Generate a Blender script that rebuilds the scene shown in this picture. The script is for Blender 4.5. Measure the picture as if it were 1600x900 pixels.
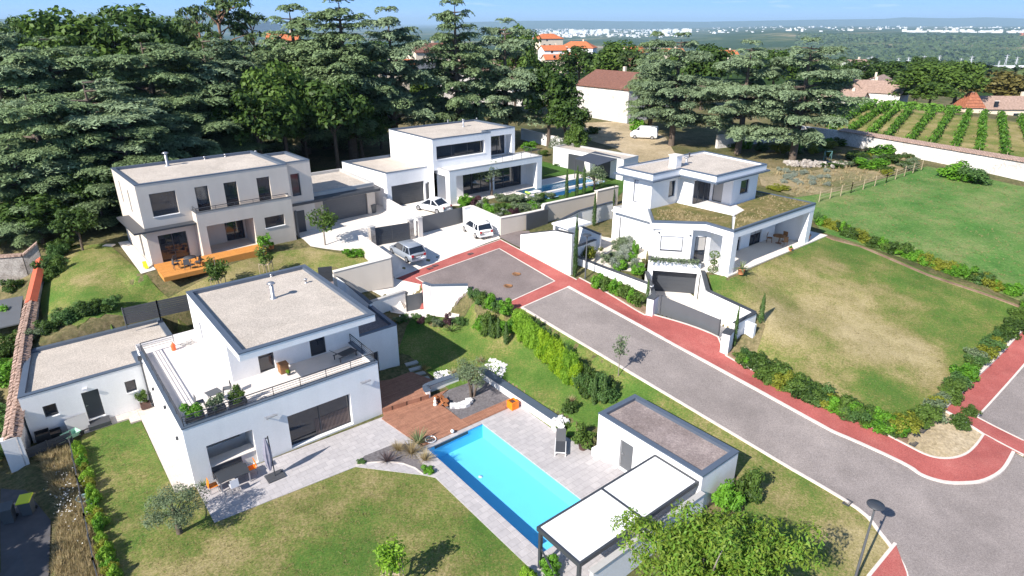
import bpy, bmesh, math, random
import numpy as np
from mathutils import Vector, Matrix
from mathutils.geometry import delaunay_2d_cdt, tessellate_polygon
random.seed(7); RNG = np.random.default_rng(11)
for o in list(bpy.data.objects): bpy.data.objects.remove(o)
S = bpy.context.scene; COL = S.collection
R = math.radians
# ------------------------------------------------------------------ camera, sky, sun, exposure
F, PITCH, CAMZ = 987.0, R(22.8), 25.0
cam = bpy.data.cameras.new('camera'); camo = bpy.data.objects.new('camera', cam); COL.objects.link(camo)
cam.sensor_width = 36; cam.lens = 36*F/1600; cam.clip_start = .5; cam.clip_end = 120000
camo.location = (0, 0, CAMZ); camo.rotation_euler = (math.pi/2-PITCH, 0, 0); S.camera = camo
SUN_EL, SUN_AZ = R(36.6), R(228.3)
w = bpy.data.worlds.new('World'); S.world = w; w.use_nodes = True
nt = w.node_tree; nt.nodes.clear()
out = nt.nodes.new('ShaderNodeOutputWorld'); bg = nt.nodes.new('ShaderNodeBackground'); sky = nt.nodes.new('ShaderNodeTexSky')
sky.sky_type = 'NISHITA'; sky.sun_disc = False; sky.sun_elevation = SUN_EL
sky.sun_rotation = math.atan2(math.cos(SUN_AZ), math.sin(SUN_AZ))
sky.air_density = 1.0; sky.dust_density = 0.2; sky.ozone_density = 3.0; sky.altitude = 300
bg.inputs['Strength'].default_value = .092
tcw = nt.nodes.new('ShaderNodeTexCoord'); sx = nt.nodes.new('ShaderNodeSeparateXYZ'); nt.links.new(tcw.outputs['Generated'], sx.inputs[0])
hr = nt.nodes.new('ShaderNodeValToRGB'); e = hr.color_ramp.elements; e[0].position = .0; e[0].color = (3.6, 5.5, 8.5, 1); e[1].position = 1; e[1].color = (1.5, 3.4, 7.6, 1); k = e.new(.25); k.color = (2.3, 4.5, 8.7, 1)
m1 = nt.nodes.new('ShaderNodeMapRange'); m1.inputs[1].default_value = 0; m1.inputs[2].default_value = .09; nt.links.new(sx.outputs[2], m1.inputs[0]); nt.links.new(m1.outputs[0], hr.inputs[0])
m2 = nt.nodes.new('ShaderNodeMapRange'); m2.interpolation_type = 'SMOOTHSTEP'; m2.inputs[1].default_value = .04; m2.inputs[2].default_value = .45; nt.links.new(sx.outputs[2], m2.inputs[0])
# thin wisps of cloud low in the sky
mpw = nt.nodes.new('ShaderNodeMapping'); mpw.inputs['Scale'].default_value = (9, 9, 90); nt.links.new(tcw.outputs['Generated'], mpw.inputs[0])
nzw = nt.nodes.new('ShaderNodeTexNoise'); nzw.inputs['Scale'].default_value = 1.6; nzw.inputs['Detail'].default_value = 6; nt.links.new(mpw.outputs[0], nzw.inputs['Vector'])
m3 = nt.nodes.new('ShaderNodeMapRange'); m3.inputs[1].default_value = .62; m3.inputs[2].default_value = .85; m3.inputs[4].default_value = .55; nt.links.new(nzw.outputs[0], m3.inputs[0])
mc = nt.nodes.new('ShaderNodeMix'); mc.data_type = 'RGBA'; nt.links.new(m3.outputs[0], mc.inputs[0]); nt.links.new(hr.outputs[0], mc.inputs[6]); mc.inputs[7].default_value = (8, 8.2, 9, 1)
mxw = nt.nodes.new('ShaderNodeMix'); mxw.data_type = 'RGBA'; nt.links.new(m2.outputs[0], mxw.inputs[0]); nt.links.new(mc.outputs[2], mxw.inputs[6]); nt.links.new(sky.outputs[0], mxw.inputs[7])
nt.links.new(mxw.outputs[2], bg.inputs['Color']); nt.links.new(bg.outputs[0], out.inputs['Surface'])
sun = bpy.data.lights.new('sun', 'SUN'); sun.energy = 4.9; sun.angle = R(.53); sun.color = (1, .945, .86)
suno = bpy.data.objects.new('sun', sun); COL.objects.link(suno)
SUND = Vector((-math.cos(SUN_AZ)*math.cos(SUN_EL), -math.sin(SUN_AZ)*math.cos(SUN_EL), -math.sin(SUN_EL)))
suno.rotation_euler = SUND.to_track_quat('-Z', 'Y').to_euler(); suno.location = (-40, -40, 60)
S.view_settings.view_transform = 'Standard'; S.view_settings.look = 'None'; S.view_settings.exposure = .82; S.view_settings.gamma = 1
# ------------------------------------------------------------------ helpers
def P(u, v, z=0.0):
    x = (u-800)/F; y = -(v-450)/F
    d = (x, math.cos(PITCH)+y*math.sin(PITCH), y*math.cos(PITCH)-math.sin(PITCH)); t = (z-CAMZ)/d[2]
    return Vector((d[0]*t, d[1]*t, z))
def plane3(a, b, c): n = (b-a).cross(c-a).normalized(); return n, n.dot(a)
def PP(u, v, pl):
    o = Vector((0, 0, CAMZ)); d = P(u, v, -5)-o; n, k = pl; t = (k-n.dot(o))/n.dot(d); return o+d*t
def zplane(pl): n, k = pl; return lambda x, y: (k-n.x*x-n.y*y)/n.z
def PX(u, Y, z):
    dep = Y*math.cos(PITCH)-(z-CAMZ)*math.sin(PITCH); return Vector(((u-800)/F*dep, Y, z))
def PZ(v, Y):
    y = -(v-450)/F; dz = y*math.cos(PITCH)-math.sin(PITCH); dy = math.cos(PITCH)+y*math.sin(PITCH); return CAMZ+Y*dz/dy
class Frame:
    def __init__(s, o, deg): s.o = Vector((o[0], o[1])); s.th = R(deg); s.c, s.s = math.cos(s.th), math.sin(s.th); s.deg = deg
    def W(s, x, y, z=0): return Vector((s.o.x+s.c*x-s.s*y, s.o.y+s.s*x+s.c*y, z))
    def L(s, p): dx, dy = p[0]-s.o.x, p[1]-s.o.y; return (dx*s.c+dy*s.s, -dx*s.s+dy*s.c)
    def poly(s, pts): return [tuple(s.W(x, y)[:2]) for x, y in pts]
    def px(s, u, v, z): return s.L(P(u, v, z))
FA = Frame(P(306, 762, 0), 38.9); FB = Frame(P(239, 415, 5.6), 41); FC = Frame(P(675, 217.5, 13.12), 39.5); FD = Frame(P(1149, 425, 5.6), 39.3)
def tag(o, label=None, cat=None, group=None, kind=None):
    if label: o['label'] = label
    if cat: o['category'] = cat
    if group: o['group'] = group
    if kind: o['kind'] = kind
    return o
def thing(name, label, cat, loc=(0, 0, 0), rz=0, group=None):
    o = bpy.data.objects.new(name, None); COL.objects.link(o); o.empty_display_size = .3
    o.location = loc; o.rotation_euler = (0, 0, rz); return tag(o, label, cat, group)
class MB:
    def __init__(s): s.v = []; s.f = []; s.sm = []
    def add(s, vs, fs, smooth=False):
        n = len(s.v); s.v += [tuple(v) for v in vs]; s.f += [tuple(i+n for i in f) for f in fs]; s.sm += [smooth]*len(fs)
    def quad(s, a, b, c, d): s.add((a, b, c, d), ((0, 1, 2, 3),))
    def box(s, x0, x1, y0, y1, z0, z1):
        s.add([(x0, y0, z0), (x1, y0, z0), (x1, y1, z0), (x0, y1, z0), (x0, y0, z1), (x1, y0, z1), (x1, y1, z1), (x0, y1, z1)],
              [(0, 3, 2, 1), (4, 5, 6, 7), (0, 1, 5, 4), (1, 2, 6, 5), (2, 3, 7, 6), (3, 0, 4, 7)])
    def obox(s, c, size, rz=0, rx=0, ry=0):
        m = Matrix.Rotation(rz, 3, 'Z') @ Matrix.Rotation(ry, 3, 'Y') @ Matrix.Rotation(rx, 3, 'X'); h = [k/2 for k in size]
        vs = [Vector(c)+m @ Vector((sx*h[0], sy*h[1], sz*h[2])) for sz in (-1, 1) for sx, sy in ((-1, -1), (1, -1), (1, 1), (-1, 1))]
        s.add(vs, [(0, 3, 2, 1), (4, 5, 6, 7), (0, 1, 5, 4), (1, 2, 6, 5), (2, 3, 7, 6), (3, 0, 4, 7)])
    def bar(s, a, b, w, h=None):
        a, b = Vector(a), Vector(b); h = h or w; d = (b-a)
        q = d.to_track_quat('X', 'Z').to_matrix(); L = d.length; c = (a+b)/2
        vs = [c+q @ Vector((sx*L/2, sy*w/2, sz*h/2)) for sz in (-1, 1) for sx, sy in ((-1, -1), (1, -1), (1, 1), (-1, 1))]
        s.add(vs, [(0, 3, 2, 1), (4, 5, 6, 7), (0, 1, 5, 4), (1, 2, 6, 5), (2, 3, 7, 6), (3, 0, 4, 7)])
    def tube(s, pts, rad, n=8, cap=True):
        pts = [Vector(p) for p in pts]; m = len(pts)
        rad = list(rad) if hasattr(rad, '__len__') else [rad]*m; vs = []; fs = []
        for i, p in enumerate(pts):
            d = (pts[min(i+1, m-1)]-pts[max(i-1, 0)]).normalized()
            e = d.orthogonal().normalized() if i == 0 else (e-d*e.dot(d)).normalized()
            g = d.cross(e)
            for k in range(n):
                t = 2*math.pi*k/n; vs.append(p+(e*math.cos(t)+g*math.sin(t))*rad[i])
        for i in range(m-1):
            for k in range(n): fs.append((i*n+k, i*n+(k+1) % n, (i+1)*n+(k+1) % n, (i+1)*n+k))
        s.add(vs, fs, True)
        if cap: s.add(vs[:n], [tuple(range(n))[::-1]]); s.add(vs[-n:], [tuple(range(n))])
    def lathe(s, prof, n=16, c=(0, 0, 0), sx=1, sy=1):
        vs = []; fs = []
        for r, z in prof:
            for k in range(n): t = 2*math.pi*k/n; vs.append((c[0]+r*math.cos(t)*sx, c[1]+r*math.sin(t)*sy, c[2]+z))
        for i in range(len(prof)-1):
            for k in range(n): fs.append((i*n+k, i*n+(k+1) % n, (i+1)*n+(k+1) % n, (i+1)*n+k))
        s.add(vs, fs, True); s.add(vs[:n], [tuple(range(n))[::-1]]); s.add(vs[-n:], [tuple(range(n))])
    def prism(s, poly, z0, z1, bottom=True):
        n = len(poly); vs = [(x, y, z0) for x, y in poly]+[(x, y, z1) for x, y in poly]
        fs = [(i, (i+1) % n, n+(i+1) % n, n+i) for i in range(n)]
        tr = tessellate_polygon([[Vector((x, y, 0)) for x, y in poly]])
        for t in tr:
            a, b, c = [Vector(poly[i]) for i in t]
            if (b-a).cross(c-a) < 0: t = t[::-1]
            fs.append(tuple(i+n for i in t)); 
            if bottom: fs.append(tuple(t[::-1]))
        s.add(vs, fs)
    def build(s, name, m, parent=None, bevel=0):
        me = bpy.data.meshes.new(name); me.from_pydata(s.v, [], s.f); me.polygons.foreach_set('use_smooth', s.sm); me.update()
        return link(name, me, m, parent, bevel)
def link(name, me, m, parent=None, bevel=0):
    if m is not None and not me.materials: me.materials.append(m)
    o = bpy.data.objects.new(name, me); COL.objects.link(o)
    if parent: o.parent = parent
    if bevel:
        b = o.modifiers.new('b', 'BEVEL'); b.width = bevel; b.segments = 2; b.limit_method = 'ANGLE'
    return o
def copy_tree(o, parent=None):
    c = o.copy(); COL.objects.link(c)
    if parent: c.parent = parent
    for ch in list(o.children): copy_tree(ch, c)
    return c
def offset_poly(poly, d):          # CCW polygon, d>0 grows outward
    n = len(poly); out = []
    for i in range(n):
        p0, p1, p2 = Vector(poly[i-1]), Vector(poly[i]), Vector(poly[(i+1) % n])
        a = (p1-p0).normalized(); b = (p2-p1).normalized(); n1 = Vector((a.y, -a.x)); n2 = Vector((b.y, -b.x))
        m = (n1+n2); m /= max(.2, m.dot(n1)); out.append(tuple(p1+m*d))
    return out
def ring(mb, outer, inner, z0, z1, zin=None):
    n = len(outer); zin = z0 if zin is None else zin
    for i in range(n):
        j = (i+1) % n; a, b = outer[i], outer[j]; c, d = inner[j], inner[i]
        mb.quad((*a, z1), (*b, z1), (*c, z1), (*d, z1)); mb.quad((*a, z0), (*b, z0), (*b, z1), (*a, z1))
        mb.quad((*c, zin), (*d, zin), (*d, z1), (*c, z1)); mb.quad((*d, z0), (*c, z0), (*b, z0), (*a, z0))
# ------------------------------------------------------------------ materials
def new_mat(name):
    m = bpy.data.materials.new(name); m.use_nodes = True; n = m.node_tree.nodes; return m, n, m.node_tree.links, n['Principled BSDF']
def mat(name, col, rough=.7, metal=0, var=.08, scale=1.5, bump=0, bscale=40, spec=.4, fine=0, fscale=30, streak=0):
    m, n, l, b = new_mat(name); b.inputs['Roughness'].default_value = rough; b.inputs['Metallic'].default_value = metal
    b.inputs['Specular IOR Level'].default_value = spec
    tc = n.new('ShaderNodeTexCoord')
    nz = n.new('ShaderNodeTexNoise'); nz.inputs['Scale'].default_value = scale; nz.inputs['Detail'].default_value = 6; l.new(tc.outputs['Object'], nz.inputs['Vector'])
    r = n.new('ShaderNodeMapRange'); r.inputs[1].default_value = .25; r.inputs[2].default_value = .75; r.inputs[3].default_value = 1-var; r.inputs[4].default_value = 1+var
    l.new(nz.outputs[0], r.inputs[0]); fac = r.outputs[0]
    if fine:
        n2 = n.new('ShaderNodeTexNoise'); n2.inputs['Scale'].default_value = fscale; n2.inputs['Detail'].default_value = 3; l.new(tc.outputs['Object'], n2.inputs['Vector'])
        r2 = n.new('ShaderNodeMapRange'); r2.inputs[1].default_value = .3; r2.inputs[2].default_value = .7; r2.inputs[3].default_value = 1-fine; r2.inputs[4].default_value = 1+fine
        l.new(n2.outputs[0], r2.inputs[0]); mm = n.new('ShaderNodeMath'); mm.operation = 'MULTIPLY'; l.new(fac, mm.inputs[0]); l.new(r2.outputs[0], mm.inputs[1]); fac = mm.outputs[0]
    if streak:
        mp = n.new('ShaderNodeMapping'); mp.inputs['Scale'].default_value = (1.7, 1.7, .16); l.new(tc.outputs['Object'], mp.inputs[0]); n6 = n.new('ShaderNodeTexNoise'); n6.inputs['Scale'].default_value = 1; n6.inputs['Detail'].default_value = 5; l.new(mp.outputs[0], n6.inputs['Vector'])
        r6 = n.new('ShaderNodeMapRange'); r6.inputs[1].default_value = .35; r6.inputs[2].default_value = .75; r6.inputs[3].default_value = 1; r6.inputs[4].default_value = 1-streak; l.new(n6.outputs[0], r6.inputs[0])
        m6 = n.new('ShaderNodeMath'); m6.operation = 'MULTIPLY'; l.new(fac, m6.inputs[0]); l.new(r6.outputs[0], m6.inputs[1]); fac = m6.outputs[0]
    mx = n.new('ShaderNodeVectorMath'); mx.operation = 'SCALE'; mx.inputs[0].default_value = col[:3]; l.new(fac, mx.inputs['Scale']); l.new(mx.outputs[0], b.inputs['Base Color'])
    if bump:
        n3 = n.new('ShaderNodeTexNoise'); n3.inputs['Scale'].default_value = bscale; n3.inputs['Detail'].default_value = 4; l.new(tc.outputs['Object'], n3.inputs['Vector'])
        bp = n.new('ShaderNodeBump'); bp.inputs['Strength'].default_value = bump; bp.inputs['Distance'].default_value = .03; l.new(n3.outputs[0], bp.inputs['Height']); l.new(bp.outputs[0], b.inputs['Normal'])
    return m
def ramp_mat(name, stops, scale, rough=.9, detail=8, bump=0, attr=None, fine=None, stretch=None, dist=0):
    """noise driven colour ramp; attr = vertex attribute added to the noise"""
    m, n, l, b = new_mat(name); b.inputs['Roughness'].default_value = rough; b.inputs['Specular IOR Level'].default_value = .15
    tc = n.new('ShaderNodeTexCoord'); vec = tc.outputs['Object']
    if stretch:
        mp = n.new('ShaderNodeMapping'); mp.inputs['Scale'].default_value = stretch; l.new(vec, mp.inputs[0]); vec = mp.outputs[0]
    nz = n.new('ShaderNodeTexNoise'); nz.inputs['Scale'].default_value = scale; nz.inputs['Detail'].default_value = detail; nz.inputs['Roughness'].default_value = .65; nz.inputs['Distortion'].default_value = dist
    l.new(vec, nz.inputs['Vector']); fac = nz.outputs[0]
    def math2(op, a, bb):
        q = n.new('ShaderNodeMath'); q.operation = op
        for i, k in enumerate((a, bb)):
            if isinstance(k, (int, float)): q.inputs[i].default_value = k
            else: l.new(k, q.inputs[i])
        return q.outputs[0]
    n2 = n.new('ShaderNodeTexNoise'); n2.inputs['Scale'].default_value = fine or scale*14; n2.inputs['Detail'].default_value = 5; n2.inputs['Roughness'].default_value = .75; l.new(vec, n2.inputs['Vector'])
    fac = math2('ADD', fac, math2('MULTIPLY', math2('SUBTRACT', n2.outputs[0], .5), .72))
    if attr:
        at = n.new('ShaderNodeAttribute'); at.attribute_name = attr; fac = math2('ADD', fac, at.outputs['Fac'])
    cr = n.new('ShaderNodeValToRGB'); e = cr.color_ramp.elements
    while len(e) < len(stops): e.new(.5)
    for k, (p, c) in enumerate(stops): e[k].position = p; e[k].color = (*c, 1)
    l.new(fac, cr.inputs[0])
    r2 = n.new('ShaderNodeMapRange'); r2.inputs[1].default_value = .3; r2.inputs[2].default_value = .7; r2.inputs[3].default_value = .55; r2.inputs[4].default_value = 1.45
    n4 = n.new('ShaderNodeTexNoise'); n4.inputs['Scale'].default_value = (fine or scale*14)*1.7; n4.inputs['Detail'].default_value = 6; n4.inputs['Roughness'].default_value = .8; l.new(vec, n4.inputs['Vector'])
    l.new(n4.outputs[0], r2.inputs[0])
    n5 = n.new('ShaderNodeTexNoise'); n5.inputs['Scale'].default_value = .33; n5.inputs['Detail'].default_value = 5; n5.inputs['Distortion'].default_value = 1.2; l.new(tc.outputs['Object'], n5.inputs['Vector'])
    r5 = n.new('ShaderNodeMapRange'); r5.inputs[1].default_value = .3; r5.inputs[2].default_value = .7; r5.inputs[3].default_value = .88; r5.inputs[4].default_value = 1.1; l.new(n5.outputs[0], r5.inputs[0])
    mx = n.new('ShaderNodeVectorMath'); mx.operation = 'SCALE'; l.new(cr.outputs[0], mx.inputs[0]); l.new(math2('MULTIPLY', r2.outputs[0], r5.outputs[0]), mx.inputs['Scale']); l.new(mx.outputs[0], b.inputs['Base Color'])
    if bump:
        bp = n.new('ShaderNodeBump'); bp.inputs['Strength'].default_value = bump; bp.inputs['Distance'].default_value = .06; l.new(n4.outputs[0], bp.inputs['Height']); l.new(bp.outputs[0], b.inputs['Normal'])
    return m
def leaf_mat(name, dark, light, trans=.3, rough=.55, tipcol=None):
    m, n, l, b = new_mat(name); b.inputs['Roughness'].default_value = rough; b.inputs['Specular IOR Level'].default_value = .25
    g = n.new('ShaderNodeNewGeometry'); oi = n.new('ShaderNodeObjectInfo'); tc = n.new('ShaderNodeTexCoord')
    nz = n.new('ShaderNodeTexNoise'); nz.inputs['Scale'].default_value = 1.1; nz.inputs['Detail'].default_value = 2; l.new(tc.outputs['Object'], nz.inputs['Vector'])
    a1 = n.new('ShaderNodeMath'); a1.operation = 'MULTIPLY_ADD'; l.new(g.outputs['Random Per Island'], a1.inputs[0]); a1.inputs[1].default_value = .5; l.new(nz.outputs[0], a1.inputs[2])
    a2 = n.new('ShaderNodeMath'); a2.operation = 'MULTIPLY_ADD'; l.new(oi.outputs['Random'], a2.inputs[0]); a2.inputs[1].default_value = .3; l.new(a1.outputs[0], a2.inputs[2])
    cr = n.new('ShaderNodeValToRGB'); e = cr.color_ramp.elements; e[0].position = .45; e[0].color = (*dark, 1); e[1].position = 1.05; e[1].color = (*light, 1)
    if tipcol: k = e.new(.98); k.color = (*tipcol, 1)
    l.new(a2.outputs[0], cr.inputs[0]); l.new(cr.outputs[0], b.inputs['Base Color'])
    tr = n.new('ShaderNodeBsdfTranslucent'); l.new(cr.outputs[0], tr.inputs['Color'])
    mx = n.new('ShaderNodeMixShader'); mx.inputs[0].default_value = trans; l.new(b.outputs[0], mx.inputs[1]); l.new(tr.outputs[0], mx.inputs[2])
    l.new(mx.outputs[0], n['Material Output'].inputs['Surface']); return m
def brick_mat(name, c1, c2, mortar, bw, bh, ms=.012, rough=.75, offset=.5, var=.1, sc=1.0, rot=0):
    m, n, l, b = new_mat(name); b.inputs['Roughness'].default_value = rough; b.inputs['Specular IOR Level'].default_value = .3
    tc = n.new('ShaderNodeTexCoord'); mp = n.new('ShaderNodeMapping'); mp.inputs['Rotation'].default_value = (0, 0, rot); l.new(tc.outputs['Object'], mp.inputs[0])
    br = n.new('ShaderNodeTexBrick'); br.offset = offset; br.inputs['Scale'].default_value = sc; br.inputs['Brick Width'].default_value = bw; br.inputs['Row Height'].default_value = bh; br.inputs['Mortar Size'].default_value = ms
    br.inputs['Color1'].default_value = (*c1, 1); br.inputs['Color2'].default_value = (*c2, 1); br.inputs['Mortar'].default_value = (*mortar, 1); l.new(mp.outputs[0], br.inputs['Vector'])
    nz = n.new('ShaderNodeTexNoise'); nz.inputs['Scale'].default_value = 2.5; nz.inputs['Detail'].default_value = 8; nz.inputs['Roughness'].default_value = .7; l.new(tc.outputs['Object'], nz.inputs['Vector'])
    r = n.new('ShaderNodeMapRange'); r.inputs[1].default_value = .3; r.inputs[2].default_value = .7; r.inputs[3].default_value = 1-var; r.inputs[4].default_value = 1+var; l.new(nz.outputs[0], r.inputs[0])
    mx = n.new('ShaderNodeVectorMath'); mx.operation = 'SCALE'; l.new(br.outputs['Color'], mx.inputs[0]); l.new(r.outputs[0], mx.inputs['Scale']); l.new(mx.outputs[0], b.inputs['Base Color'])
    bp = n.new('ShaderNodeBump'); bp.inputs['Strength'].default_value = .3; bp.inputs['Distance'].default_value = .01; l.new(br.outputs['Fac'], bp.inputs['Height']); bp.invert = True; l.new(bp.outputs[0], b.inputs['Normal'])
    return m
M = {}
M['white'] = mat('white_render', (.79, .78, .775), .85, var=.05, scale=.5, bump=.15, bscale=60, spec=.2, fine=.02, fscale=8, streak=.05)
M['beige'] = mat('beige_render', (.60, .53, .46), .85, var=.04, scale=.7, bump=.15, bscale=60, spec=.2, streak=.05)
M['coping'] = mat('slate_coping', (.11, .14, .19), .45, .3, var=.06, spec=.5)
M['greycop'] = mat('grey_coping', (.42, .41, .40), .8, var=.08)
M['gravel'] = ramp_mat('roof_gravel', [(.2, (.31, .265, .225)), (.5, (.52, .455, .395)), (.8, (.76, .69, .615))], 15, detail=2, bump=.6, fine=42)
M['bitumen'] = ramp_mat('roof_membrane', [(.3, (.20, .16, .15)), (.55, (.27, .22, .21)), (.8, (.38, .32, .29))], .5, fine=6)
M['anth'] = mat('anthracite', (.045, .05, .06), .45, .0, var=.05, spec=.5)
M['anth2'] = mat('grey_panel', (.10, .105, .115), .5, var=.05)
M['glass'] = mat('dark_glazing', (.016, .022, .034), .06, var=.25, scale=.5, spec=.9)
M['blind'] = mat('window_blind', (.42, .40, .38), .7, var=.05)
M['blind_dark'] = mat('dark_blind', (.17, .125, .115), .7, var=.05)
M['shutter'] = mat('pale_shutter', (.62, .62, .66), .6, var=.03)
M['asphalt'] = ramp_mat('asphalt', [(.22, (.195, .169, .16)), (.5, (.245, .213, .202)), (.8, (.305, .265, .248))], .25, rough=.92, fine=9, bump=.1)
M['asphalt_dark'] = ramp_mat('asphalt_square', [(.25, (.155, .128, .124)), (.5, (.185, .153, .148)), (.8, (.225, .187, .18))], .4, rough=.92, fine=9, bump=.1)
M['red'] = ramp_mat('red_pavement', [(.25, (.30, .08, .07)), (.5, (.345, .097, .086)), (.8, (.40, .14, .12))], .5, fine=10)
M['kerb'] = mat('kerb_stone', (.62, .55, .50), .85, var=.12, scale=2)
M['concrete'] = mat('pale_concrete', (.72, .66, .60), .85, var=.06, scale=.6, fine=.04, fscale=12)
M['paver'] = brick_mat('stone_pavers', (.46, .43, .43), (.40, .375, .38), (.31, .29, .29), .62, .42, .012, var=.12)
M['pathp'] = brick_mat('path_pavers', (.60, .53, .48), (.54, .47, .42), (.45, .40, .36), .30, .18, .012, var=.15)
M['terr'] = mat('terrace_tile', (.70, .64, .60), .7, var=.06, scale=1.2)
M['deck'] = brick_mat('deck_boards', (.37, .18, .115), (.30, .14, .09), (.10, .05, .033), 3.2, .14, .008, var=.22)
M['deck_new'] = brick_mat('new_deck_boards', (.62, .27, .07), (.56, .235, .055), (.32, .12, .03), 3.2, .14, .008, var=.12)
M['pool'] = mat('pool_liner', (.15, .58, .85), .6, var=.02)
M['steel'] = mat('steel', (.5, .5, .52), .35, .8, var=.05)
M['darkgrey'] = mat('dark_grey', (.06, .062, .07), .6)
M['black'] = mat('black_plastic', (.02, .02, .022), .5)
M['rubber'] = mat('tyre_rubber', (.018, .018, .018), .8)
M['orange'] = mat('orange_plastic', (.85, .22, .01), .45)
M['terracotta'] = mat('terracotta', (.55, .22, .10), .8, var=.12)
M['potbrown'] = mat('brown_pot', (.10, .055, .045), .6)
M['wood'] = mat('brown_wood', (.25, .12, .05), .7, var=.2, scale=6)
M['stake'] = mat('timber_stake', (.42, .33, .22), .8, var=.15, scale=5)
M['bark'] = mat('bark', (.12, .09, .07), .95, var=.3, scale=4, bump=.5, bscale=14)
M['barkpale'] = mat('pale_bark', (.26, .22, .19), .95, var=.3, scale=4, bump=.5, bscale=14)
M['barkred'] = mat('pine_bark', (.24, .13, .085), .95, var=.3, scale=3, bump=.5, bscale=10)
M['tile'] = brick_mat('roof_tiles', (.40, .155, .085), (.33, .12, .065), (.17, .06, .035), .28, .34, .03, var=.3)
M['tile_old'] = brick_mat('old_roof_tiles', (.44, .31, .25), (.36, .25, .20), (.20, .13, .10), .3, .4, .03, var=.3)
M['tile_brown'] = brick_mat('brown_roof_tiles', (.24, .115, .085), (.20, .095, .07), (.12, .055, .04), .28, .36, .03, var=.25)
M['tile_red'] = brick_mat('orange_roof_tiles', (.62, .20, .085), (.55, .17, .07), (.30, .09, .04), .28, .36, .03, var=.2)
M['oldwall'] = ramp_mat('old_plaster', [(.25, (.40, .36, .33)), (.5, (.62, .585, .56)), (.75, (.74, .71, .69))], .35, fine=3)
M['stone'] = ramp_mat('rubble_stone', [(.25, (.20, .17, .15)), (.5, (.38, .34, .31)), (.8, (.52, .48, .44))], 1.2, fine=5, bump=.8)
M['cream'] = mat('cream_render', (.66, .56, .44), .85, var=.06)
M['slate'] = ramp_mat('slate_chips', [(.25, (.10, .09, .095)), (.5, (.17, .155, .16)), (.8, (.26, .24, .25))], 6, fine=30, bump=.6)
M['pebble'] = ramp_mat('white_pebbles', [(.2, (.55, .53, .52)), (.5, (.78, .76, .75)), (.8, (.84, .83, .82))], 8, fine=22, bump=.6)
M['grass'] = ramp_mat('lawn_grass', [(.22, (.045, .115, .016)), (.42, (.085, .15, .028)), (.54, (.15, .17, .045)), (.66, (.26, .22, .095)), (.85, (.38, .31, .17))], .22, fine=7, bump=.6, attr='dry')
M['field'] = ramp_mat('meadow_grass', [(.22, (.035, .105, .02)), (.42, (.075, .175, .035)), (.56, (.13, .20, .058)), (.72, (.23, .23, .095)), (.88, (.32, .27, .14))], .16, fine=4, bump=.7, attr='dry')
M['green'] = ramp_mat('watered_grass', [(.22, (.03, .09, .012)), (.5, (.055, .125, .02)), (.8, (.10, .15, .035))], .5, fine=8, bump=.6)
M['soil'] = ramp_mat('bare_soil', [(.25, (.16, .10, .065)), (.5, (.25, .165, .11)), (.8, (.36, .26, .18))], .8, fine=8, bump=.6)
M['dirt'] = ramp_mat('dirt_track', [(.2, (.12, .13, .05)), (.42, (.26, .21, .12)), (.6, (.38, .30, .19)), (.8, (.48, .39, .27))], .12, fine=3, bump=.4, attr='dry')
M['ground'] = ramp_mat('rough_ground', [(.2, (.035, .055, .018)), (.42, (.085, .09, .035)), (.6, (.17, .14, .07)), (.8, (.28, .22, .13))], .12, fine=3, bump=.5)
M['sedum'] = ramp_mat('sedum', [(.2, (.06, .085, .02)), (.42, (.13, .125, .04)), (.58, (.21, .165, .07)), (.8, (.40, .33, .19))], .9, fine=7, bump=.8)
M['sand'] = ramp_mat('pale_gravel', [(.25, (.42, .37, .31)), (.5, (.58, .52, .45)), (.8, (.68, .62, .55))], 2, fine=14, bump=.4)
M['carsilver'] = mat('silver_paint', (.36, .38, .41), .28, .75, var=.02)
M['carwhite'] = mat('white_paint', (.80, .80, .80), .3, var=.02, spec=.6)
M['tail'] = mat('red_lens', (.45, .02, .03), .25)
M['head'] = mat('clear_lens', (.7, .72, .75), .15)
M['yellow'] = mat('yellow_lid', (.72, .72, .03), .5)
M['bingrey'] = mat('grey_bin', (.09, .095, .10), .55)
M['corten'] = mat('rusty_metal', (.33, .12, .045), .85, var=.3, scale=8)
M['awning'] = mat('pergola_blades', (.83, .83, .83), .6, var=.01)
M['sail'] = mat('navy_fabric', (.05, .06, .085), .8)
L_ = {}
L_['cedar'] = leaf_mat('cedar_needles', (.03, .058, .024), (.215, .295, .135), .2)
L_['cedar2'] = leaf_mat('cedar_needles_blue', (.045, .08, .042), (.275, .36, .20), .2)
L_['pine'] = leaf_mat('pine_needles', (.02, .042, .014), (.09, .14, .04), .2)
L_['broad'] = leaf_mat('broad_leaves', (.014, .036, .008), (.07, .125, .024), .25)
L_['broad2'] = leaf_mat('light_leaves', (.026, .06, .011), (.115, .19, .034), .3)
L_['autumn'] = leaf_mat('tired_leaves', (.06, .06, .015), (.20, .17, .05), .3)
L_['walnut'] = leaf_mat('walnut_leaves', (.035, .10, .012), (.15, .28, .032), .35, tipcol=(.23, .31, .04))
L_['laurel'] = leaf_mat('laurel_leaves', (.04, .13, .012), (.15, .34, .03), .35)
L_['photinia'] = leaf_mat('dark_shrub_leaves', (.026, .075, .02), (.10, .19, .05), .3)
L_['golden'] = leaf_mat('golden_shrub_leaves', (.08, .11, .012), (.27, .29, .035), .35)
L_['bamboo'] = leaf_mat('bamboo_leaves', (.12, .27, .012), (.40, .56, .035), .5)
L_['olive'] = leaf_mat('olive_leaves', (.055, .085, .04), (.18, .235, .125), .25)
L_['grey'] = leaf_mat('silver_leaves', (.14, .17, .13), (.33, .37, .30), .25)
L_['cypress'] = leaf_mat('cypress_leaves', (.02, .05, .014), (.08, .14, .035), .2)
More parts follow.
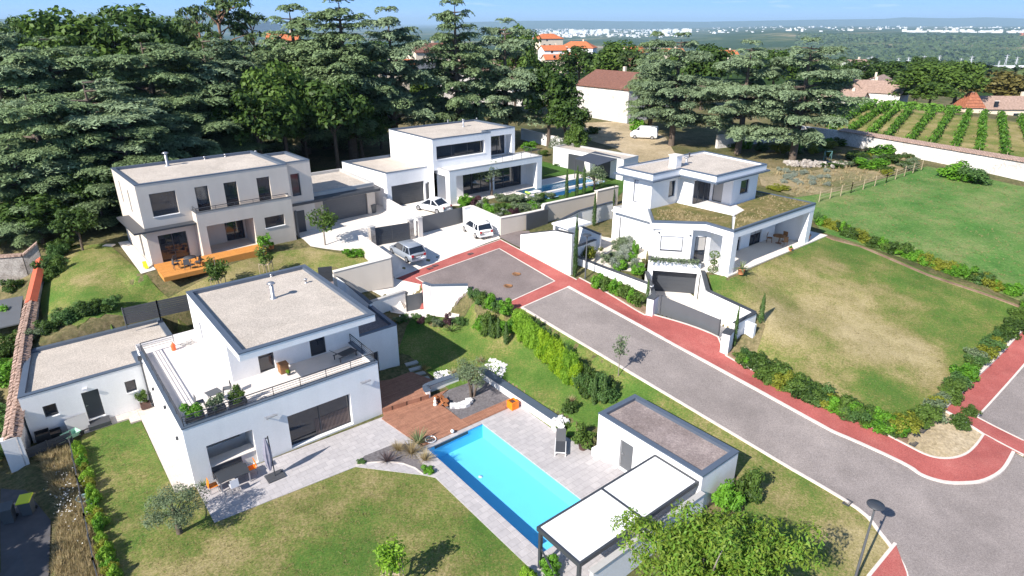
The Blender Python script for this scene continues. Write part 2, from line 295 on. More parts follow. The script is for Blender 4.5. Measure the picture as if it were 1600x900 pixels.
L_['straw'] = leaf_mat('dry_grass_blades', (.26, .19, .09), (.52, .42, .24), .35)
L_['wildgrass'] = leaf_mat('mixed_grass_blades', (.09, .10, .03), (.34, .28, .13), .35)
L_['vine'] = leaf_mat('vine_leaves', (.04, .12, .014), (.14, .29, .035), .3)
L_['plum'] = leaf_mat('purple_leaves', (.03, .012, .02), (.09, .04, .05), .25)
L_['flower'] = leaf_mat('white_petals', (.75, .74, .70), (.85, .84, .80), .3)
L_['yucca'] = leaf_mat('sword_leaves', (.06, .09, .035), (.22, .26, .12), .2)
L_['purpleblade'] = leaf_mat('purple_blades', (.05, .035, .04), (.14, .10, .10), .2)
L_['limegreen'] = leaf_mat('lime_leaves', (.08, .20, .012), (.26, .44, .04), .4)
# ------------------------------------------------------------------ terrain
def WP(u, v, z): p = P(u, v, z); return (p.x, p.y, z)
def WF(fr, x, y, z): p = fr.W(x, y); return (p.x, p.y, z)
SQ = plane3(P(650,435,3.9), P(780,389,4.8), P(867,440,4.15))
RL0, RR0, RLn = PP(815,481,SQ), PP(888,449,SQ), P(1240,736,1.0); RD = plane3(RL0, RR0, RLn); RRn = PP(1300,675,RD)
CT = [tuple(p) for p in [RL0, RR0, RLn, RRn, RL0.lerp(RLn,.33), RL0.lerp(RLn,.66), RR0.lerp(RRn,.33), RR0.lerp(RRn,.66)]+[PP(u,v,SQ) for u, v in ((650,435),(780,389),(867,440),(800,470),(617,432),(782,375),(905,440))]]
CT += [WP(*t) for t in [
 (1340,796,.5),(1440,740,.5),(1530,752,.4),(1582,707,.5),(1530,640,1.0),(1600,590,1.3),(1415,690,1.2),
 (572,447,3.9),(585,387,5.1),(640,376,5.1),(661,366,5.2),(725,350,5.2),(775,367,5.0),(800,362,5.2),(814,388,4.7),(893,430,4.2),(1007,497,3.05),(1134,561,2.5),
 (1590,478,3.2),(1285,367,5.4),(1450,420,4.2),(1400,560,2.6),(1250,480,3.9),(1180,560,2.6),(1200,440,4.8),
 (1600,290,6),(1310,205,7.5),(1450,330,5.6),(1600,380,4.6),(1250,270,6.4),(940,192,6.5),(1055,225,6.5),(1168,240,6.5),(1243,250,6.5),(1600,195,8.5),(1400,180,9),(1300,175,9),
 (100,930,-.3),(500,940,-.1),(900,940,.2),(1250,930,0),(1650,900,-.4),(1700,700,.2),(1750,550,1.5),(1720,420,4),(1720,300,5.5),
 (282,767,0),(120,690,0),(165,890,-.2),(20,690,0),(-60,800,0),(20,560,1.2),(60,390,5.2),(120,350,5.7),(20,460,2.6),
 (733,552,.75),(650,500,1.6),(700,500,1.7),(760,500,2.6),(850,600,.9),(740,520,1.3),(790,545,1.5),(930,645,.9),(660,520,1.3),(200,497,4.2),(295,478,4.4),(420,440,4.6),(197,440,5.0),(520,400,4.9),(560,395,5.0),
 (150,370,5.6),(120,300,6.5),(300,220,7.2),(500,200,7.5),(650,180,7.3),(780,180,7),(1000,225,6.4)]]
CT += [WF(FA, *t) for t in [(-6,19.2,3.3),(2.6,19.2,3.4),(8,18,3.4),(13,17.5,3.5),(24.6,-16,1.2),(24.6,-20,1.0),(22,-21.2,.7),(17,-21.2,.4),(11,-21.5,.1),(4,-9,0),(0,-9,0),(8,-14,0),(-4,5,0),(-4,9,.2),(17.6,6,1.1),(17.6,9,1.6),(21.5,-9,.8),(21.5,-3,.8)]]
CT += [WF(FB, *t) for t in [(-1.5,0,5.55),(5,-3,5.5),(13,-1,5.55),(23,3,5.55),(22,11,5.7),(8,10,5.8),(-2,9,5.6),(-4,2,5.4),(4,-7,4.9),(12,-9,4.9),(-6,8,5.3),(-6.8,4,4.9),(-7,-.5,4.7),(-6.6,-5,4.4)]]
CT += [WF(FC, *t) for t in [(-5,0,5.9),(0,-3,5.9),(6,-5,5.8),(14,-7,5.6),(22,-6,5.9),(24,2,6),(10,3,6),(6,11,6.2),(16,12,6.2),(28,8,6.3)]]
CT += [WF(FD, *t) for t in [(16,1,5.5),(5,-1.5,5.45),(-1.3,-.6,5.4),(-1.5,13.5,5.4),(-6,9,4.9),(3,13,5.8),(12,8,5.9),(-4.4,-5.2,4.2),(-5.5,8.5,4.7)]]
CT += [(-110,60,7),(-70,90,7.5),(-110,150,9),(-40,140,8),(0,170,7),(60,170,7.5),(110,130,8.5),(130,60,4),(110,20,1),(60,5,-.6),(0,5,-.2),(-60,5,-.3),(-110,10,1),(-60,40,3.5),(-55,25,.4),(30,220,5),(-80,220,7),(110,220,6)]
CT = np.array(CT)
def tps_k(d2): return np.where(d2 > 1e-9, .5*d2*np.log(np.maximum(d2, 1e-9)), 0)
def tps_fit(c, lam=.4):
    n = len(c); d2 = ((c[:, None, :2]-c[None, :, :2])**2).sum(-1); K = tps_k(d2)+lam*np.eye(n)*10
    Q = np.c_[np.ones(n), c[:, :2]]; A = np.block([[K, Q], [Q.T, np.zeros((3, 3))]]); return np.linalg.solve(A, np.r_[c[:, 2], 0, 0, 0])
TW = tps_fit(CT)
def tps(x, y):
    if x.size < 3000:
        X, Y = x.ravel(), y.ravel(); K = tps_k((X[:, None]-CT[None, :, 0])**2+(Y[:, None]-CT[None, :, 1])**2); return (K@TW[:-3]+TW[-3]+TW[-2]*X+TW[-1]*Y).reshape(x.shape)
    out = np.full(x.shape, TW[-3])+TW[-2]*x+TW[-1]*y
    for (cx, cy, _), wgt in zip(CT, TW[:-3]): out = out+wgt*tps_k((x-cx)**2+(y-cy)**2)
    return out
def sdist(x, y, poly):
    d = np.full(x.shape, 1e9); ins = np.zeros(x.shape, bool); n = len(poly)
    for i in range(n):
        (x0, y0), (x1, y1) = poly[i], poly[(i+1) % n]; ex, ey = x1-x0, y1-y0
        t = np.clip(((x-x0)*ex+(y-y0)*ey)/(ex*ex+ey*ey), 0, 1); d = np.minimum(d, np.hypot(x-x0-t*ex, y-y0-t*ey))
        c = ((y0 > y) != (y1 > y)) & (x < (x1-x0)*(y-y0)/(y1-y0+1e-12)+x0); ins ^= c
    return np.where(ins, -d, d)
def off2(poly, d):
    c = Vector((sum(p[0] for p in poly)/len(poly), sum(p[1] for p in poly)/len(poly))); return [tuple(c+(Vector(p)-c)*(1+d/(Vector(p)-c).length)) for p in poly]
SQP = [tuple(PP(u, v, SQ)[:2]) for u, v in ((617,432),(660,459),(673,459),(733,458),(748,479),(793,489),(815,481),(888,449),(905,440),(782,375))]
RDP = [tuple(p[:2]) for p in (RL0, RLn, RRn, RR0)]
PADS = [
 (SQP, zplane(SQ), .5), (RDP, zplane(RD), 1.0),
 (FA.poly([(17.0,10.95),(20.4,10.95),(21.6,9.75),(23.6,6.3),(22.0,5.5),(19.5,8.3),(17,8.3)]), 1.85, .3),
 (FA.poly([(-9,-9),(-1,-20),(11.7,-20),(11.7,-19.6),(20.4,-19.6),(23.6,-19.7),(23.6,-12.6),(20.6,-12.4),(20.3,-.6),(17,-.2),(12.3,4.2),(1.5,4.4),(1.5,11.6),(-7.2,11.6),(-7.6,8.0)]), -.06, .6),
 (FA.poly([(-6.4,12.2),(1.5,12.2),(12.3,5.1),(16,4.6),(16,16.2),(12.5,16.2),(3,18),(-5.6,18.2)]), .25, .5),
 (FB.poly([(-1.2,-1.2),(12.9,-1.2),(16.4,-2),(22.6,-1.6),(22.8,10.8),(13,9),(-.8,9.2)]), 5.55, 1.5),
 (FC.poly([(-5.3,1.0),(0,-2.5),(14,-2.5),(22,-4),(23.5,0),(14.5,10),(-5.5,10)]), 5.95, 1.5),
 (FD.poly([(-1.3,-.2),(15.9,-.2),(15.9,3),(9,11.3),(-1.4,13.4),(-1.4,7),(-3.6,5.4)]), 5.5, .35),
 (FD.poly([(-7.5,2.45),(-7.15,-4.4),(-4.5,-4.68),(-4.65,-.65),(-1.9,1.85),(.3,3.8),(-2.2,7.4),(-4.0,6.6)]), 2.85, .18),
]
def T(x, y):
    x = np.asarray(x, float); y = np.asarray(y, float); z = tps(x, y)
    for poly, pz, wd in PADS:
        s = np.clip(sdist(x, y, poly)/wd, 0, 1); s = s*s*(3-2*s); z = (pz(x, y) if callable(pz) else pz)*(1-s)+z*s
    r = np.hypot(x, y); az = np.arctan2(x, np.maximum(y, 1e-6))
    zf = np.interp(r, [0, 150, 300, 500, 900, 1500, 2500, 4000, 1e6], [7, 6, 1, -8, -38, -85, -140, -150, -150])
    plat = np.interp(r, [3600, 5600, 7000, 1e6], [0, 62, 78, 78])*np.interp(np.degrees(az), [12, 21], [0, 1])*(y > 0)
    zf = zf+plat
    d = np.hypot(x, y-60); k = np.clip((d-85)/90, 0, 1); k = k*k*(3-2*k)
    return z*(1-k)+zf*k
def Tz(x, y): return float(T(np.array([x]), np.array([y]))[0])
HOLES = [FA.poly([(12.1,-16.7),(17.1,-16.7),(17.1,-5.0),(12.1,-5.0)]), FC.poly([(9.6,-6.3),(23.0,-5.2),(23.0,-1.2),(9.6,-1.2)])]
def grid_mesh(xs, ys, off=0.0, skirt=None):
    X, Y = np.meshgrid(xs, ys); x, y = X.ravel(), Y.ravel(); z = T(x, y)+off; nx, ny = len(xs), len(ys)
    i = np.arange(nx*ny).reshape(ny, nx); f = np.stack([i[:-1, :-1], i[:-1, 1:], i[1:, 1:], i[1:, :-1]], -1).reshape(-1, 4)
    cx = x[f].mean(1); cy = y[f].mean(1); keep = np.ones(len(f), bool)
    for h in HOLES: keep &= sdist(cx, cy, h) > .0
    f = f[keep]; me = bpy.data.meshes.new('ground'); me.from_pydata(np.c_[x, y, z].tolist(), [], f.tolist()); me.polygons.foreach_set('use_smooth', [True]*len(me.polygons)); return me
xs = np.r_[np.arange(-150, -64, 3), np.arange(-64, -40, .8), np.arange(-40, 46, .28), np.arange(46, 64, .8), np.arange(64, 150, 3)]; ys = np.r_[np.arange(6, 22, .8), np.arange(22, 72, .28), np.arange(72, 90, .8), np.arange(90, 250, 2.5)]
tag(link('ground', grid_mesh(xs, ys), M['ground']), kind='structure')
# far land: valley, plain and plateau, to the horizon
def far_mat():
    m, n, l, b = new_mat('far_land'); b.inputs['Roughness'].default_value = 1; b.inputs['Specular IOR Level'].default_value = 0
    g = n.new('ShaderNodeNewGeometry'); nz = n.new('ShaderNodeTexNoise'); nz.inputs['Scale'].default_value = .0011; nz.inputs['Detail'].default_value = 9; nz.inputs['Roughness'].default_value = .62; l.new(g.outputs['Position'], nz.inputs['Vector'])
    cr = n.new('ShaderNodeValToRGB'); e = cr.color_ramp.elements
    for k in range(4): e.new(.5)
    for k, (p, c) in enumerate([(.3, (.03, .055, .02)), (.5, (.04, .07, .025)), (.56, (.09, .11, .045)), (.62, (.22, .19, .11)), (.68, (.36, .30, .22)), (.8, (.10, .12, .05))]): e[k].position = p; e[k].color = (*c, 1)
    l.new(nz.outputs[0], cr.inputs[0]); l.new(cr.outputs[0], b.inputs['Base Color']); return m
rs = np.r_[np.geomspace(150, 3400, 40), np.linspace(3500, 7200, 26), np.geomspace(7600, 90000, 16)]; az = np.radians(np.linspace(-62, 62, 180))
Rr, Aa = np.meshgrid(rs, az); fx, fy = (Rr*np.sin(Aa)).ravel(), (Rr*np.cos(Aa)).ravel(); fz = T(fx, fy)-np.interp(Rr.ravel(), [150, 320], [1.2, 0])
rough = np.interp(Rr.ravel(), [300, 1500, 6000, 9000], [0, 3, 9, 4]); fz += rough*(np.sin(fx*.0061+fy*.0043)+np.sin(fx*.0017-fy*.0094+1.3))*.6
ii = np.arange(len(fx)).reshape(len(az), len(rs)); ff = np.stack([ii[:-1, :-1], ii[:-1, 1:], ii[1:, 1:], ii[1:, :-1]], -1).reshape(-1, 4)[:, ::-1]
me = bpy.data.meshes.new('far_plain'); me.from_pydata(np.c_[fx, fy, fz].tolist(), [], ff.tolist()); tag(link('terrain', me, far_mat()), kind='structure')
# ------------------------------------------------------------------ draped surfaces
def cdt(poly, res, holes=()):
    pts = []; edges = []
    def addloop(pl):
        s = len(pts); n = len(pl)
        for i in range(n):
            a = Vector(pl[i]); b = Vector(pl[(i+1) % n]); k = max(1, int((b-a).length/res))
            for j in range(k): pts.append(a+(b-a)*(j/k))
        e = len(pts); edges.extend([(i, i+1 if i+1 < e else s) for i in range(s, e)])
    addloop(poly)
    for h in holes: addloop(h)
    bx = np.array([list(p) for p in poly]); x0, y0 = bx.min(0); x1, y1 = bx.max(0)
    gx, gy = np.meshgrid(np.arange(x0, x1, res), np.arange(y0, y1, res)); gx, gy = gx.ravel(), gy.ravel(); d = sdist(gx, gy, poly); ok = d < -.35*res
    for h in holes: ok &= sdist(gx, gy, h) > .35*res
    pts.extend(Vector((a, b)) for a, b in zip(gx[ok], gy[ok]))
    v, _, f, *_ = delaunay_2d_cdt(pts, edges, [], 1 if not holes else 2, 1e-5)
    v = np.array([list(p) for p in v]); f = [t for t in f]
    if holes:
        cx = np.array([v[list(t)].mean(0) for t in f]); ok = np.ones(len(f), bool)
        for h in holes: ok &= sdist(cx[:, 0], cx[:, 1], h) > 0
        ok &= sdist(cx[:, 0], cx[:, 1], poly) < 0; f = [t for t, o in zip(f, ok) if o]
    return v, f
def drape(name, poly, off, m, res=.7, dry=None, holes=(), zfun=None, kind='structure', parent=None):
    v, f = cdt(poly, res, holes); z = (zfun or T)(v[:, 0], v[:, 1])+off
    me = bpy.data.meshes.new(name); f = [t if ((v[t[1]][0]-v[t[0]][0])*(v[t[2]][1]-v[t[0]][1])-(v[t[1]][1]-v[t[0]][1])*(v[t[2]][0]-v[t[0]][0])) > 0 else t[::-1] for t in f]
    me.from_pydata(np.c_[v, z].tolist(), [], [list(t) for t in f])
    if dry is not None:
        a = me.attributes.new('dry', 'FLOAT', 'POINT'); a.data.foreach_set('value', dry(v[:, 0], v[:, 1]).astype(np.float32))
    o = link(name, me, m, parent)
    if kind: tag(o, kind=kind)
    return o
def flat(name, poly, z, m, th=.12, holes=(), kind='structure', parent=None, fr=None):
    """slab with top at z; built in frame fr so textures follow the house grid"""
    v, f = cdt(poly, 50, holes) if holes else (np.array(poly), [t for t in tessellate_polygon([[Vector((x, y, 0)) for x, y in poly]])])
    mb = MB(); f2 = []
    for t in f:
        a, b, c = v[t[0]], v[t[1]], v[t[2]]; f2.append(tuple(t) if (b[0]-a[0])*(c[1]-a[1])-(b[1]-a[1])*(c[0]-a[0]) > 0 else tuple(t)[::-1])
    mb.add([(x, y, z) for x, y in v], f2)
    for loop in [poly]+list(holes):
        for i in range(len(loop)): a, b = loop[i], loop[(i+1) % len(loop)]; mb.quad((*a, z-th), (*b, z-th), (*b, z), (*a, z))
    o = mb.build(name, m, parent)
    if fr: o.location = (fr.o.x, fr.o.y, 0); o.rotation_euler = (0, 0, fr.th)
    if kind: tag(o, kind=kind)
    return o
def blob(cx, cy, r): return lambda x, y: np.exp(-((x-cx)**2+(y-cy)**2)/(r*r))
def pxpoly(l): return [tuple(P(*t)[:2]) for t in l]
def strip(name, pts, wd, h, m, off=.0, res=.8, label=None, cat=None, kind='structure', zf=None):
    """a kerb / line along a world polyline"""
    pts = [Vector(p[:2]) for p in pts]; q = [pts[0]]
    for a, b in zip(pts, pts[1:]):
        k = max(1, int((b-a).length/res)); q += [a+(b-a)*(j/k) for j in range(1, k+1)]
    mb = MB(); vs = []
    for i, p in enumerate(q):
        d = (q[min(i+1, len(q)-1)]-q[max(i-1, 0)]).normalized(); n = Vector((-d.y, d.x))*wd/2
        z = (zf or Tz)(p.x, p.y)+off
        vs += [(*(p-n), z-.15), (*(p-n), z+h), (*(p+n), z+h), (*(p+n), z-.15)]
    fs = []
    for i in range(len(q)-1):
        a = i*4
        for k in range(3): fs.append((a+k, a+k+1, a+k+5, a+k+4)[::-1])
    fs += [(0, 1, 2, 3)[::-1], tuple(len(vs)-4+k for k in range(4))]
    mb.add(vs, [f[::-1] for f in fs]); o = mb.build(name, m)
    return tag(o, label, cat, kind=kind)
def smooth(pts, n=6):
    pts = [Vector(p) for p in pts]; out = []
    for i in range(len(pts)-1):
        p0, p1, p2, p3 = pts[max(i-1, 0)], pts[i], pts[i+1], pts[min(i+2, len(pts)-1)]
        for k in range(n):
            t = k/n; out.append(.5*((2*p1)+(p2-p0)*t+(2*p0-5*p1+4*p2-p3)*t*t+(3*p1-p0-3*p2+p3)*t**3))
    return out+[pts[-1]]
# --- roads
RL = [p.to_2d() for p in (RL0, RL0.lerp(RLn,.33), RL0.lerp(RLn,.66), RLn)]+[P(*t).to_2d() for t in [(1340,796,.5),(1376,832,.35),(1399,862,.2),(1415,890,.1),(1425,940,0)]]
RR = [p.to_2d() for p in (RR0, RR0.lerp(RRn,.33), RR0.lerp(RRn,.66), RRn)]+[P(*t).to_2d() for t in [(1405,727,.6),(1440,744,.5),(1475,753,.45),(1507,755,.4),(1537,751,.4),(1565,735,.42),(1582,707,.5)]]
RLs, RRs = RL[:3]+smooth(RL[3:], 4), RR[:3]+smooth(RR[3:], 4)
road = [tuple(p) for p in RRs]+pxpoly([(1600,714,.5),(1720,760,.4),(1760,940,-.3)])+[tuple(p) for p in RLs[::-1]]
drape('road', road[::-1], .05, M['asphalt'], .7)
sqp = lambda *l: [tuple(PP(u, v, SQ)[:2]) for u, v in l]
sq_in = sqp((650,435),(700,460.5),(758,489),(800,470),(867,440),(780,389))
for band in (sqp((617,432),(650,435),(780,389),(782,375)), sqp((617,432),(664,460),(690,459),(650,435)), sqp((782,375),(780,389),(867,440),(888,449),(905,440)), sqp((867,440),(770,484),(793,489),(815,481),(888,449))):
    drape('pavement', band, .05, M['red'], .7)
drape('road', sqp((650,435),(690,459),(733,458),(748,478),(768,485),(800,470),(867,440),(780,389)), .055, M['asphalt_dark'], .7)
drape('road', pxpoly([(781,374,4.9),(800,384,4.75),(814,389,4.7),(850,378,5.3),(826,360,5.3),(800,362,5.15),(782,368,5.0)]), .06, M['asphalt_dark'], .6)
PI_ = [P(*t).to_2d() for t in [(905,440,4.0),(922,450,3.85),(1007,497,3.05),(1022,499,3.0),(1120,539,2.6),(1134,561,2.45),(1200,597,2.05),(1350,675,1.05),(1412,705,.7),(1450,719,.6),(1480,722,.55),(1505,716,.55),(1522,702,.6),(1536,682,.7)]]
PIs = PI_[:7]+smooth(PI_[7:], 4)
pav = [tuple(p) for p in RRs]+[tuple(p) for p in PIs[::-1]]
drape('pavement', pav, .12, M['red'], .6)
drape('pavement', pxpoly([(1536,682,.7),(1582,707,.5),(1600,712,.5),(1720,765,.3),(1720,738,.4),(1600,687,.65),(1525,655,.9),(1600,573,1.4),(1700,470,2.4),(1700,420,2.9),(1600,517,2.1),(1557,560,1.7),(1515,600,1.35),(1470,648,1.0),(1500,662,.85)]), .1, M['red'], .6)
drape('road', pxpoly([(1527,655,.9),(1600,687,.65),(1720,738,.4),(1800,600,1.2),(1700,470,2.4),(1600,573,1.4)]), .06, M['asphalt'], .8)
drape('pavement', pxpoly([(1399,849,.2),(1357,900,.1),(1320,945,0),(1425,945,0),(1417,893,.1)]), .1, M['red'], .5)
strip('kerb', RRs, .24, .13, M['kerb']); strip('kerb', RLs, .2, .09, M['kerb']); strip('kerb', PIs, .13, .15, M['kerb'])
strip('kerb', [P(*t) for t in [(1470,648,1.0),(1515,600,1.35),(1557,560,1.7),(1600,517,2.1),(1700,420,2.9)]], .3, .2, M['kerb'])
strip('kerb', [P(*t) for t in [(1600,573,1.4),(1525,655,.9),(1600,687,.65)]], .12, .12, M['kerb'])
strip('kerb', [P(*t) for t in [(1470,648,1.0),(1500,662,.85),(1536,682,.7),(1600,711,.5)]], .12, .12, M['kerb'])
strip('kerb', [P(*t) for t in [(1357,900,.1),(1399,849,.2)]], .16, .12, M['kerb'])
strip('kerb', [Vector(p) for p in sqp((690,459),(650,435),(780,389),(867,440),(770,484))], .1, .068, M['kerb'])
strip('kerb', [RL[0], RR[0]], .12, .068, M['kerb'])
strip('kerb', [Vector(p) for p in sqp((782,375),(905,440))], .1, .07, M['kerb'])
strip('kerb', [Vector(p) for p in sqp((617,432),(782,375))], .08, .07, M['kerb'])
# --- driveways
drape('driveway', pxpoly([(617,432,4.1),(782,375,4.9),(770,355,5.2),(725,346,5.25),(661,362,5.2),(640,374,5.15),(586,386,5.1),(606,412,4.6)]), .055, M['concrete'], .7)
drape('driveway', pxpoly([(572,449,3.85),(530,458,3.7),(545,430,4.0),(606,428,4.2),(617,432,4.1),(650,450,3.85),(636,458,3.75)]), .06, M['concrete'], .6)
drape('driveway', FB.poly([(12.9,.5),(12.9,-3.2),(16.4,-8.2),(17.6,-7.1),(21.1,-7.2),(22.6,-7.3),(24.6,1.5),(24.2,4),(22.9,3),(16,2.5)]), .07, M['concrete'], .7)
drape('driveway', FC.poly([(-6.2,-6.9),(-.8,-6.7),(.3,-2),(.3,1.3),(-5.2,1.3)]), .06, M['concrete'], .7)
drape('driveway', FD.poly([(-7.4,2.3),(-7.1,-4.3),(-4.62,-4.6),(-4.75,-.65),(-2.0,1.8),(-1.3,3.3),(-3.6,6.0)]), .06, M['concrete'], .4)
drape('gravel_bed', FD.poly([(-7.2,10.2),(-4.4,6.1),(-1.3,8.4),(-1.3,14.5),(-4.5,14.3)]), .06, M['sand'], .6)
drape('path', FA.poly([(19,9.6),(21.5,9.5),(23.2,6.6),(22.6,5.9),(20.8,8.3),(18.8,8.8)]), .06, M['concrete'], .5)
drape('lawn', FB.poly([(-1.3,9.2),(-5.6,11),(-7.4,5.5),(-8.1,5)]), .035, M['grass'], .8, lambda x, y: .06+0*x)
drape('driveway', pxpoly([(598,442,4.0),(617,431,4.15),(690,452,3.75),(664,472,3.5),(641,465,3.6),(608,458,3.7)]), .052, M['concrete'], .3)
# --- lawns
dryA = lambda x, y: -.005+.16*blob(*FA.W(-1,-6)[:2], 5)(x, y)+.14*blob(*FA.W(9,-8.5)[:2], 3)(x, y)+.12*blob(*FA.W(6,-14)[:2], 4)(x, y)-.14*blob(*FA.W(7,-10.5)[:2], 3)(x, y)-.1*blob(*FA.W(1.5,-10.5)[:2], 3)(x, y)
drape('lawn', FA.poly([(-4.4,10.2),(-1.72,10.25),(-1.72,9.5),(-1.1,9.5),(-1.05,.25),(.03,.2),(.03,-3.58),(8.1,-4.1),(10.9,-7.3),(11.35,-8),(11.35,-22),(-6,-24),(-9,-20),(-7.9,-6),(-5.2,8)]), .03, M['grass'], .6, dryA)
drape('lawn', pxpoly([(622,560,.4),(640,560,.5),(700,600,.4),(760,604,.45),(870,672,.5),(930,670,.6),(1000,700,1.0),(920,620,1.0),(820,535,1.4),(760,505,1.5),(640,495,1.8)]), .04, M['grass'], .6, lambda x, y: -.08+0*x)
verge = [tuple(p) for p in RLs]+pxpoly([(1357,905,.1),(1320,945,0),(1150,945,.3)])+FA.poly([(22.5,-21.5),(24.3,-20.2),(24.3,-12.2)])+pxpoly([(930,640,1.0),(840,548,1.7),(770,500,3.0)])
drape('lawn', verge[::-1], .035, M['grass'], .6, lambda x, y: .02+.13*blob(*P(1330,850,.2)[:2], 3)(x, y))
dryD = lambda x, y: -.09+.33*blob(*P(1320,505,3.2)[:2], 9)(x, y)+.14*blob(*P(1440,590,2)[:2], 4)(x, y)+.12*blob(*P(1230,530,3)[:2], 4)(x, y)-.2*blob(*P(1455,520,2.8)[:2], 2.2)(x, y)-.2*blob(*P(1230,485,3.5)[:2], 1.5)(x, y)-.2*blob(*P(1380,610,2)[:2], 2.5)(x, y)
drape('lawn', FD.poly([(-1.0,-.4),(15.8,-.1)])+pxpoly([(1345,380,5.2),(1450,425,4.2),(1592,478,3.1),(1540,545,2.2),(1465,640,1.15),(1400,690,1.1),(1290,640,1.5),(1180,560,2.6)])+FD.poly([(-4.2,-5.5),(-4.1,-.85),(-2.0,1.2)]), .03, M['grass'], .5, dryD)
drape('meadow', pxpoly([(1285,364,5.4),(1262,330,6.0),(1240,305,6.3),(1330,290,6.5),(1450,255,7),(1600,292,6),(1720,320,5.3),(1720,480,3.4),(1592,472,3.2),(1450,418,4.2)]), .03, M['field'], 1.2, lambda x, y: 0*x+.02)
drape('soil_bed', pxpoly([(1412,705,.7),(1450,719,.6),(1480,722,.55),(1505,716,.55),(1522,702,.6),(1536,682,.7),(1500,662,.85),(1468,650,1.0),(1400,685,1.1)]), .045, M['dirt'], .6, lambda x, y: .12+0*x)
strip('soil_bed', [p+Vector((.45,.45)) for p in PI_[5:9]], 1.0, .06, M['soil']); strip('soil_bed', [P(*t) for t in [(1290,372,5.35),(1345,384,5.1),(1450,430,4.1),(1592,482,3.0)]], .5, .06, M['soil'])
strip('soil_bed', [p+Vector((.55,.55)) for p in PI_[1:3]], 1.2, .06, M['soil'])
drape('lawn', FB.poly([(-1.2,-.2),(-.2,-4.5),(3.4,-4),(9,-2.5),(12.8,-3.3),(15.6,-8.3),(15.5,-11.9),(10.5,-11.8),(4,-8.4),(-6,-7.9),(-8.6,-2),(-8,5),(-1.8,9)]), .04, M['grass'], .7,
      lambda x, y: .03+.16*blob(*FB.W(1,-5.5)[:2], 3)(x, y)+.1*blob(*FB.W(11,-6)[:2], 4)(x, y)-.16*blob(*FB.W(-3.5,-4)[:2], 4)(x, y)+.16*blob(*FB.W(-4.5,1)[:2], 2)(x, y))
drape('lawn', FC.poly([(1,-7.2),(15.8,-12.6),(25,-8),(24.2,8),(22,13),(14.6,9.5),(14.6,2),(23.2,.2),(23.2,-5.4),(9.4,-6.5),(2,-3)]), .05, M['green'], .8)
drape('track', pxpoly([(915,192,6.5),(960,190,6.6),(1005,198,6.6),(1040,215,6.5),(1060,250,6.3),(1000,255,6.2),(960,232,6.3),(905,215,6.4)]), .05, M['dirt'], 1.2, lambda x, y: .15+0*x)
drape('track', pxpoly([(1180,262,6.3),(1262,268,6.5),(1340,250,7),(1420,230,7.3),(1420,258,6.9),(1330,292,6.5),(1245,305,6.3),(1190,290,6.2)]), .05, M['dirt'], 1.2, lambda x, y: -.13+0*x)
drape('path', FB.poly([(-1.25,-1.4),(-.05,-1.2),(-.05,9),(-.9,9)]), .06, M['concrete'], .8)
drape('soil_bed', pxpoly([(0,890,0),(0,760,0),(40,765,0),(80,815,-.1),(78,900,-.2),(70,950,-.3),(-60,950,-.3)]), .05, mat('shade_toned_tarmac', (.09, .085, .09), .9, var=.2), .6)  # tarmac, its colour darkened to carry the shade over this corner
drape('vineyard_ground', pxpoly([(1290,205,8.4),(1600,243,7.8),(1760,262,7.4),(1760,200,8.4),(1600,192,8.6),(1420,174,9),(1300,166,9)]), .35, M['grass'], 2, lambda x, y: .10+0*x)
# distant hills on the horizon
def ridge(pts, Y, dep, base=-150):
    mb = MB(); ps = [(PX(u, Y, 0).x, PZ(v, Y)) for u, v in pts]
    for (x0, z0), (x1, z1) in zip(ps, ps[1:]):
        mb.quad((x0, Y-dep, base), (x1, Y-dep, base), (x1, Y, z1), (x0, Y, z0)); mb.quad((x0, Y, z0), (x1, Y, z1), (x1, Y+dep, base), (x0, Y+dep, base))
    return mb
mh = mat('hill_green', (.06, .09, .05), 1, spec=0)
tag(ridge([(-400,33),(-200,24),(-20,29),(60,31),(120,27),(165,20),(195,17),(215,24),(290,25),(310,23),(340,28),(420,33)], 14000, 2000).build('hills', mh), kind='structure')
tag(ridge([(700,35),(820,32.5),(900,32),(960,33),(1100,34),(1250,31),(1380,29.5),(1410,27),(1480,28.5),(1540,27),(1600,29),(1700,27),(1900,32)], 24000, 3000).build('hills', mh), kind='structure')
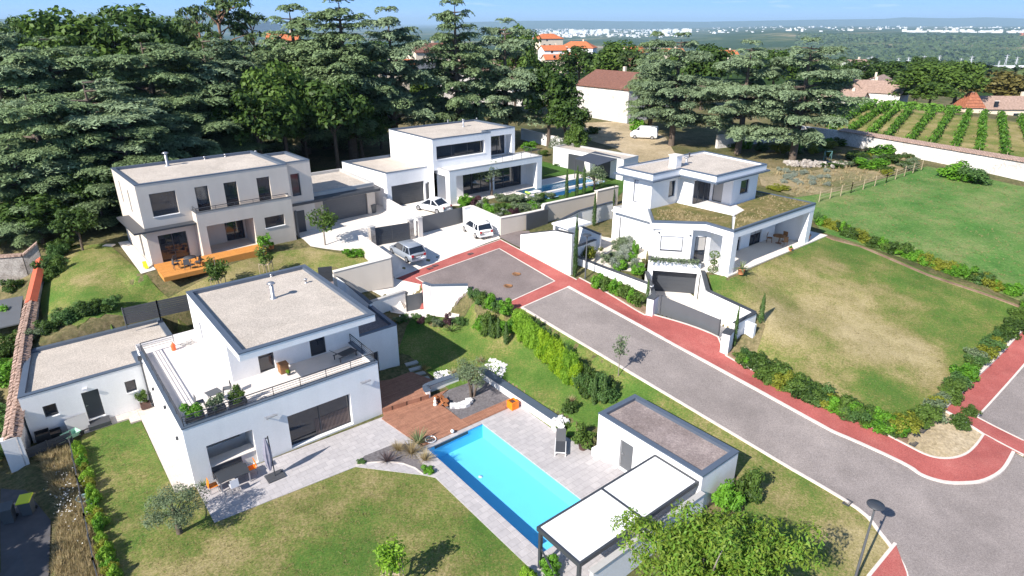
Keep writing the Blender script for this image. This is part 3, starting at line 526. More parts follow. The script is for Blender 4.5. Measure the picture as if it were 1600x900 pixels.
# ------------------------------------------------------------------ building kit (all in the house's own frame)
class Wl:      # a wall line seen from outside, left end p0, right end p1; offsets are positive outward
    def __init__(s, p0, p1): s.a = Vector(p0); s.b = Vector(p1); s.L = (s.b-s.a).length; s.d = (s.b-s.a)/s.L; s.n = Vector((s.d.y, -s.d.x))
    def pt(s, a, o, z): q = s.a+s.d*a+s.n*o; return (q.x, q.y, z)
    def box(s, mb, a0, a1, o0, o1, z0, z1):
        v = [s.pt(a0, o1, z0), s.pt(a1, o1, z0), s.pt(a1, o0, z0), s.pt(a0, o0, z0), s.pt(a0, o1, z1), s.pt(a1, o1, z1), s.pt(a1, o0, z1), s.pt(a0, o0, z1)]
        mb.add(v, [(0, 3, 2, 1), (4, 5, 6, 7), (0, 1, 5, 4), (1, 2, 6, 5), (2, 3, 7, 6), (3, 0, 4, 7)])
def panel(mb, W, z0, z1, holes=()):
    """wall skin with openings (a0,a1,z0,z1,depth[,back])"""
    xs = sorted({0, W.L} | {h[0] for h in holes} | {h[1] for h in holes}); zs = sorted({z0, z1} | {h[2] for h in holes} | {h[3] for h in holes})
    for i in range(len(xs)-1):
        for j in range(len(zs)-1):
            cx, cz = (xs[i]+xs[i+1])/2, (zs[j]+zs[j+1])/2
            if any(h[0] < cx < h[1] and h[2] < cz < h[3] for h in holes): continue
            mb.quad(W.pt(xs[i], 0, zs[j]), W.pt(xs[i+1], 0, zs[j]), W.pt(xs[i+1], 0, zs[j+1]), W.pt(xs[i], 0, zs[j+1]))
    for h in holes:
        a0, a1, b0, b1, dp = h[:5]
        mb.quad(W.pt(a0, 0, b0), W.pt(a0, 0, b1), W.pt(a0, -dp, b1), W.pt(a0, -dp, b0)); mb.quad(W.pt(a1, 0, b1), W.pt(a1, 0, b0), W.pt(a1, -dp, b0), W.pt(a1, -dp, b1))
        mb.quad(W.pt(a0, 0, b1), W.pt(a1, 0, b1), W.pt(a1, -dp, b1), W.pt(a0, -dp, b1)); mb.quad(W.pt(a1, 0, b0), W.pt(a0, 0, b0), W.pt(a0, -dp, b0), W.pt(a1, -dp, b0))
        if len(h) > 5:                                   # a back wall, itself with openings in the same wall coordinates
            W2 = Wl(W.pt(a0, -dp, 0)[:2], W.pt(a1, -dp, 0)[:2]); panel(mb, W2, b0, b1, [(k[0]-a0, k[1]-a0)+tuple(k[2:]) for k in h[5]])
def window(house, W, a0, a1, z0, z1, dp=.2, cols=1, rows=1, fm='anth', gm='glass', fw=.07, sill=True, name='window', shut=0, shutm='shutter', curtain=0):
    mb = MB(); o0, o1 = -dp-.03, -dp+.045
    W.box(mb, a0, a0+fw, o0, o1, z0, z1); W.box(mb, a1-fw, a1, o0, o1, z0, z1); W.box(mb, a0+fw, a1-fw, o0, o1, z0, z0+fw); W.box(mb, a0+fw, a1-fw, o0, o1, z1-fw, z1)
    for k in range(1, cols): c = a0+(a1-a0)*k/cols; W.box(mb, c-fw/2, c+fw/2, o0+.004, o1-.004, z0+fw, z1-fw)
    for k in range(1, rows): c = z0+(z1-z0)*k/rows; W.box(mb, a0+fw, a1-fw, o0+.006, o1-.006, c-fw/2, c+fw/2)
    f = mb.build(name, M[fm], house)
    mb = MB(); mb.quad(W.pt(a0+fw/2, -dp, z0+fw/2), W.pt(a1-fw/2, -dp, z0+fw/2), W.pt(a1-fw/2, -dp, z1-fw/2), W.pt(a0+fw/2, -dp, z1-fw/2)); mb.build('pane', M[gm], f)
    if curtain:
        mb = MB(); n = 26; c0, c1, ct = a0+(a1-a0)*curtain[0], a0+(a1-a0)*curtain[1], z0+(z1-z0)*curtain[2]
        for k in range(n): a = c0+(c1-c0)*k/n; W.box(mb, a, a+(c1-c0)/n*.55, -dp+.006, -dp+.03, z0+fw+.02, ct)
        mb.build('blind', M['blind_dark'], f)
    if sill and z0 > .5 and sill != 'no':
        mb = MB(); W.box(mb, a0-.04, a1+.04, -dp+.046, .05, z0-.035, z0+.012); mb.build('sill', M['white'] if sill is True else M[sill], f)
    if shut:
        mb = MB(); zt = z1-(z1-z0)*shut; n = max(3, int((z1-zt)/.09))
        for k in range(n): b = z1-(z1-zt)*(k+1)/n; W.box(mb, a0+fw, a1-fw, -dp-.02, -dp+.035, b-fw*.9+.008, b-fw*.9+(z1-zt)/n)
        mb.build('roller_shutter', M[shutm], f)
    return f
def door(house, W, a0, a1, z0, z1, dp=.15, m='anth', slats=0, name='door', handle=True):
    mb = MB(); W.box(mb, a0, a1, -dp-.05, -dp, z0, z1)
    if slats:
        for k in range(1, slats): z = z0+(z1-z0)*k/slats; W.box(mb, a0+.03, a1-.03, -dp, -dp+.012, z-.012, z+.012)
    d = mb.build(name, M[m], house)
    if handle: mb = MB(); W.box(mb, a0+.08, a0+.2, -dp+.02, -dp+.06, z0+1.0, z0+1.04); W.box(mb, a0+.08, a0+.11, -dp, -dp+.02, z0+.95, z0+1.09); mb.build('handle', M['steel'], d)
    return d
def flat_roof(house, poly, ztop, depth=.28, cw=.34, m='gravel', cm='coping', over=.03):
    mb = MB(); mb.prism(offset_poly(poly, -cw*.8), ztop-depth-.05, ztop-depth, bottom=False); r = mb.build('roof', M[m], house)
    mb = MB(); ring(mb, offset_poly(poly, over), offset_poly(poly, over-cw), ztop-.07, ztop, ztop-depth-.03); mb.build('coping', M[cm], r); return r
def slab(mb, poly, z0, zr, zt):
    mb.prism(poly, z0, zr); ring(mb, poly, offset_poly(poly, -.3), zr-.01, zt)
def railing(house, pts, h, m='darkgrey', rails=4, step=1.6, name='railing', r=.018):
    mb = MB()
    for (a, b) in zip(pts, pts[1:]):
        a, b = Vector(a), Vector(b); n = max(1, round((b-a).length/step))
        for k in range(n+1): p = a+(b-a)*k/n; mb.bar(p, p+Vector((0, 0, h)), .035)
        for k in range(rails): z = h*(k+1)/rails; mb.bar(a+Vector((0, 0, z)), b+Vector((0, 0, z)), .05 if k == rails-1 else .022)
    return mb.build(name, M[m], house)
def chimney(roof, x, y, z, h=1.25, r=.13, m='steel', box=None):
    mb = MB()
    if box: mb.box(x-box, x+box, y-box, y+box, z-.02, z+h)
    else: mb.lathe([(r*1.9, 0), (r*1.8, .07), (r, .1), (r, h-.25), (r*.8, h-.24), (r*.8, h-.08), (r*2.4, h-.1), (r*1.5, h), (.02, h+.04)], 16, (x, y, z))
    c = mb.build('chimney', M[m], roof)
    if box: mb = MB(); mb.box(x-box*1.25, x+box*1.25, y-box*1.25, y+box*1.25, z+h, z+h+.07); mb.build('chimney_cap', M['concrete'], c)
    return c
def vent(roof, x, y, z, h=.3, r=.08, m='steel'):
    mb = MB(); mb.lathe([(r*1.5, 0), (r, .03), (r, h-.07), (r*1.7, h-.09), (r*1.4, h), (.01, h+.03)], 10, (x, y, z)); return mb.build('roof_vent', M[m], roof)
def house_root(fr, name, label, cat, z): return thing(name, label, cat, (fr.o.x, fr.o.y, 0), fr.th)
def rectp(x0, x1, y0, y1): return [(x0, y0), (x1, y0), (x1, y1), (x0, y1)]
# ================================================================== HOUSE A (nearest)
hA = house_root(FA, 'modern_house', 'nearest white flat-roofed two-storey villa with railed terrace, beside the swimming pool', 'house', 0)
GA = [(0, 0), (12.12, 0), (12.12, 4.3), (12.5, 4.3), (12.5, 12.95), (0, 12.95)]
mb = MB(); Wf = Wl((0, 0), (12.12, 0)); Wleft = Wl((0, 12.95), (0, 0)); Wr = Wl((12.12, 0), (12.12, 4.3))
panel(mb, Wf, -.1, 4.06, [(5.75, 9.95, .06, 2.45, .35), (1.0, 3.62, .03, 2.45, 2.1, [(.3+1.0, 3.3, .95, 2.2, .12)])])
panel(mb, Wleft, -.1, 4.06, [(9.7, 10.0, .35, 2.3, .15), (11.2, 11.5, .35, 2.3, .15), (5.5, 5.8, .6, 2.2, .15)])
panel(mb, Wr, -.1, 4.06); panel(mb, Wl((12.5, 12.95), (0, 12.95)), -.1, 4.06)
mb.build('wall', M['white'], hA)
window(hA, Wf, 5.75, 9.95, .06, 2.45, .35, 2, 1, sill='no', curtain=(.42, 1.0, .52))
W2 = Wl(Wf.pt(1.0, -2.1, 0)[:2], Wf.pt(3.62, -2.1, 0)[:2]); window(hA, W2, .3, 2.3, .95, 2.2, .12, 2, 1, gm='glass')
for a in (9.7, 11.2, 5.5): window(hA, Wleft, a, a+.3, .36 if a > 6 else .61, 2.29 if a > 6 else 2.19, .15, sill='no', fw=.04)
mb = MB(); mb.box(1.02, 3.6, .12, .8, 0, .9); mb.box(1.01, 3.61, .04, .95, .9, .95); mb.build('kitchen_counter', M['concrete'], hA)
mb = MB(); ring(mb, offset_poly(rectp(0, 12.12, 0, 11.6), .03), offset_poly(rectp(0, 12.12, 0, 11.6), -.34), 4.03, 4.1, 3.4)
# drop the coping pieces that would run inside the upper storey
mb.v, mb.f, mb.sm = [], [], []
for x0, x1, y0, y1 in ((-.03, 12.15, -.03, .32), (-.03, .32, .32, 11.5), (11.8, 12.15, .32, 4.27)): mb.box(x0, x1, y0, y1, 4.03, 4.1)
mb.build('coping', M['coping'], hA)
mb = MB(); mb.box(.3, .31, .3, 11.5, 3.4, 4.03); mb.box(.3, 11.82, .29, .3, 3.4, 4.03); mb.box(11.81, 11.82, .3, 4.2, 3.4, 4.03); mb.build('parapet', M['white'], hA)
mb = MB(); mb.box(.02, 12.1, .02, 12.9, 3.25, 3.8); mb.build('terrace_floor', M['terr'], hA)
UA = rectp(3.88, 12.72, 1.0, 12.92)
mb = MB(); Wu = Wl((3.88, 3.8), (12.7, 3.8)); uh = [(1.75, 2.75, 3.84, 5.9, .14), (5.2, 6.3, 3.84, 6.0, .14)]
panel(mb, Wu, 3.42, 6.6, uh); panel(mb, Wl((3.88, 12.92), (3.88, 3.8)), 3.42, 6.6, [(2.2, 2.7, 4.0, 5.6, .12)]); panel(mb, Wl((12.7, 3.8), (12.7, 12.92)), 3.42, 6.6, [(3, 4.2, 4.4, 5.6, .14)]); panel(mb, Wl((12.7, 12.92), (3.88, 12.92)), 3.42, 6.6)
mb.build('upper_wall', M['white'], hA)
window(hA, Wu, *uh[0], 1, 2, sill='no'); window(hA, Wu, *uh[1], 1, 1, sill='no')
window(hA, Wl((3.88, 12.92), (3.88, 3.8)), 2.2, 2.7, 4.0, 5.6, .12, sill='no', fw=.05); window(hA, Wl((12.7, 3.8), (12.7, 12.92)), 3, 4.2, 4.4, 5.6, .14, sill='no')
mb = MB(); slab(mb, UA, 6.55, 6.82, 7.04); mb.build('roof_slab', M['white'], hA)
rA = flat_roof(hA, UA, 7.1, .26, .36); rA.location.z = 0
for ob in [rA]: pass
xa, ya = FA.px(427, 466, 6.85); chimney(rA, xa, ya, 6.84, 1.25)
for u, v, k in ((478, 442, .35), (418, 431, .2), (424, 432, .2)): x, y = FA.px(u, v, 6.85); vent(rA, x, y, 6.84, k)
# the roof gravel sits inside the slab: raise slab edges as a parapet skin
railing(hA, [(2.2, 11.45, 4.1), (.15, 11.45, 4.1), (.15, .15, 4.1), (11.97, .15, 4.1), (11.97, 3.75, 4.1)], .62, rails=4)
for x, y in ((4.55, 1.9), (11.0, 1.9)): pass
for a, z in ((4.45, 2.95), (10.75, 3.0)):
    mb = MB(); mb.bar((a, -.02, z), (a+.05, -.12, z), .05); mb.obox((a+.35, -.16, z-.02), (.7, .14, .05), rz=.1); mb.build('floodlight', M['steel'], hA)
for a, z in ((4.6, 2.6), (8.5, 3.2), (10.6, 2.1)): mb = MB(); Wleft.box(mb, a, a+.12, 0, .14, z, z+.2); mb.build('wall_light', M['darkgrey'], hA)
mb = MB(); mb.tube([(-.12, 11.0, 4.0), (-.12, 11.0, .3)], .05); mb.box(-.24, 0, 10.9, 11.1, 3.7, 4.0); mb.build('downpipe', M['darkgrey'], hA)
# side block with garage
mb = MB(); SB = [(12.5, 4.35), (16.0, 4.35), (16.6, 16.5), (12.5, 16.5)]; Wsb = Wl(SB[0], SB[1])
panel(mb, Wsb, -.1, 3.96, [(.9, 1.8, .05, 2.3, .2)]); panel(mb, Wl(SB[1], SB[2]), -.1, 3.96); panel(mb, Wl(SB[2], SB[3]), -.1, 3.96); mb.build('garage_wall', M['white'], hA)
door(hA, Wsb, .9, 1.8, .05, 2.3, .2); flat_roof(hA, SB, 4.0, .3, .3, 'bitumen')
# annex
AN = [(-7.0, 11.15), (0, 11.15), (0, 13.1), (2.6, 13.1), (2.6, 18.4), (-6.1, 18.4)]; Wa = Wl(AN[0], AN[1])
mb = MB(); ah = [(1.0, 1.72, 1.42, 2.3, .2), (3.15, 4.12, .35, 2.45, .2), (5.65, 6.3, 1.45, 2.35, .2)]
panel(mb, Wa, -.2, 3.36, ah)
for i in range(1, 6): panel(mb, Wl(AN[i], AN[(i+1) % 6]), -.2, 3.36)
mb.build('annex_wall', M['white'], hA); flat_roof(hA, AN, 3.4, .22, .36)
window(hA, Wa, *ah[0][:4], .2); window(hA, Wa, *ah[2][:4], .2); door(hA, Wa, *ah[1][:4], .2)
mb = MB(); Wa.box(mb, 3.3, 3.55, 0, .18, 2.65, 2.78); mb.build('wall_light', M['shutter'], hA)
mb = MB(); Wa.box(mb, 3.0, 4.3, .005, .9, .02, .3); mb.build('door_step', M['darkgrey'], hA)
# ================================================================== POOL HOUSE and pergola
hP = house_root(FA, 'pool_house', 'small white flat-roofed pool house with grey door, standing between the pool terrace and the road', 'pool house', 0)
PHp = rectp(20.5, 23.82, -19.92, -12.4); Wp = Wl((20.5, -12.4), (20.5, -19.92)); Wfr = Wl((20.5, -19.92), (23.82, -19.92))
mb = MB(); ph = [(1.85, 2.85, .05, 2.12, .16), (4.35, 5.3, .95, 2.15, .16)]; panel(mb, Wp, -.15, 2.96, ph); panel(mb, Wfr, -.15, 2.96); panel(mb, Wl((23.82, -19.92), (23.82, -12.4)), -.15, 2.96); panel(mb, Wl((23.82, -12.4), (20.5, -12.4)), -.15, 2.96)
mb.build('wall', M['white'], hP); door(hP, Wp, *ph[0][:4], .16, 'anth2'); window(hP, Wp, *ph[1][:4], .16); flat_roof(hP, PHp, 3.0, .2, .34, 'bitumen')
mb = MB(); mb.box(20.1, 20.49, -12.75, -12.35, 0, .55); mb.build('plinth', M['white'], hP)
pg = house_root(FA, 'pergola', 'white bladed pergola with anthracite frame over the near end of the pool', 'pergola', 0)
mb = MB(); z0, z1 = 2.36, 2.6
for x0, x1, y0, y1 in ((11.6, 20.42, -16.97, -16.85), (11.6, 20.42, -19.8, -19.68), (11.6, 11.72, -19.68, -16.97), (20.3, 20.42, -19.68, -16.97), (15.98, 16.1, -19.68, -16.97)): mb.box(x0, x1, y0, y1, z0, z1)
mb.build('frame', M['anth'], pg)
for x, y in ((11.75, -17.0), (11.75, -19.65)): mb = MB(); mb.box(x-.08, x+.08, y-.08, y+.08, -.05, 2.36); mb.build('post', M['anth'], pg)
mb = MB(); mb.bar((11.75, -17.0, 1.3), (11.75, -18.4, .15), .07); mb.build('brace', M['anth'], pg)
for x0, x1 in ((11.72, 15.98), (16.1, 20.3)):
    mb = MB(); n = 20
    for k in range(n): a = x0+(x1-x0)*k/n; mb.box(a, a+(x1-x0)/n-.006, -19.68, -16.97, 2.5, 2.57)
    mb.build('roof_blades', M['awning'], pg)
wl = house_root(FA, 'garden_wall', 'low white wall with grey coping running under the pergola edge', 'wall', 0)
mb = MB(); mb.box(12.1, 20.45, -20.2, -20.0, -.4, 2.05); mb.build('wall', M['white'], wl); mb = MB(); mb.box(12.05, 20.45, -20.26, -19.94, 2.05, 2.11); mb.build('coping', M['greycop'], wl)
# ================================================================== HOUSE B (beige)
hB = house_root(FB, 'modern_house', 'beige flat-roofed two-storey villa with new orange timber deck and row of dark windows', 'house', 5.6)
Bm = [(0, 0), (12.92, 0), (12.92, 8.9), (0, 8.9)]
mb = MB(); Wb = Wl((0, 0), (12.92, 0)); Wbl = Wl((0, 8.9), (0, 0)); g = 5.55
bh = [(4.56, 8.64, g+.36, 8.49, .02), (.85, 3.15, g+.05, 8.1, .3), (.9, 2.95, 9.75, 11.75, .2), (4.5, 5.6, 9.3, 11.75, .2), (6.95, 8.1, 9.3, 11.75, .2), (9.9, 11.1, 9.3, 11.75, .2)]
panel(mb, Wb, g-.2, 12.62, bh); panel(mb, Wbl, g-.2, 12.62, [(2.2, 2.55, 9.9, 11.9, .15), (5.2, 5.6, 9.6, 11.6, .15), (5.8, 6.6, g+.1, 7.9, .15)]); panel(mb, Wl((12.92, 8.9), (0, 8.9)), g-.2, 12.62); panel(mb, Wl((12.92, 0), (12.92, 8.9)), g-.2, 12.62)
mb.build('wall', M['beige'], hB)
for k, h in enumerate(bh[1:]): window(hB, Wb, *h[:5], 2 if k == 0 else 1, 1, sill=True if k == 1 else 'no')
for h in ((2.2, 2.55, 9.9, 11.9), (5.2, 5.6, 9.6, 11.6), (5.8, 6.6, g+.1, 7.9)): window(hB, Wbl, *h, .15, sill='no', fw=.05)
rB = flat_roof(hB, Bm, 12.68, .25, .32); x, y = FB.px(262, 259, 12.43); chimney(rB, x, y, 12.42, 1.3, .13); 
for u, v in ((320, 249), (352, 245), (400, 240)): x, y = FB.px(u, v, 12.43); vent(rB, x, y, 12.42, .3)
mb = MB(); LB = [(3.9, -1.25), (12.4, -1.25), (12.4, -.02), (3.9, -.02)]; Wlb = Wl(LB[0], LB[1]); lh = [(.65, 4.75, g+.35, 8.5, 2.6, [(2.9, 4.6, g+.4, 8.4, .15)]), (5.75, 7.6, 7.25, 8.3, .2)]
panel(mb, Wlb, g-.2, 9.8, lh); panel(mb, Wl((3.9, -.02), (3.9, -1.25)), g-.2, 9.8); panel(mb, Wl((12.4, -1.25), (12.4, -.02)), g-.2, 9.8)
mb.quad((3.9, -1.25, 9.2), (12.4, -1.25, 9.2), (12.4, -.02, 9.2), (3.9, -.02, 9.2)); mb.build('terrace_block', M['beige'], hB)
window(hB, Wlb, *lh[1][:5]); W2 = Wl(Wlb.pt(.65, -2.6, 0)[:2], Wlb.pt(4.75, -2.6, 0)[:2]); window(hB, W2, 2.25, 3.95, g+.4, 8.4, .15, 2, sill='no')
mb = MB(); mb.box(3.87, 12.43, -1.28, -1.0, 9.8, 9.86); mb.box(3.87, 4.15, -1.0, -.02, 9.8, 9.86); mb.build('coping', M['anth2'], hB)
railing(hB, [(4.0, -.1, 9.86), (4.0, -1.12, 9.86), (12.2, -1.12, 9.86)], .3, rails=2)
mb = MB(); mb.box(-1.0, 3.88, -.95, -.02, 8.75, 8.9); mb.box(-1.0, -.02, -.02, 5.6, 8.75, 8.9); mb.build('canopy', M['anth'], hB)
SBk = [(12.95, .6), (15.45, .6), (15.45, 6.2), (12.95, 6.2)]; Wsm = Wl(SBk[0], SBk[1]); mb = MB(); sh_ = [(.4, 1.3, 9.3, 11.5, .2)]
panel(mb, Wsm, g-.2, 12.62, sh_); panel(mb, Wl(SBk[1], SBk[2]), 8.8, 12.62); panel(mb, Wl(SBk[2], SBk[3]), g, 12.62); mb.build('stair_wall', M['beige'], hB); window(hB, Wsm, *sh_[0], sill='no'); flat_roof(hB, SBk, 12.681, .25, .32)
GB = [(15.48, 1.9), (22.95, 1.9), (23.6, 10.9), (15.48, 10.9)]; Wgb = Wl(GB[0], GB[1]); mb = MB(); gh = [(1.4, 6.5, g, 7.95, .2)]
panel(mb, Wgb, g-.2, 8.95, gh)
for i in range(1, 4): panel(mb, Wl(GB[i], GB[(i+1) % 4]), g-.2, 8.95)
mb.build('garage_wall', M['beige'], hB); door(hB, Wgb, 1.4, 6.5, g, 7.95, .2, 'anth2', 9, 'garage_door', False); flat_roof(hB, GB, 9.0, .3, .3, 'gravel', 'greycop')
mb = MB(); mb.box(13.0, 22.9, .5, 1.88, 8.35, 8.6); mb.build('entrance_canopy', M['anth'], hB)
mb = MB(); mb.box(12.7, 12.9, -.9, -.7, g, 8.3); mb.build('post', M['anth2'], hB); mb = MB(); Wsm.box(mb, .3, 1.3, .005, .05, g, 7.8); mb.build('door', M['anth'], hB)
mb = MB(); Wgb.box(mb, 3.6, 3.75, .0, .2, 8.15, 8.25); mb.build('wall_light', M['darkgrey'], hB)
dkB = [(-.1, -3.9), (3.2, -3.7), (3.25, -3.2), (8.6, -2.6), (9.0, -1.27), (3.88, -1.27), (3.88, -.02), (.05, -.02)]
mb = MB(); mb.prism([(-.1, -3.9), (3.25, -3.9), (3.25, -.02), (.05, -.02)], 5.3, 5.68); mb.prism([(3.25, -3.0), (8.8, -3.0), (8.8, -1.27), (3.25, -1.27)], 5.3, 5.95); o = mb.build('timber_deck', M['deck_new']); o.location = (FB.o.x, FB.o.y, 0); o.rotation_euler = (0, 0, FB.th)
tag(o, 'new orange timber deck in front of the beige villa', 'deck')
# ================================================================== HOUSE C (white, back)
hC = house_root(FC, 'modern_house', 'farther white cubic villa with long strip window, beside the narrow blue pool with cypresses', 'house', 6)
Cu = [(0, 0), (8.2, 0), (8.2, 1.2), (12.9, 1.2), (12.9, 9.6), (0, 9.6)]
mb = MB(); Wc = Wl((0, 0), (8.2, 0)); ch = [(.5, 7.3, 10.75, 12.25, .45)]; panel(mb, Wc, 9.6, 13.07, ch); Wcl = Wl((0, 9.6), (0, 0)); panel(mb, Wcl, 5.8, 13.07)
panel(mb, Wl((8.2, 0), (8.2, 1.2)), 9.6, 13.07); Wc2 = Wl((8.2, 1.2), (12.9, 1.2)); ch2 = [(.3, 4.2, 9.7, 12.3, 1.2, [(.5, 4.0, 9.75, 12.1, .1)])]; panel(mb, Wc2, 9.6, 13.07, ch2); panel(mb, Wl((12.9, 1.2), (12.9, 9.6)), 5.8, 13.07); panel(mb, Wl((12.9, 9.6), (0, 9.6)), 5.8, 13.07)
mb.build('upper_wall', M['white'], hC); window(hC, Wc, *ch[0][:4], .45, 3, sill=True); W2 = Wl(Wc2.pt(.3, -1.2, 0)[:2], Wc2.pt(4.2, -1.2, 0)[:2]); window(hC, W2, .2, 3.7, 9.75, 12.1, .1, 3, sill='no')
rC = flat_roof(hC, Cu, 13.12, .2, .3); x, y = FC.px(724, 198, 12.9); chimney(rC, x, y, 12.91, .9, .1)
for u, v in ((700, 191), (745, 188)): x, y = FC.px(u, v, 12.9); vent(rC, x, y, 12.91, .3)
mb = MB(); F0, F1, Yf = .6, 14.4, -2.25
mb.prism(rectp(F0, F1, Yf, 1.15), 9.15, 9.8); mb.box(F0, F0+.9, Yf, Yf+.8, 5.8, 9.15); mb.box(F1-.8, F1, Yf, Yf+.8, 5.8, 9.15); mb.box(F1-.4, F1, Yf+.8, 3, 5.8, 9.15); mb.build('portico', M['white'], hC)
mb = MB(); ring(mb, offset_poly(rectp(F0, F1, Yf, 1.15), .02), offset_poly(rectp(F0, F1, Yf, 1.15), -.28), 9.8, 9.9); mb.build('coping', M['greycop'], hC)
railing(hC, [(8.3, Yf+.2, 9.9), (F1-.2, Yf+.2, 9.9), (F1-.2, 1.0, 9.9)], .7, rails=4)
mb = MB(); Wcg = Wl((.6, .3), (14, .3)); cgh = [(3.6, 7.6, 5.95, 8.7, .12), (8.3, 12.6, 5.95, 8.7, .12)]; panel(mb, Wcg, 5.8, 9.15, cgh); mb.build('ground_wall', M['white'], hC)
for h in cgh: window(hC, Wcg, *h, 3, 1, sill='no')
GC = [(-5.35, 1.2), (.55, 1.2), (.55, 10.2), (-6.2, 10.2)]; Wgc = Wl(GC[0], GC[1]); mb = MB(); gch = [(.55, 4.75, 5.9, 8.35, .2)]; panel(mb, Wgc, 5.7, 9.85, gch)
for i in range(1, 4): panel(mb, Wl(GC[i], GC[(i+1) % 4]), 5.7, 9.85)
mb.build('garage_wall', M['white'], hC); door(hC, Wgc, *gch[0][:4], .2, 'anth', 10, 'garage_door', False); flat_roof(hC, GC, 9.9, .3, .3, 'gravel', 'coping')
mb = MB(); Wgc.box(mb, 5.2, 5.4, .0, .2, 8.0, 8.12); mb.build('wall_light', M['darkgrey'], hC)
mb = MB(); Wgc.box(mb, 4.95, 5.75, .01, .06, 5.9, 8.0); mb.build('door', M['anth'], hC)
# pool house of C with sail
hPC = house_root(FC, 'pool_house', 'low white flat-roofed pool house behind the narrow blue pool', 'pool house', 6)
PC = [(24.6, -6.6), (28.0, -6.2), (27.2, 6.2), (24.0, 6.0)]; mb = MB()
for i in range(4): panel(mb, Wl(PC[i], PC[(i+1) % 4]), 5.7, 8.75)
mb.build('wall', M['white'], hPC); flat_roof(hPC, PC, 8.8, .2, .25, 'gravel', 'greycop'); Wpc = Wl(PC[3], PC[0]); mb = MB(); Wpc.box(mb, 3, 6, .01, .06, 6.0, 8.2); mb.build('door', M['anth'], hPC); mb = MB(); Wpc.box(mb, 8, 10.5, .01, .06, 6.0, 8.2); mb.build('door', M['anth'], hPC)
sl = house_root(FC, 'awning', 'dark navy fabric awning on posts beside the narrow blue pool', 'awning', 6)
mb = MB(); q = [(20.3, -6.2, 8.55), (25.4, -5.4, 8.75), (25.6, -.6, 8.85), (20.8, -1.6, 8.65)]; mb.add(q+[(a, b, c-.05) for a, b, c in q], [(0, 1, 2, 3), (7, 6, 5, 4), (0, 4, 5, 1), (1, 5, 6, 2), (2, 6, 7, 3), (3, 7, 4, 0)]); mb.build('canopy', M['sail'], sl)
for x, y, z in q: mb = MB(); mb.tube([(x*.985+.32, y*.97-.1, 5.9), (x*.985+.32, y*.97-.1, z-.05)], .05); mb.build('post', M['darkgrey'], sl)
# ================================================================== HOUSE D (white, right)
hD = house_root(FD, 'modern_house', 'white villa on the right with sedum-planted porch roof and basement garage', 'house', 5.6); g = 5.5
DL = [(-1.1, 0), (12.3, 0), (12.3, 8.7), (-1.2, 13.2), (-1.2, 8.8), (-4.06, 5.95), (-.95, 2.75)]
DL = [(-1.1, 0), (12.3, 0), (12.3, 8.7), (9.6, 10.8), (-1.2, 10.8), (-1.2, 8.8), (-4.06, 5.95), (-.9, 2.8)]
mb = MB(); mb.prism(DL, 8.75, 9.3); mb.build('porch_slab', M['white'], hD)
mb = MB(); ring(mb, offset_poly(DL, .03), offset_poly(DL, -.2), 9.3, 9.48, 9.2); cpD = mb.build('coping', M['coping'], hD)
def inset_sed(poly): mb = MB(); mb.prism(poly, 9.25, 9.44, bottom=False); mb.build('sedum_roof', M['sedum'], hD)
inset_sed([(2.7, 2.65), (2.4, 8.35), (-1.1, 8.5), (-3.75, 5.95), (-.68, 2.9), (-.85, .4)]); inset_sed([(-.8, .22), (12.05, .22), (12.05, 7.2), (10.4, 7.2), (10.0, 4.5), (6.2, 4.4), (5.2, 2.95), (2.95, 2.45)])
mb = MB(); mb.bar((2.55, 8.4, 9.5), (2.85, 2.5, 9.5), .14, .2); mb.build('roof_kerb', M['white'], hD)
mb = MB(); mb.prism([(2.95, 2.6), (5.2, 3.0), (6.2, 4.5), (6.2, 8.4), (2.6, 8.4)], 9.24, 9.4, bottom=False); mb.build('terrace_floor', M['terr'], hD)
DU = [(-1.75, 8.1), (2.15, 8.1), (2.0, 4.2), (10.1, 4.2), (11.1, 11.9), (-1.75, 12.2)]
DW = [(-1.25, 8.5), (2.65, 8.5), (2.65, 6.9), (5.6, 6.9), (5.6, 4.7), (9.75, 4.7), (10.6, 11.5), (-1.25, 11.8)]
mb = MB(); ws = {0: [(2.5, 3.4, 10.1, 11.6, .15)], 2: [(.15, 2.85, 9.45, 11.7, .12)], 3: [(.15, 1.2, 9.45, 11.7, .12)], 4: [(1.3, 2.7, 10.2, 11.5, .15)], 7: [(1.2, 1.75, 9.7, 11.8, .15)]}
for i in range(len(DW)): panel(mb, Wl(DW[i], DW[(i+1) % len(DW)]), 9.3 if i not in (5, 6, 7) else 5.4, 12.16, ws.get(i, []))
mb.build('upper_wall', M['white'], hD); dwl = lambda i: Wl(DW[i], DW[(i+1) % len(DW)])
window(hD, dwl(0), *ws[0][0]); window(hD, dwl(2), *ws[2][0], 3, sill='no'); window(hD, dwl(3), *ws[3][0], 1, sill='no', shut=.97, shutm='blind'); window(hD, dwl(4), *ws[4][0]); window(hD, dwl(7), *ws[7][0], shut=.97, sill='no')
mb = MB(); slab(mb, DU, 12.1, 12.53, 12.69); mb.build('roof_slab', M['white'], hD); rD = flat_roof(hD, DU, 12.75, .18, .28)
mb = MB(); ring(mb, offset_poly(DU, .28), offset_poly(DU, -.05), 12.07, 12.2); mb.build('gutter', M['coping'], rD)
x, y = FD.px(1058, 262, 12.6); chimney(rD, x+.2, y+.4, 12.56, 1.1, m='white', box=.4); x, y = FD.px(1066, 257, 12.6); chimney(rD, x+.6, y, 12.56, .7, .1); x, y = FD.px(1077, 245, 12.6); vent(rD, x, y, 12.56, .5, .07, 'darkgrey')
mb = MB()
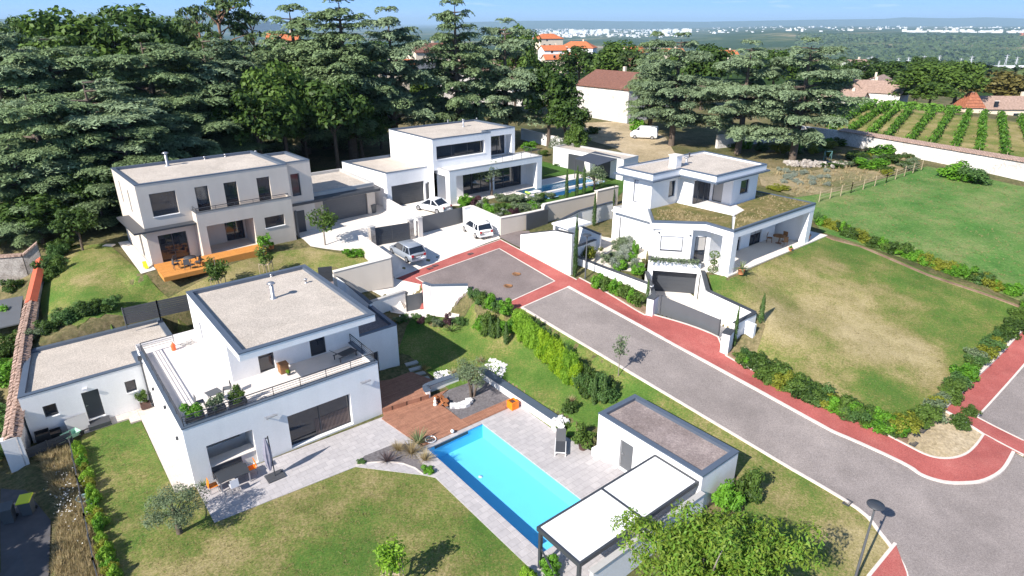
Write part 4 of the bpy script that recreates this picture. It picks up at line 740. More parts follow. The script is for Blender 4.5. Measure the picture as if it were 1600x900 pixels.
# ground floor
DG = [(3.2, 3.0), (11.0, 3.0), (11.0, 9), (9, 11), (-1.25, 11), (-1.25, 8.4), (-3.7, 5.7), (-1.5, 3.0), (.6, 3.0)]
DG = [(.4, 3.0), (11.3, 3.0), (11.3, 10.8), (-1.22, 12.9), (-1.22, 8.4), (-3.75, 5.85), (-1.75, 3.4), (-1.0, 3.9)]
wg = {0: [(2.9, 4.9, g+.02, 7.75, .15), (6.5, 8.5, g+.02, 7.75, .15)], 3: [(.9, 2.1, g+.2, 7.9, .15)], 5: [(.55, 2.45, 6.75, 8.15, .15)], 7: [(.3, 1.3, g+.05, 7.9, .1)]}
for i in range(len(DG)):
    W = Wl(DG[i], DG[(i+1) % len(DG)]); panel(mb, W, g-.6 if i != 5 else 5.0, 8.76, wg.get(i, []))
mb.build('ground_wall', M['white'], hD)
for h in wg[0]: window(hD, Wl(DG[0], DG[1]), *h, 2, 1, sill='no', shut=.5, shutm='blind')
window(hD, Wl(DG[5], DG[6]), *wg[5][0], 1, 1, shut=.86); window(hD, Wl(DG[3], DG[4]), *wg[3][0][:4], .15, 2, sill='no', shut=.55); window(hD, Wl(DG[7], DG[0]), *wg[7][0], sill='no', shut=.5, shutm='blind')
mb = MB(); mb.prism([(-1.1, .0), (-.35, 0), (-.35, .55), (-1.0, 1.0)], g-.2, 8.76); mb.build('pillar', M['white'], hD)
mb = MB(); mb.prism([(11.5, .02), (12.3, .02), (12.3, .6), (11.5, .6)], g-.2, 8.76); mb.build('pillar', M['white'], hD)
mb = MB(); mb.box(11.9, 12.3, .6, 8.6, g-.2, 8.76); mb.build('side_wall', M['white'], hD)
flat('terrace', [(-1.3, -.15), (15.9, -.1), (15.9, 2.9), (11.2, 2.95), (.4, 2.95), (-1.1, 3.9), (-1.8, 3.3)], 5.6, M['concrete'], .5, fr=FD)
# planter above the garage, garage below
mb = MB(); Wd = Wl((-4.35, 5.65), (-1.75, 2.35)); Wd.box(mb, -.1, Wd.L+.1, -.9, .0, 5.15, 6.1); mb.build('planter_wall', M['white'], hD); mb = MB(); Wd.box(mb, -.13, Wd.L+.13, -.93, .03, 6.1, 6.16); mb.build('planter_edge', M['anth'], hD)
door(hD, Wd, .35, Wd.L-.1, 2.9, 5.15, .9, 'anth', 6, 'garage_door', False)
mb = MB(); Wd.box(mb, Wd.L-.1, Wd.L+.1, -.95, -.05, 2.8, 5.15); mb.build('garage_wall', M['white'], hD); mb = MB(); Wd.box(mb, -.1, .35, -.95, -.05, 2.8, 5.15); mb.build('garage_wall', M['white'], hD)
mb = MB(); Wf_ = Wl((-1.1, 11), (-1.1, 8.6)); mb.box(-1.9, -1.25, 7.0, 12.5, 8.5, 8.62); mb.build('canopy', M['white'], hD)
for a, z in ((.3, 8.4), (2.9, 8.3)): mb = MB(); Wl(DG[5], DG[6]).box(mb, a, a+.14, 0, .12, z, z+.1); mb.build('wall_light', M['darkgrey'], hD)
# ------------------------------------------------------------------ garden walls, gates, fences
def wall_line(label, pts, tops, th=.22, m='white', cop='coping', base=None, cat='wall', name='garden_wall', ch=.06, co=.05, side=0):
    """pts world xy, tops heights; base follows the ground"""
    t = thing(name, label, cat, (pts[0][0], pts[0][1], 0)); o = Vector(pts[0]).to_2d() if len(pts[0]) > 2 else Vector(pts[0])
    mb = MB(); mc = MB(); P2 = [Vector(p[:2])-o for p in pts]
    for i in range(len(P2)-1):
        a, b = P2[i], P2[i+1]; d = (b-a).normalized(); n = Vector((-d.y, d.x)); e0 = d*(th/2 if i else 0)
        ta, tb = tops[i] if not isinstance(tops[i], tuple) else tops[i][1], tops[i+1] if not isinstance(tops[i+1], tuple) else tops[i+1][0]
        for M_, hw, za, zb, zt0, zt1 in ((mb, th/2, None, None, ta, tb), (mc, th/2+co, ta, tb, ta+ch, tb+ch)):
            v = []
            for p, zb_, zt in ((a-d*0, za, zt0), (b+d*0, zb, zt1)):
                bz = (base if base is not None else min(Tz(p.x+o.x+k*n.x*.6, p.y+o.y+k*n.y*.6) for k in (-1, 0, 1))-.3) if zb_ is None else zb_-.004
                for s in (-1, 1): q = p+n*hw*s; v += [(q.x, q.y, bz), (q.x, q.y, zt)]
            M_.add(v, [(0, 1, 3, 2), (4, 6, 7, 5), (0, 4, 5, 1), (2, 3, 7, 6), (1, 5, 7, 3), (0, 2, 6, 4)])
    w = mb.build('wall', M[m], t)
    if cop: mc.build('coping', M[cop], t)
    return t
def gate(label, p0, p1, z0, z1, m='anth', split=True, slats=0, name='gate', th=.06):
    p0, p1 = Vector(p0[:2]), Vector(p1[:2]); d = p1-p0; t = thing(name, label, 'gate', (p0.x, p0.y, 0), math.atan2(d.y, d.x)); L = d.length
    z0 = z0 if isinstance(z0, tuple) else (z0, z0); z1 = z1 if isinstance(z1, tuple) else (z1, z1)
    n = 2 if split else 1; at = lambda q, x: q[0]+(q[1]-q[0])*x/L
    for k in range(n):
        a, b = L*k/n+.01, L*(k+1)/n-.01; mb = MB()
        mb.add([(x, y, z) for x in (a, b) for y in (-th/2, th/2) for z in (at(z0, x), at(z1, x))], [(0, 1, 3, 2), (4, 6, 7, 5), (0, 4, 5, 1), (2, 3, 7, 6), (1, 5, 7, 3), (0, 2, 6, 4)])
        for i in range(slats): f = (i+1)/(slats+1); za, zb = at(z0, a)*(1-f)+at(z1, a)*f, at(z0, b)*(1-f)+at(z1, b)*f; mb.bar((a+.02, -th/2-.008, za), (b-.02, -th/2-.008, zb), .02, .03)
        mb.build('gate_leaf', M[m], t)
    for x in ((0, L) if name == 'gate' else ()): mb = MB(); mb.box(x-.04, x+.04, -.05, .05, at(z0, x)-.2, at(z1, x)+.04); mb.build('post', M['darkgrey'], t)
    return t
X2 = lambda *t: P(*t).to_2d()
# house A entry
a0, a1 = X2(575,471,3.3), X2(632,455,3.3)
wall_line('white retaining wall with dark coping below the entry drive of the nearest villa', [a0, a1], [3.2, 3.35], .25, cop='greycop')
g0 = X2(636,487,1.9); g1 = X2(661,480,2.0)
gate('grey single gate between white walls at the shady corner of the nearest villa', g0, g1, 1.9, 3.4, 'anth2', False)
wall_line('white wall with two wheelie bins standing against it, beside the asphalt square', [X2(662,442,4.4), X2(673,446,4.4), X2(731,445,4.35)], [4.4, 4.4, 4.35], .28, base=1.5)
wall_line('L-shaped beige wall with white coping at the corner of the silver car\'s drive', [X2(520,424,5.9), X2(610,402,6.3), X2(562,366,6.9)], [5.85, 6.3, 6.75], .3, 'beige', 'concrete', base=3.6)
wall_line('short grey wall with dark coping stepping down beside the nearest villa\'s garage', [X2(520,424,5.85), X2(541,440,5.0), X2(580,478,4.0)], [5.7, 4.9, 4.2], .22, 'white', 'anth2', base=3)
gate('dark fence panel between the beige wall and the nearest villa\'s roof', X2(497,425,5.3), X2(519,421,5.4), 4.3, 5.7, 'anth', False, 2, 'screen_fence')
# gate of house B with pillars
gate('slatted dark double gate behind the silver estate car', X2(587,385,5.1), X2(640,375,5.15), 5.1, 6.95, 'anth', True, 7)
for u, v, l in ((583, 386, 'stone gate pillar with grey cap left of the slatted gate'), (643, 374, 'stone gate pillar with grey cap right of the slatted gate'), (656, 371, 'slim pale gate pillar beside the plain grey sliding gate')):
    p = P(u, v, 5.1); t = thing('gate_pillar', l, 'pillar', (p.x, p.y, 5.0), FB.th, 'gate pillars of the parking court'); mb = MB(); mb.box(-.24, .24, -.24, .24, 0, 2.1); mb.build('shaft', M['stone'] if u < 650 else M['concrete'], t); mb = MB(); mb.box(-.3, .3, -.3, .3, 2.1, 2.2); mb.build('cap', M['greycop'], t)
gate('plain grey sliding gate in front of the white coupe', X2(661,365,5.2), X2(725,349,5.2), 5.2, 7.0, 'anth2', False)
wall_line('white wall between the two driveways, ending at the plain grey gate', [FC.W(-5.7, 1.4), FC.W(-6.35, -7.3)], [7.2, 6.95], .25, cop='concrete', co=.02)
wall_line('white garden wall with mailbox slots beside the white hatchback', [X2(724,325,7.1), X2(737,321,7.2), X2(781,340,6.95)], [7.1, 7.15, 6.9], .25, cop='concrete', base=4.6)
p = P(760, 350, 6.0); t = thing('mailbox', 'dark mailbox set in the white wall behind the white hatchback', 'mailbox', (p.x, p.y, 5.9), FC.th+math.pi/2); mb = MB(); mb.box(-.2, .2, -.1, .18, 0, .5); mb.build('body', M['anth2'], t); mb = MB(); mb.box(-.15, .15, .18, .19, .35, .42); mb.build('flap', M['steel'], t)
wall_line('grey garden wall with stepped pale coping along the planted bank of the far villa', [X2(781,340,6.95), X2(824,332,7), X2(848,326,7.1), X2(850,322,7.2), X2(931,302,7.5), X2(932,300,7.7), X2(965,291,7.9)], [6.9, 6.95, (7.0, 7.35), 7.4, (7.5, 7.8), 7.8, 7.9], .3, 'beige', 'concrete', base=4.5)
gate('blue-grey ribbed metal gate in the shade at the end of the square', X2(822,360,5.3), X2(856,348,5.5), 5.3, 7.0, 'anth2', False, 0, 'panel_gate')
# big white wall of house D
wall_line('tall bright white wall with dark coping along the red pavement', [PP(815,389,SQ).to_2d(), PP(868,418,SQ).to_2d(), X2(893,431,4.2)], [6.35, 8.0, 8.1], .3, base=3.6, cop='anth', co=.02)
pb = P(900, 428, 4.2); t = thing('entry_portal', 'white entry portal with flat overhanging slab roof beside the slim cypress', 'portal', (pb.x, pb.y, 4.0), FD.th); mb = MB(); mb.box(-.3, .8, .9, 2.1, 0, 4.35); mb.build('pillar', M['white'], t); mb = MB(); mb.box(-.7, 2.2, .5, 2.6, 4.35, 4.5); mb.build('roof', M['white'], t); mb = MB(); mb.box(.802, .86, 1.0, 2.0, .6, 3.4); mb.build('door', M['anth2'], t)
wall_line('white inner wall with dark coping above the gravel garden', [X2(906,353,7.2), X2(939,366,6.8)], [7.2, 6.75], .22, cop='anth', base=4.2)
wall_line('low white wall with dark coping beside the round green bush', [X2(899,386,6.1), X2(938,372,6.2)], [6.1, 6.2], .22, cop='anth', base=4.2)
wall_line('long white boundary wall with dark coping behind the gravel garden cypress', [X2(866,349,7.0), X2(905,328,7.4), X2(957,314,7.6)], [7.0, 7.3, 7.5], .22, cop='anth', base=4.6)
wall_line('low white front wall with dark coping below the silver shrubs', [X2(899,400,5.3), X2(945,418,5.2), X2(1010,442,4.9), X2(1020,446,4.9)], [5.3, 5.2, 4.9, 4.9], .25, base=2.8, cop='anth')
wall_line('second low white wall with dark coping beside the laurel bushes', [X2(945,421,4.6), X2(1008,452,4.2)], [4.6, 4.2], .2, base=2.8, cop='anth')
wall_line('white wall with dark coping between ramp gate pillar and garage', [FD.W(-7.3, 2.6), FD.W(-4.5, 5.75)], [4.6, 5.0], .22, base=2.5, cop='anth')
# D gate and ramp walls
gp = lambda u, v, z, l: None
for u, v, z, l, hh in ((1015, 498, 3.0, 'white gate pillar with dark cap left of the garage ramp gate', 1.9), (1131, 556, 2.5, 'white gate pillar with dark cap right of the garage ramp gate', 1.95)):
    p = P(u, v, z); t = thing('gate_pillar', l, 'pillar', (p.x, p.y, z-.1), FD.th+.25, 'gate pillars of the ramp'); mb = MB(); mb.box(-.2, .75, -.28, .28, 0, hh); mb.build('shaft', M['white'], t); mb = MB(); mb.box(-.24, .79, -.32, .32, hh, hh+.07); mb.build('cap', M['anth'], t)
gate('wide plain dark grey gate at the foot of the garage ramp', X2(1031,495,2.9), X2(1121,535,2.6), (2.9, 2.65), (4.75, 4.5), 'anth2', False)
wall_line('white wall with dark coping along the garage ramp and lawn', [FD.W(-1.9, 1.9), FD.W(-4.7, -.6), FD.W(-4.5, -4.7), FD.W(-6.9, -4.5)], [5.6, 5.35, 4.85, 4.6], .25, base=2.5, cop='anth')
p = P(1168, 520, 3.6); t = thing('meter_box', 'pale meter cabinet on the outer face of the ramp wall', 'cabinet', (p.x, p.y, 3.3), FD.th-math.pi/2); mb = MB(); mb.box(-.55, .55, -.2, .12, 0, 1.2); mb.build('cabinet', M['white'], t, .02); mb = MB(); mb.box(-.48, -.04, -.215, -.2, .1, 1.1); mb.box(.04, .48, -.215, -.2, .1, 1.1); mb.build('door', M['shutter'], t)
# back walls
wall_line('long white rendered wall with tiled top below the vineyard', [X2(1312,203,9.1), X2(1420,221,8.9), X2(1600,251,8.6), X2(1720,272,8.4)], [9.0, 8.8, 8.5, 8.3], .5, 'oldwall', None, base=5)
o = bpy.data.objects[-1] if False else None
wt = thing('wall_capping', 'band of old brown tiles along the top of the long white wall', 'tile capping', (0, 0, 0)); mb = MB(); q = [(X2(1312,203,9.1), 9.1), (X2(1420,221,8.9), 8.9), (X2(1600,251,8.6), 8.6), (X2(1720,272,8.4), 8.4)]
for (a, za), (b, zb) in zip(q, q[1:]):
    d = (b-a).normalized(); n = Vector((-d.y, d.x)); v = [(*(a-n*.5), za), (*(b-n*.5), zb), (*(b+n*1.0), zb+.22), (*(a+n*1.0), za+.22), (*(a-n*.5), za-.12), (*(b-n*.5), zb-.12), (*(b+n*1.0), zb), (*(a+n*1.0), za)]; mb.add(v, [(0, 1, 2, 3), (0, 4, 5, 1), (2, 6, 7, 3), (4, 7, 6, 5)] if (v[1][0]-v[0][0])*(v[2][1]-v[0][1])-(v[1][1]-v[0][1])*(v[2][0]-v[0][0]) > 0 else [(3, 2, 1, 0), (1, 5, 4, 0), (3, 7, 6, 2), (5, 6, 7, 4)])
mb.build('tiles', M['tile_old'], wt)
wall_line('white perimeter wall behind the far villa\'s lawn', [X2(815,204,8.0), X2(902,224,7.9)], [8.3, 8.1], .3, cop='concrete')
wall_line('weathered stone wall in the shade of the cedars on the right', [X2(1120,222,7.5), X2(1250,206,8), X2(1312,203,9.1)], [8.6, 9.0, 9.0], .5, 'oldwall', None)
# long tile-capped wall on the left
lw = [(P(24, 700, 1.3), 2.1), (P(33, 600, 2.6), 3.2), (P(40, 530, 3.6), 4.0), (P(52, 470, 4.4), 4.8), (P(66, 410, 5.4), 5.9)]
wall_line('old plastered boundary wall climbing the left edge of the plot', [p.to_2d() for p, _ in lw], [z-.12 for _, z in lw], .45, 'oldwall', None, base=-1)
cp = thing('wall_capping', 'weathered pinkish tile capping on the old boundary wall at left', 'tile capping'); mb = MB()
for (a, za), (b, zb) in zip(lw[:-1], lw[1:-1]):
    n = max(2, int((b-a).length/.36)); d = (b-a).to_2d().normalized(); nn = Vector((-d.y, d.x))
    for k in range(n):
        p = a.lerp(b, (k+.5)/n); z = za+(zb-za)*(k+.5)/n
        for s in (-1, 1):
            for off in (.15, .38): c = p.to_2d()+nn*s*off; mb.obox((c.x+random.uniform(-.03, .03), c.y, z-off*.35+random.uniform(0, .04)), (.42, .26, .05), rz=math.atan2(d.y, d.x)+random.uniform(-.08, .08), rx=-s*.45)
        mb.obox((p.x, p.y, z+.05), (.4, .2, .08), rz=math.atan2(d.y, d.x))
mb.build('tiles', M['tile_old'], cp)
cp = thing('wall_capping', 'bright orange-red metal capping on the upper stretch of the left boundary wall', 'wall capping'); mb = MB(); (a, za), (b, zb) = lw[3], lw[4]; d = (b-a).to_2d().normalized(); nn = Vector((-d.y, d.x))*.42
a = a+(a-b)*.12; mb.add([(*(a.to_2d()-nn), za-.2), (*a.to_2d(), za+.06), (*(a.to_2d()+nn), za-.2), (*(b.to_2d()-nn), zb-.2), (*b.to_2d(), zb+.06), (*(b.to_2d()+nn), zb-.2)], [(0, 3, 4, 1), (1, 4, 5, 2), (0, 1, 2), (3, 5, 4), (0, 2, 5, 3)]); mb.build('sheet', mat('red_sheet', (.55, .12, .06), .6), cp)
wall_line('grey rubble wall with tiled top behind the left boundary wall', [P(-40, 425, 4.4).to_2d(), P(40, 412, 4.9).to_2d(), P(64, 400, 5.4).to_2d()], [5.6, 5.7, 6.6], .4, 'stone', 'tile_old', base=2, ch=.15, co=.12)
sr = thing('lean_to_roof', 'dark lean-to roof tucked behind the left boundary wall', 'shed roof'); mb = MB(); q = [P(-60, 480, 3.4), P(36, 462, 3.8), P(30, 505, 3.0), P(-60, 525, 2.6)]; mb.add([tuple(k) for k in q]+[(k.x, k.y, k.z-.1) for k in q], [(3, 2, 1, 0), (4, 5, 6, 7), (0, 1, 5, 4), (1, 2, 6, 5), (2, 3, 7, 6), (3, 0, 4, 7)]); mb.build('sheet', M['anth2'], sr)
# white end pier of that wall by the compost corner
p = P(30, 725, 0); t = thing('wall_pier', 'white rendered end pier of the left boundary wall', 'pier', (p.x, p.y, -.4), FA.th); mb = MB(); mb.box(-.45, .5, -.3, .2, 0, 2.4); mb.build('pier', M['white'], t)
# timber / slat fences
def fence(label, pts, h, m='darkgrey', rails=8, step=2.0, gap=.02):
    t = thing('fence', label, 'fence'); 
    for a, b in zip(pts, pts[1:]):
        a, b = Vector(a), Vector(b); n = max(1, round((b-a).length/step))
        for k in range(n+1): p = a.lerp(b, k/n); mb = MB(); mb.box(p.x-.035, p.x+.035, p.y-.035, p.y+.035, p.z-.3, p.z+h+.05); mb.build('post', M['darkgrey'] if m != 'stake' else M['stake'], t)
        mb = MB(); sh = h/rails
        for k in range(rails): z = sh*(k+.5); mb.bar(a+Vector((0, 0, z)), b+Vector((0, 0, z)), .03, sh-gap)
        mb.build('slat_panel', M[m], t)
    return t
fence('dark grey slatted fence between the two nearest villas\' gardens', [P(197,507,3.9), P(250,495,4.0), P(300,484,4.1)], 1.35)
fence('thin wire fence on leaning stakes beside the vegetable plot', [P(1280,312,6.2), P(1330,298,6.4), P(1385,282,6.6), P(1440,262,6.9)], 1.0, 'stake', 3, 2.5, .3)
ff = fence('thin dark wire fence with grasses beside the daisies', [Vector((*P(u, v, 0)[:2], Tz(*P(u, v, 0)[:2]))) for u, v in ((112,700),(124,760),(136,820),(150,890),(160,930))], .8, 'darkgrey', 4, 2.0, .19)
fence('low dark grey fence closing the compost corner by the annex', [FA.W(-7.6,9.2,.1), FA.W(-5.0,9.6,.1)], .7, 'darkgrey', 3, 1.2)
# ------------------------------------------------------------------ pools, terraces and decks
flat('patio', [(.03,-3.6),(8.1,-4.1),(10.9,-7.35),(11.35,-8.0),(11.35,-20.1),(20.45,-20.1),(20.45,-12.4),(20.05,-9),(20.2,-5.0),(12.3,-5.0),(12.0,-.4),(.03,-.02)], .0, M['paver'], .1, holes=[rectp(12.42,16.82,-16.4,-5.32)], fr=FA)
flat('path', [(-1.05,.3),(-.02,.15),(-.02,11.1),(-.4,11.1),(-1.05,10.9)], .04, M['pathp'], .3, fr=FA)
flat('path', [(-4.3,10.3),(-1.7,10.3),(-1.7,9.6),(-1.06,9.6),(-1.06,10.9),(-.06,11.13),(-4.3,11.13)], .05, M['pathp'], .3, fr=FA)
flat('courtyard', [(2.62,13.0),(3.9,13.0),(12.4,13.0),(12.4,18.0),(2.62,19.0)], .32, M['paver'], .2, fr=FA)
pool = house_root(FA, 'swimming_pool', 'bright turquoise rectangular swimming pool beside the nearest villa', 'pool', 0)
def pool_build(root, x0, x1, y0, y1, z, depth, wl, cop, copm='paver', lm='pool', wm=None, poly=None):
    mb = MB(); mb.quad((x0, y0, z-depth), (x1, y0, z-depth), (x1, y1, z-depth), (x0, y1, z-depth))
    c = [(x0, y0), (x1, y0), (x1, y1), (x0, y1)]
    for i in range(4): a, b = c[i], c[(i+1) % 4]; mb.quad((*b, z-depth), (*a, z-depth), (*a, z+.0), (*b, z+.0))
    mb.build('basin', M[lm], root)
    mb = MB(); ring(mb, offset_poly(c, cop), offset_poly(c, -.03), z-.05, z+.012); mb.build('coping', M[copm], root)
    mb = MB(); mb.quad((x0, y0, z-wl), (x1, y0, z-wl), (x1, y1, z-wl), (x0, y1, z-wl)); mb.build('water', wm, root)
def water_mat(name, tint, rough=.02, bump=.04):
    m, n, l, b = new_mat(name); n.remove(b); o = n['Material Output']; tr = n.new('ShaderNodeBsdfTransparent'); tr.inputs[0].default_value = (*tint, 1); gl = n.new('ShaderNodeBsdfGlossy'); gl.inputs['Roughness'].default_value = rough
    fr = n.new('ShaderNodeFresnel'); fr.inputs[0].default_value = 1.33; mx = n.new('ShaderNodeMixShader'); nz = n.new('ShaderNodeTexNoise'); nz.inputs['Scale'].default_value = 2.2; nz.inputs['Detail'].default_value = 3; bp = n.new('ShaderNodeBump'); bp.inputs['Strength'].default_value = bump; bp.inputs['Distance'].default_value = .1
    tc = n.new('ShaderNodeTexCoord'); l.new(tc.outputs['Object'], nz.inputs['Vector']); l.new(nz.outputs[0], bp.inputs['Height']); l.new(bp.outputs[0], gl.inputs['Normal']); l.new(bp.outputs[0], fr.inputs['Normal']); gm_ = n.new('ShaderNodeNewGeometry'); iv = n.new('ShaderNodeMath'); iv.operation = 'SUBTRACT'; iv.inputs[0].default_value = 1; l.new(gm_.outputs['Backfacing'], iv.inputs[1]); mu = n.new('ShaderNodeMath'); mu.operation = 'MULTIPLY'; l.new(fr.outputs[0], mu.inputs[0]); l.new(iv.outputs[0], mu.inputs[1]); l.new(mu.outputs[0], mx.inputs[0]); l.new(tr.outputs[0], mx.inputs[1]); l.new(gl.outputs[0], mx.inputs[2]); l.new(mx.outputs[0], o.inputs['Surface']); return m
pool_build(pool, 12.42, 16.82, -16.4, -5.32, 0, 1.15, .12, .3, 'paver', 'pool', water_mat('pool_water', (.88, .97, .99), .03, .14))
mb = MB(); mb.box(13.0, 15.6, -5.36, -5.325, -.28, -.1); mb.build('skimmer', M['anth'], pool); mb = MB(); mb.lathe([(.14, 0), (.14, .02), (.01, .03)], 14, (14.3, -8.5, -1.15)); mb.build('drain', M['shutter'], pool)
mb = MB(); mb.box(12.43, 13.9, -16.38, -15.6, -1.1, -.45); mb.box(12.43, 13.4, -15.6, -15.2, -1.1, -.8); mb.build('steps', M['pool'], pool)
flat('timber_deck', [(12.05,-.35),(11.75,-.6),(12.28,-5.0),(20.1,-5.0),(20.1,-4.15),(15.9,-4.1),(15.85,-1.0),(17.3,-.35),(12.16,-.05)], .05, M['deck'], .15, kind=None, fr=FA); tag(bpy.data.objects['timber_deck.001'] if 'timber_deck.001' in bpy.data.objects else bpy.data.objects['timber_deck'], 'long reddish-brown timber deck along the far end of the turquoise pool', 'deck')
ud = flat('timber_deck', [(12.16,-.05),(15.6,-.5),(16.9,1.0),(15.9,4.25),(12.16,4.25)], .38, M['deck'], .5, kind=None, fr=FA); tag(ud, 'raised shaded timber deck step at the villa\'s right-hand corner', 'deck')
flat('gravel_bed', [(15.95,-4.1),(20.15,-4.15),(20.2,-.6),(17.4,-.4),(15.95,-.9)], .04, M['slate'], .1, fr=FA)
lwl = house_root(FA, 'garden_wall', 'long low white wall with slate coping between gravel bed, pool terrace and lawn', 'wall', 0); mb = MB(); mb.box(20.2, 20.5, -8.7, -.2, -.1, .62); mb.build('wall', M['white'], lwl); mb = MB(); mb.box(20.1, 20.75, -8.7, -.1, .62, .68); mb.build('coping', M['coping'], lwl)
lwl = house_root(FA, 'garden_wall', 'curved low white wall with slate coping between timber deck and stepping stones', 'wall', 0)
cv = smooth([Vector((15.6,-.45)), Vector((15.75,.1)), Vector((16.2,.35)), Vector((18.6,.2))], 6); mb = MB(); mc = MB()
for a, b in zip(cv, cv[1:]): mb.bar((*a, .28), (*b, .28), .28, .6); mc.bar((*a, .61), (*b, .61), .5, .06)
mb.build('wall', M['white'], lwl); mc.build('coping', M['coping'], lwl)
gb = house_root(FA, 'gabion', 'white stone gabion block at the end of the long low white wall', 'gabion', 0); mb = MB()
for k in range(110): c = Vector((random.uniform(20.05, 20.95), random.uniform(-9.5, -8.75), random.uniform(.05, .75))); s = random.uniform(.13, .24); mb.obox(c, (s*1.2, s, s*.9), random.uniform(0, 3), random.uniform(-.5, .5), random.uniform(-.5, .5))
mb.build('stones', M['pebble'], gb)
for pl in ([(17.1,.95),(18.9,.6),(18.7,1.6),(17.6,2.0)], [(20.85,-2.3),(20.85,-.2),(21.7,.1),(21.9,-1.7)]):
    mb = MB(); q = 0
    while q < 170:
        x, y = random.uniform(17, 22), random.uniform(-2.4, 2.1)
        if sdist(np.array([x]), np.array([y]), pl)[0] < 0: p = FA.W(x, y); a = random.uniform(.05, .13); mb.obox((p.x, p.y, Tz(p.x, p.y)+.06), (a*1.3, a, a*.8), random.uniform(0, 3), random.uniform(-.6, .6), random.uniform(-.6, .6)); q += 1
    tag(mb.build('white_pebbles', M['pebble']), kind='stuff')
bc = [FA.px(u, v, 0) for u, v in ((556,727),(580,722.5),(607,721.5),(630,724.5),(648,731),(661,741))]
drape('gravel_bed', FA.poly(bc+[(11.3,-7.2),(11.6,-5.0),(12.1,-4.4),(11.0,-3.6),(9.0,-3.5)]), .075, M['slate'], .4)
strip('bed_edging', [FA.W(*q).to_2d() for q in bc], .09, .05, M['kerb'], off=.03)
wr = house_root(FA, 'decking_sign', 'round white ring with green pattern lying on the deck by the pool corner', 'ring', 0)
x, y = FA.px(673, 687, .06); mb = MB(); mb.tube([(x+.34*math.cos(t), y+.34*math.sin(t), .09) for t in np.linspace(0, 2*math.pi, 25)], .035, 6); mb.build('ring', M['white'], wr); mb = MB()
for k in range(7): t = random.uniform(0, 6.28); r = random.uniform(0, .2); mb.lathe([(.09, 0), (.09, .02), (.01, .03)], 7, (x+r*math.cos(t), y+r*math.sin(t), .06))
mb.build('leaf_pattern', M['anth2'], wr); wr['category'] = 'ring'; wr.name = 'pool_ring'
ss = []
for k, (u, v) in enumerate(((643,567),(649,573),(654,579),(660,585),(665,591),(670,597))):
    p = P(u, v, .6); t = MB(); t.box(-.5, .5, -.19, .19, -.1, .05); o = t.build('stepping_stone', M['greycop']); o.location = (p.x, p.y, Tz(p.x, p.y)+.03); o.rotation_euler = (0, 0, FA.th-.15)
    tag(o, ['first', 'second', 'third', 'fourth', 'fifth', 'sixth'][k]+' grey stepping stone counted from the shaded far end of the row', 'stepping stone', 'stepping stones beside the deck')
# C pool
poolC = house_root(FC, 'swimming_pool', 'long narrow deep-blue pool beside the far white villa', 'pool', 6)
M['poolC'] = mat('pool_liner_blue', (.05, .24, .38), .6, var=.1, scale=1)
pool_build(poolC, 10.4, 22.4, -4.4, -1.9, 5.99, .9, .12, .3, 'concrete', 'poolC', water_mat('pool_water_blue', (.72, .93, .97), .03, .25))
flat('terrace', [(.7,-2.4),(1.5,-3.0),(9.8,-2.6),(10.0,-4.8),(22.9,-4.8),(22.9,-1.4),(23.8,.6),(14.4,.6),(14.4,1.2),(.7,1.2)], 5.985, M['terr'], .25, holes=[rectp(10.4,22.4,-4.4,-1.9)], fr=FC)
fl = house_root(FC, 'pool_float', 'white and lime green inflatable lounger floating at the near end of the narrow blue pool', 'pool float', 6)
fx, fy = 12.0, -3.5; mb = MB()
for k in range(5): mb.tube([(fx-.9, fy-.34+.17*k, 5.93), (fx+.9, fy-.34+.17*k, 5.93)], .085, 8)
mb.build('mattress', M['white'], fl); mb = MB(); mb.tube([(fx-.95, fy-.42, 6.0), (fx-.95, fy+.42, 6.0)], .13, 8); mb.build('headrest', mat('lime_vinyl', (.45, .75, .12), .4), fl)
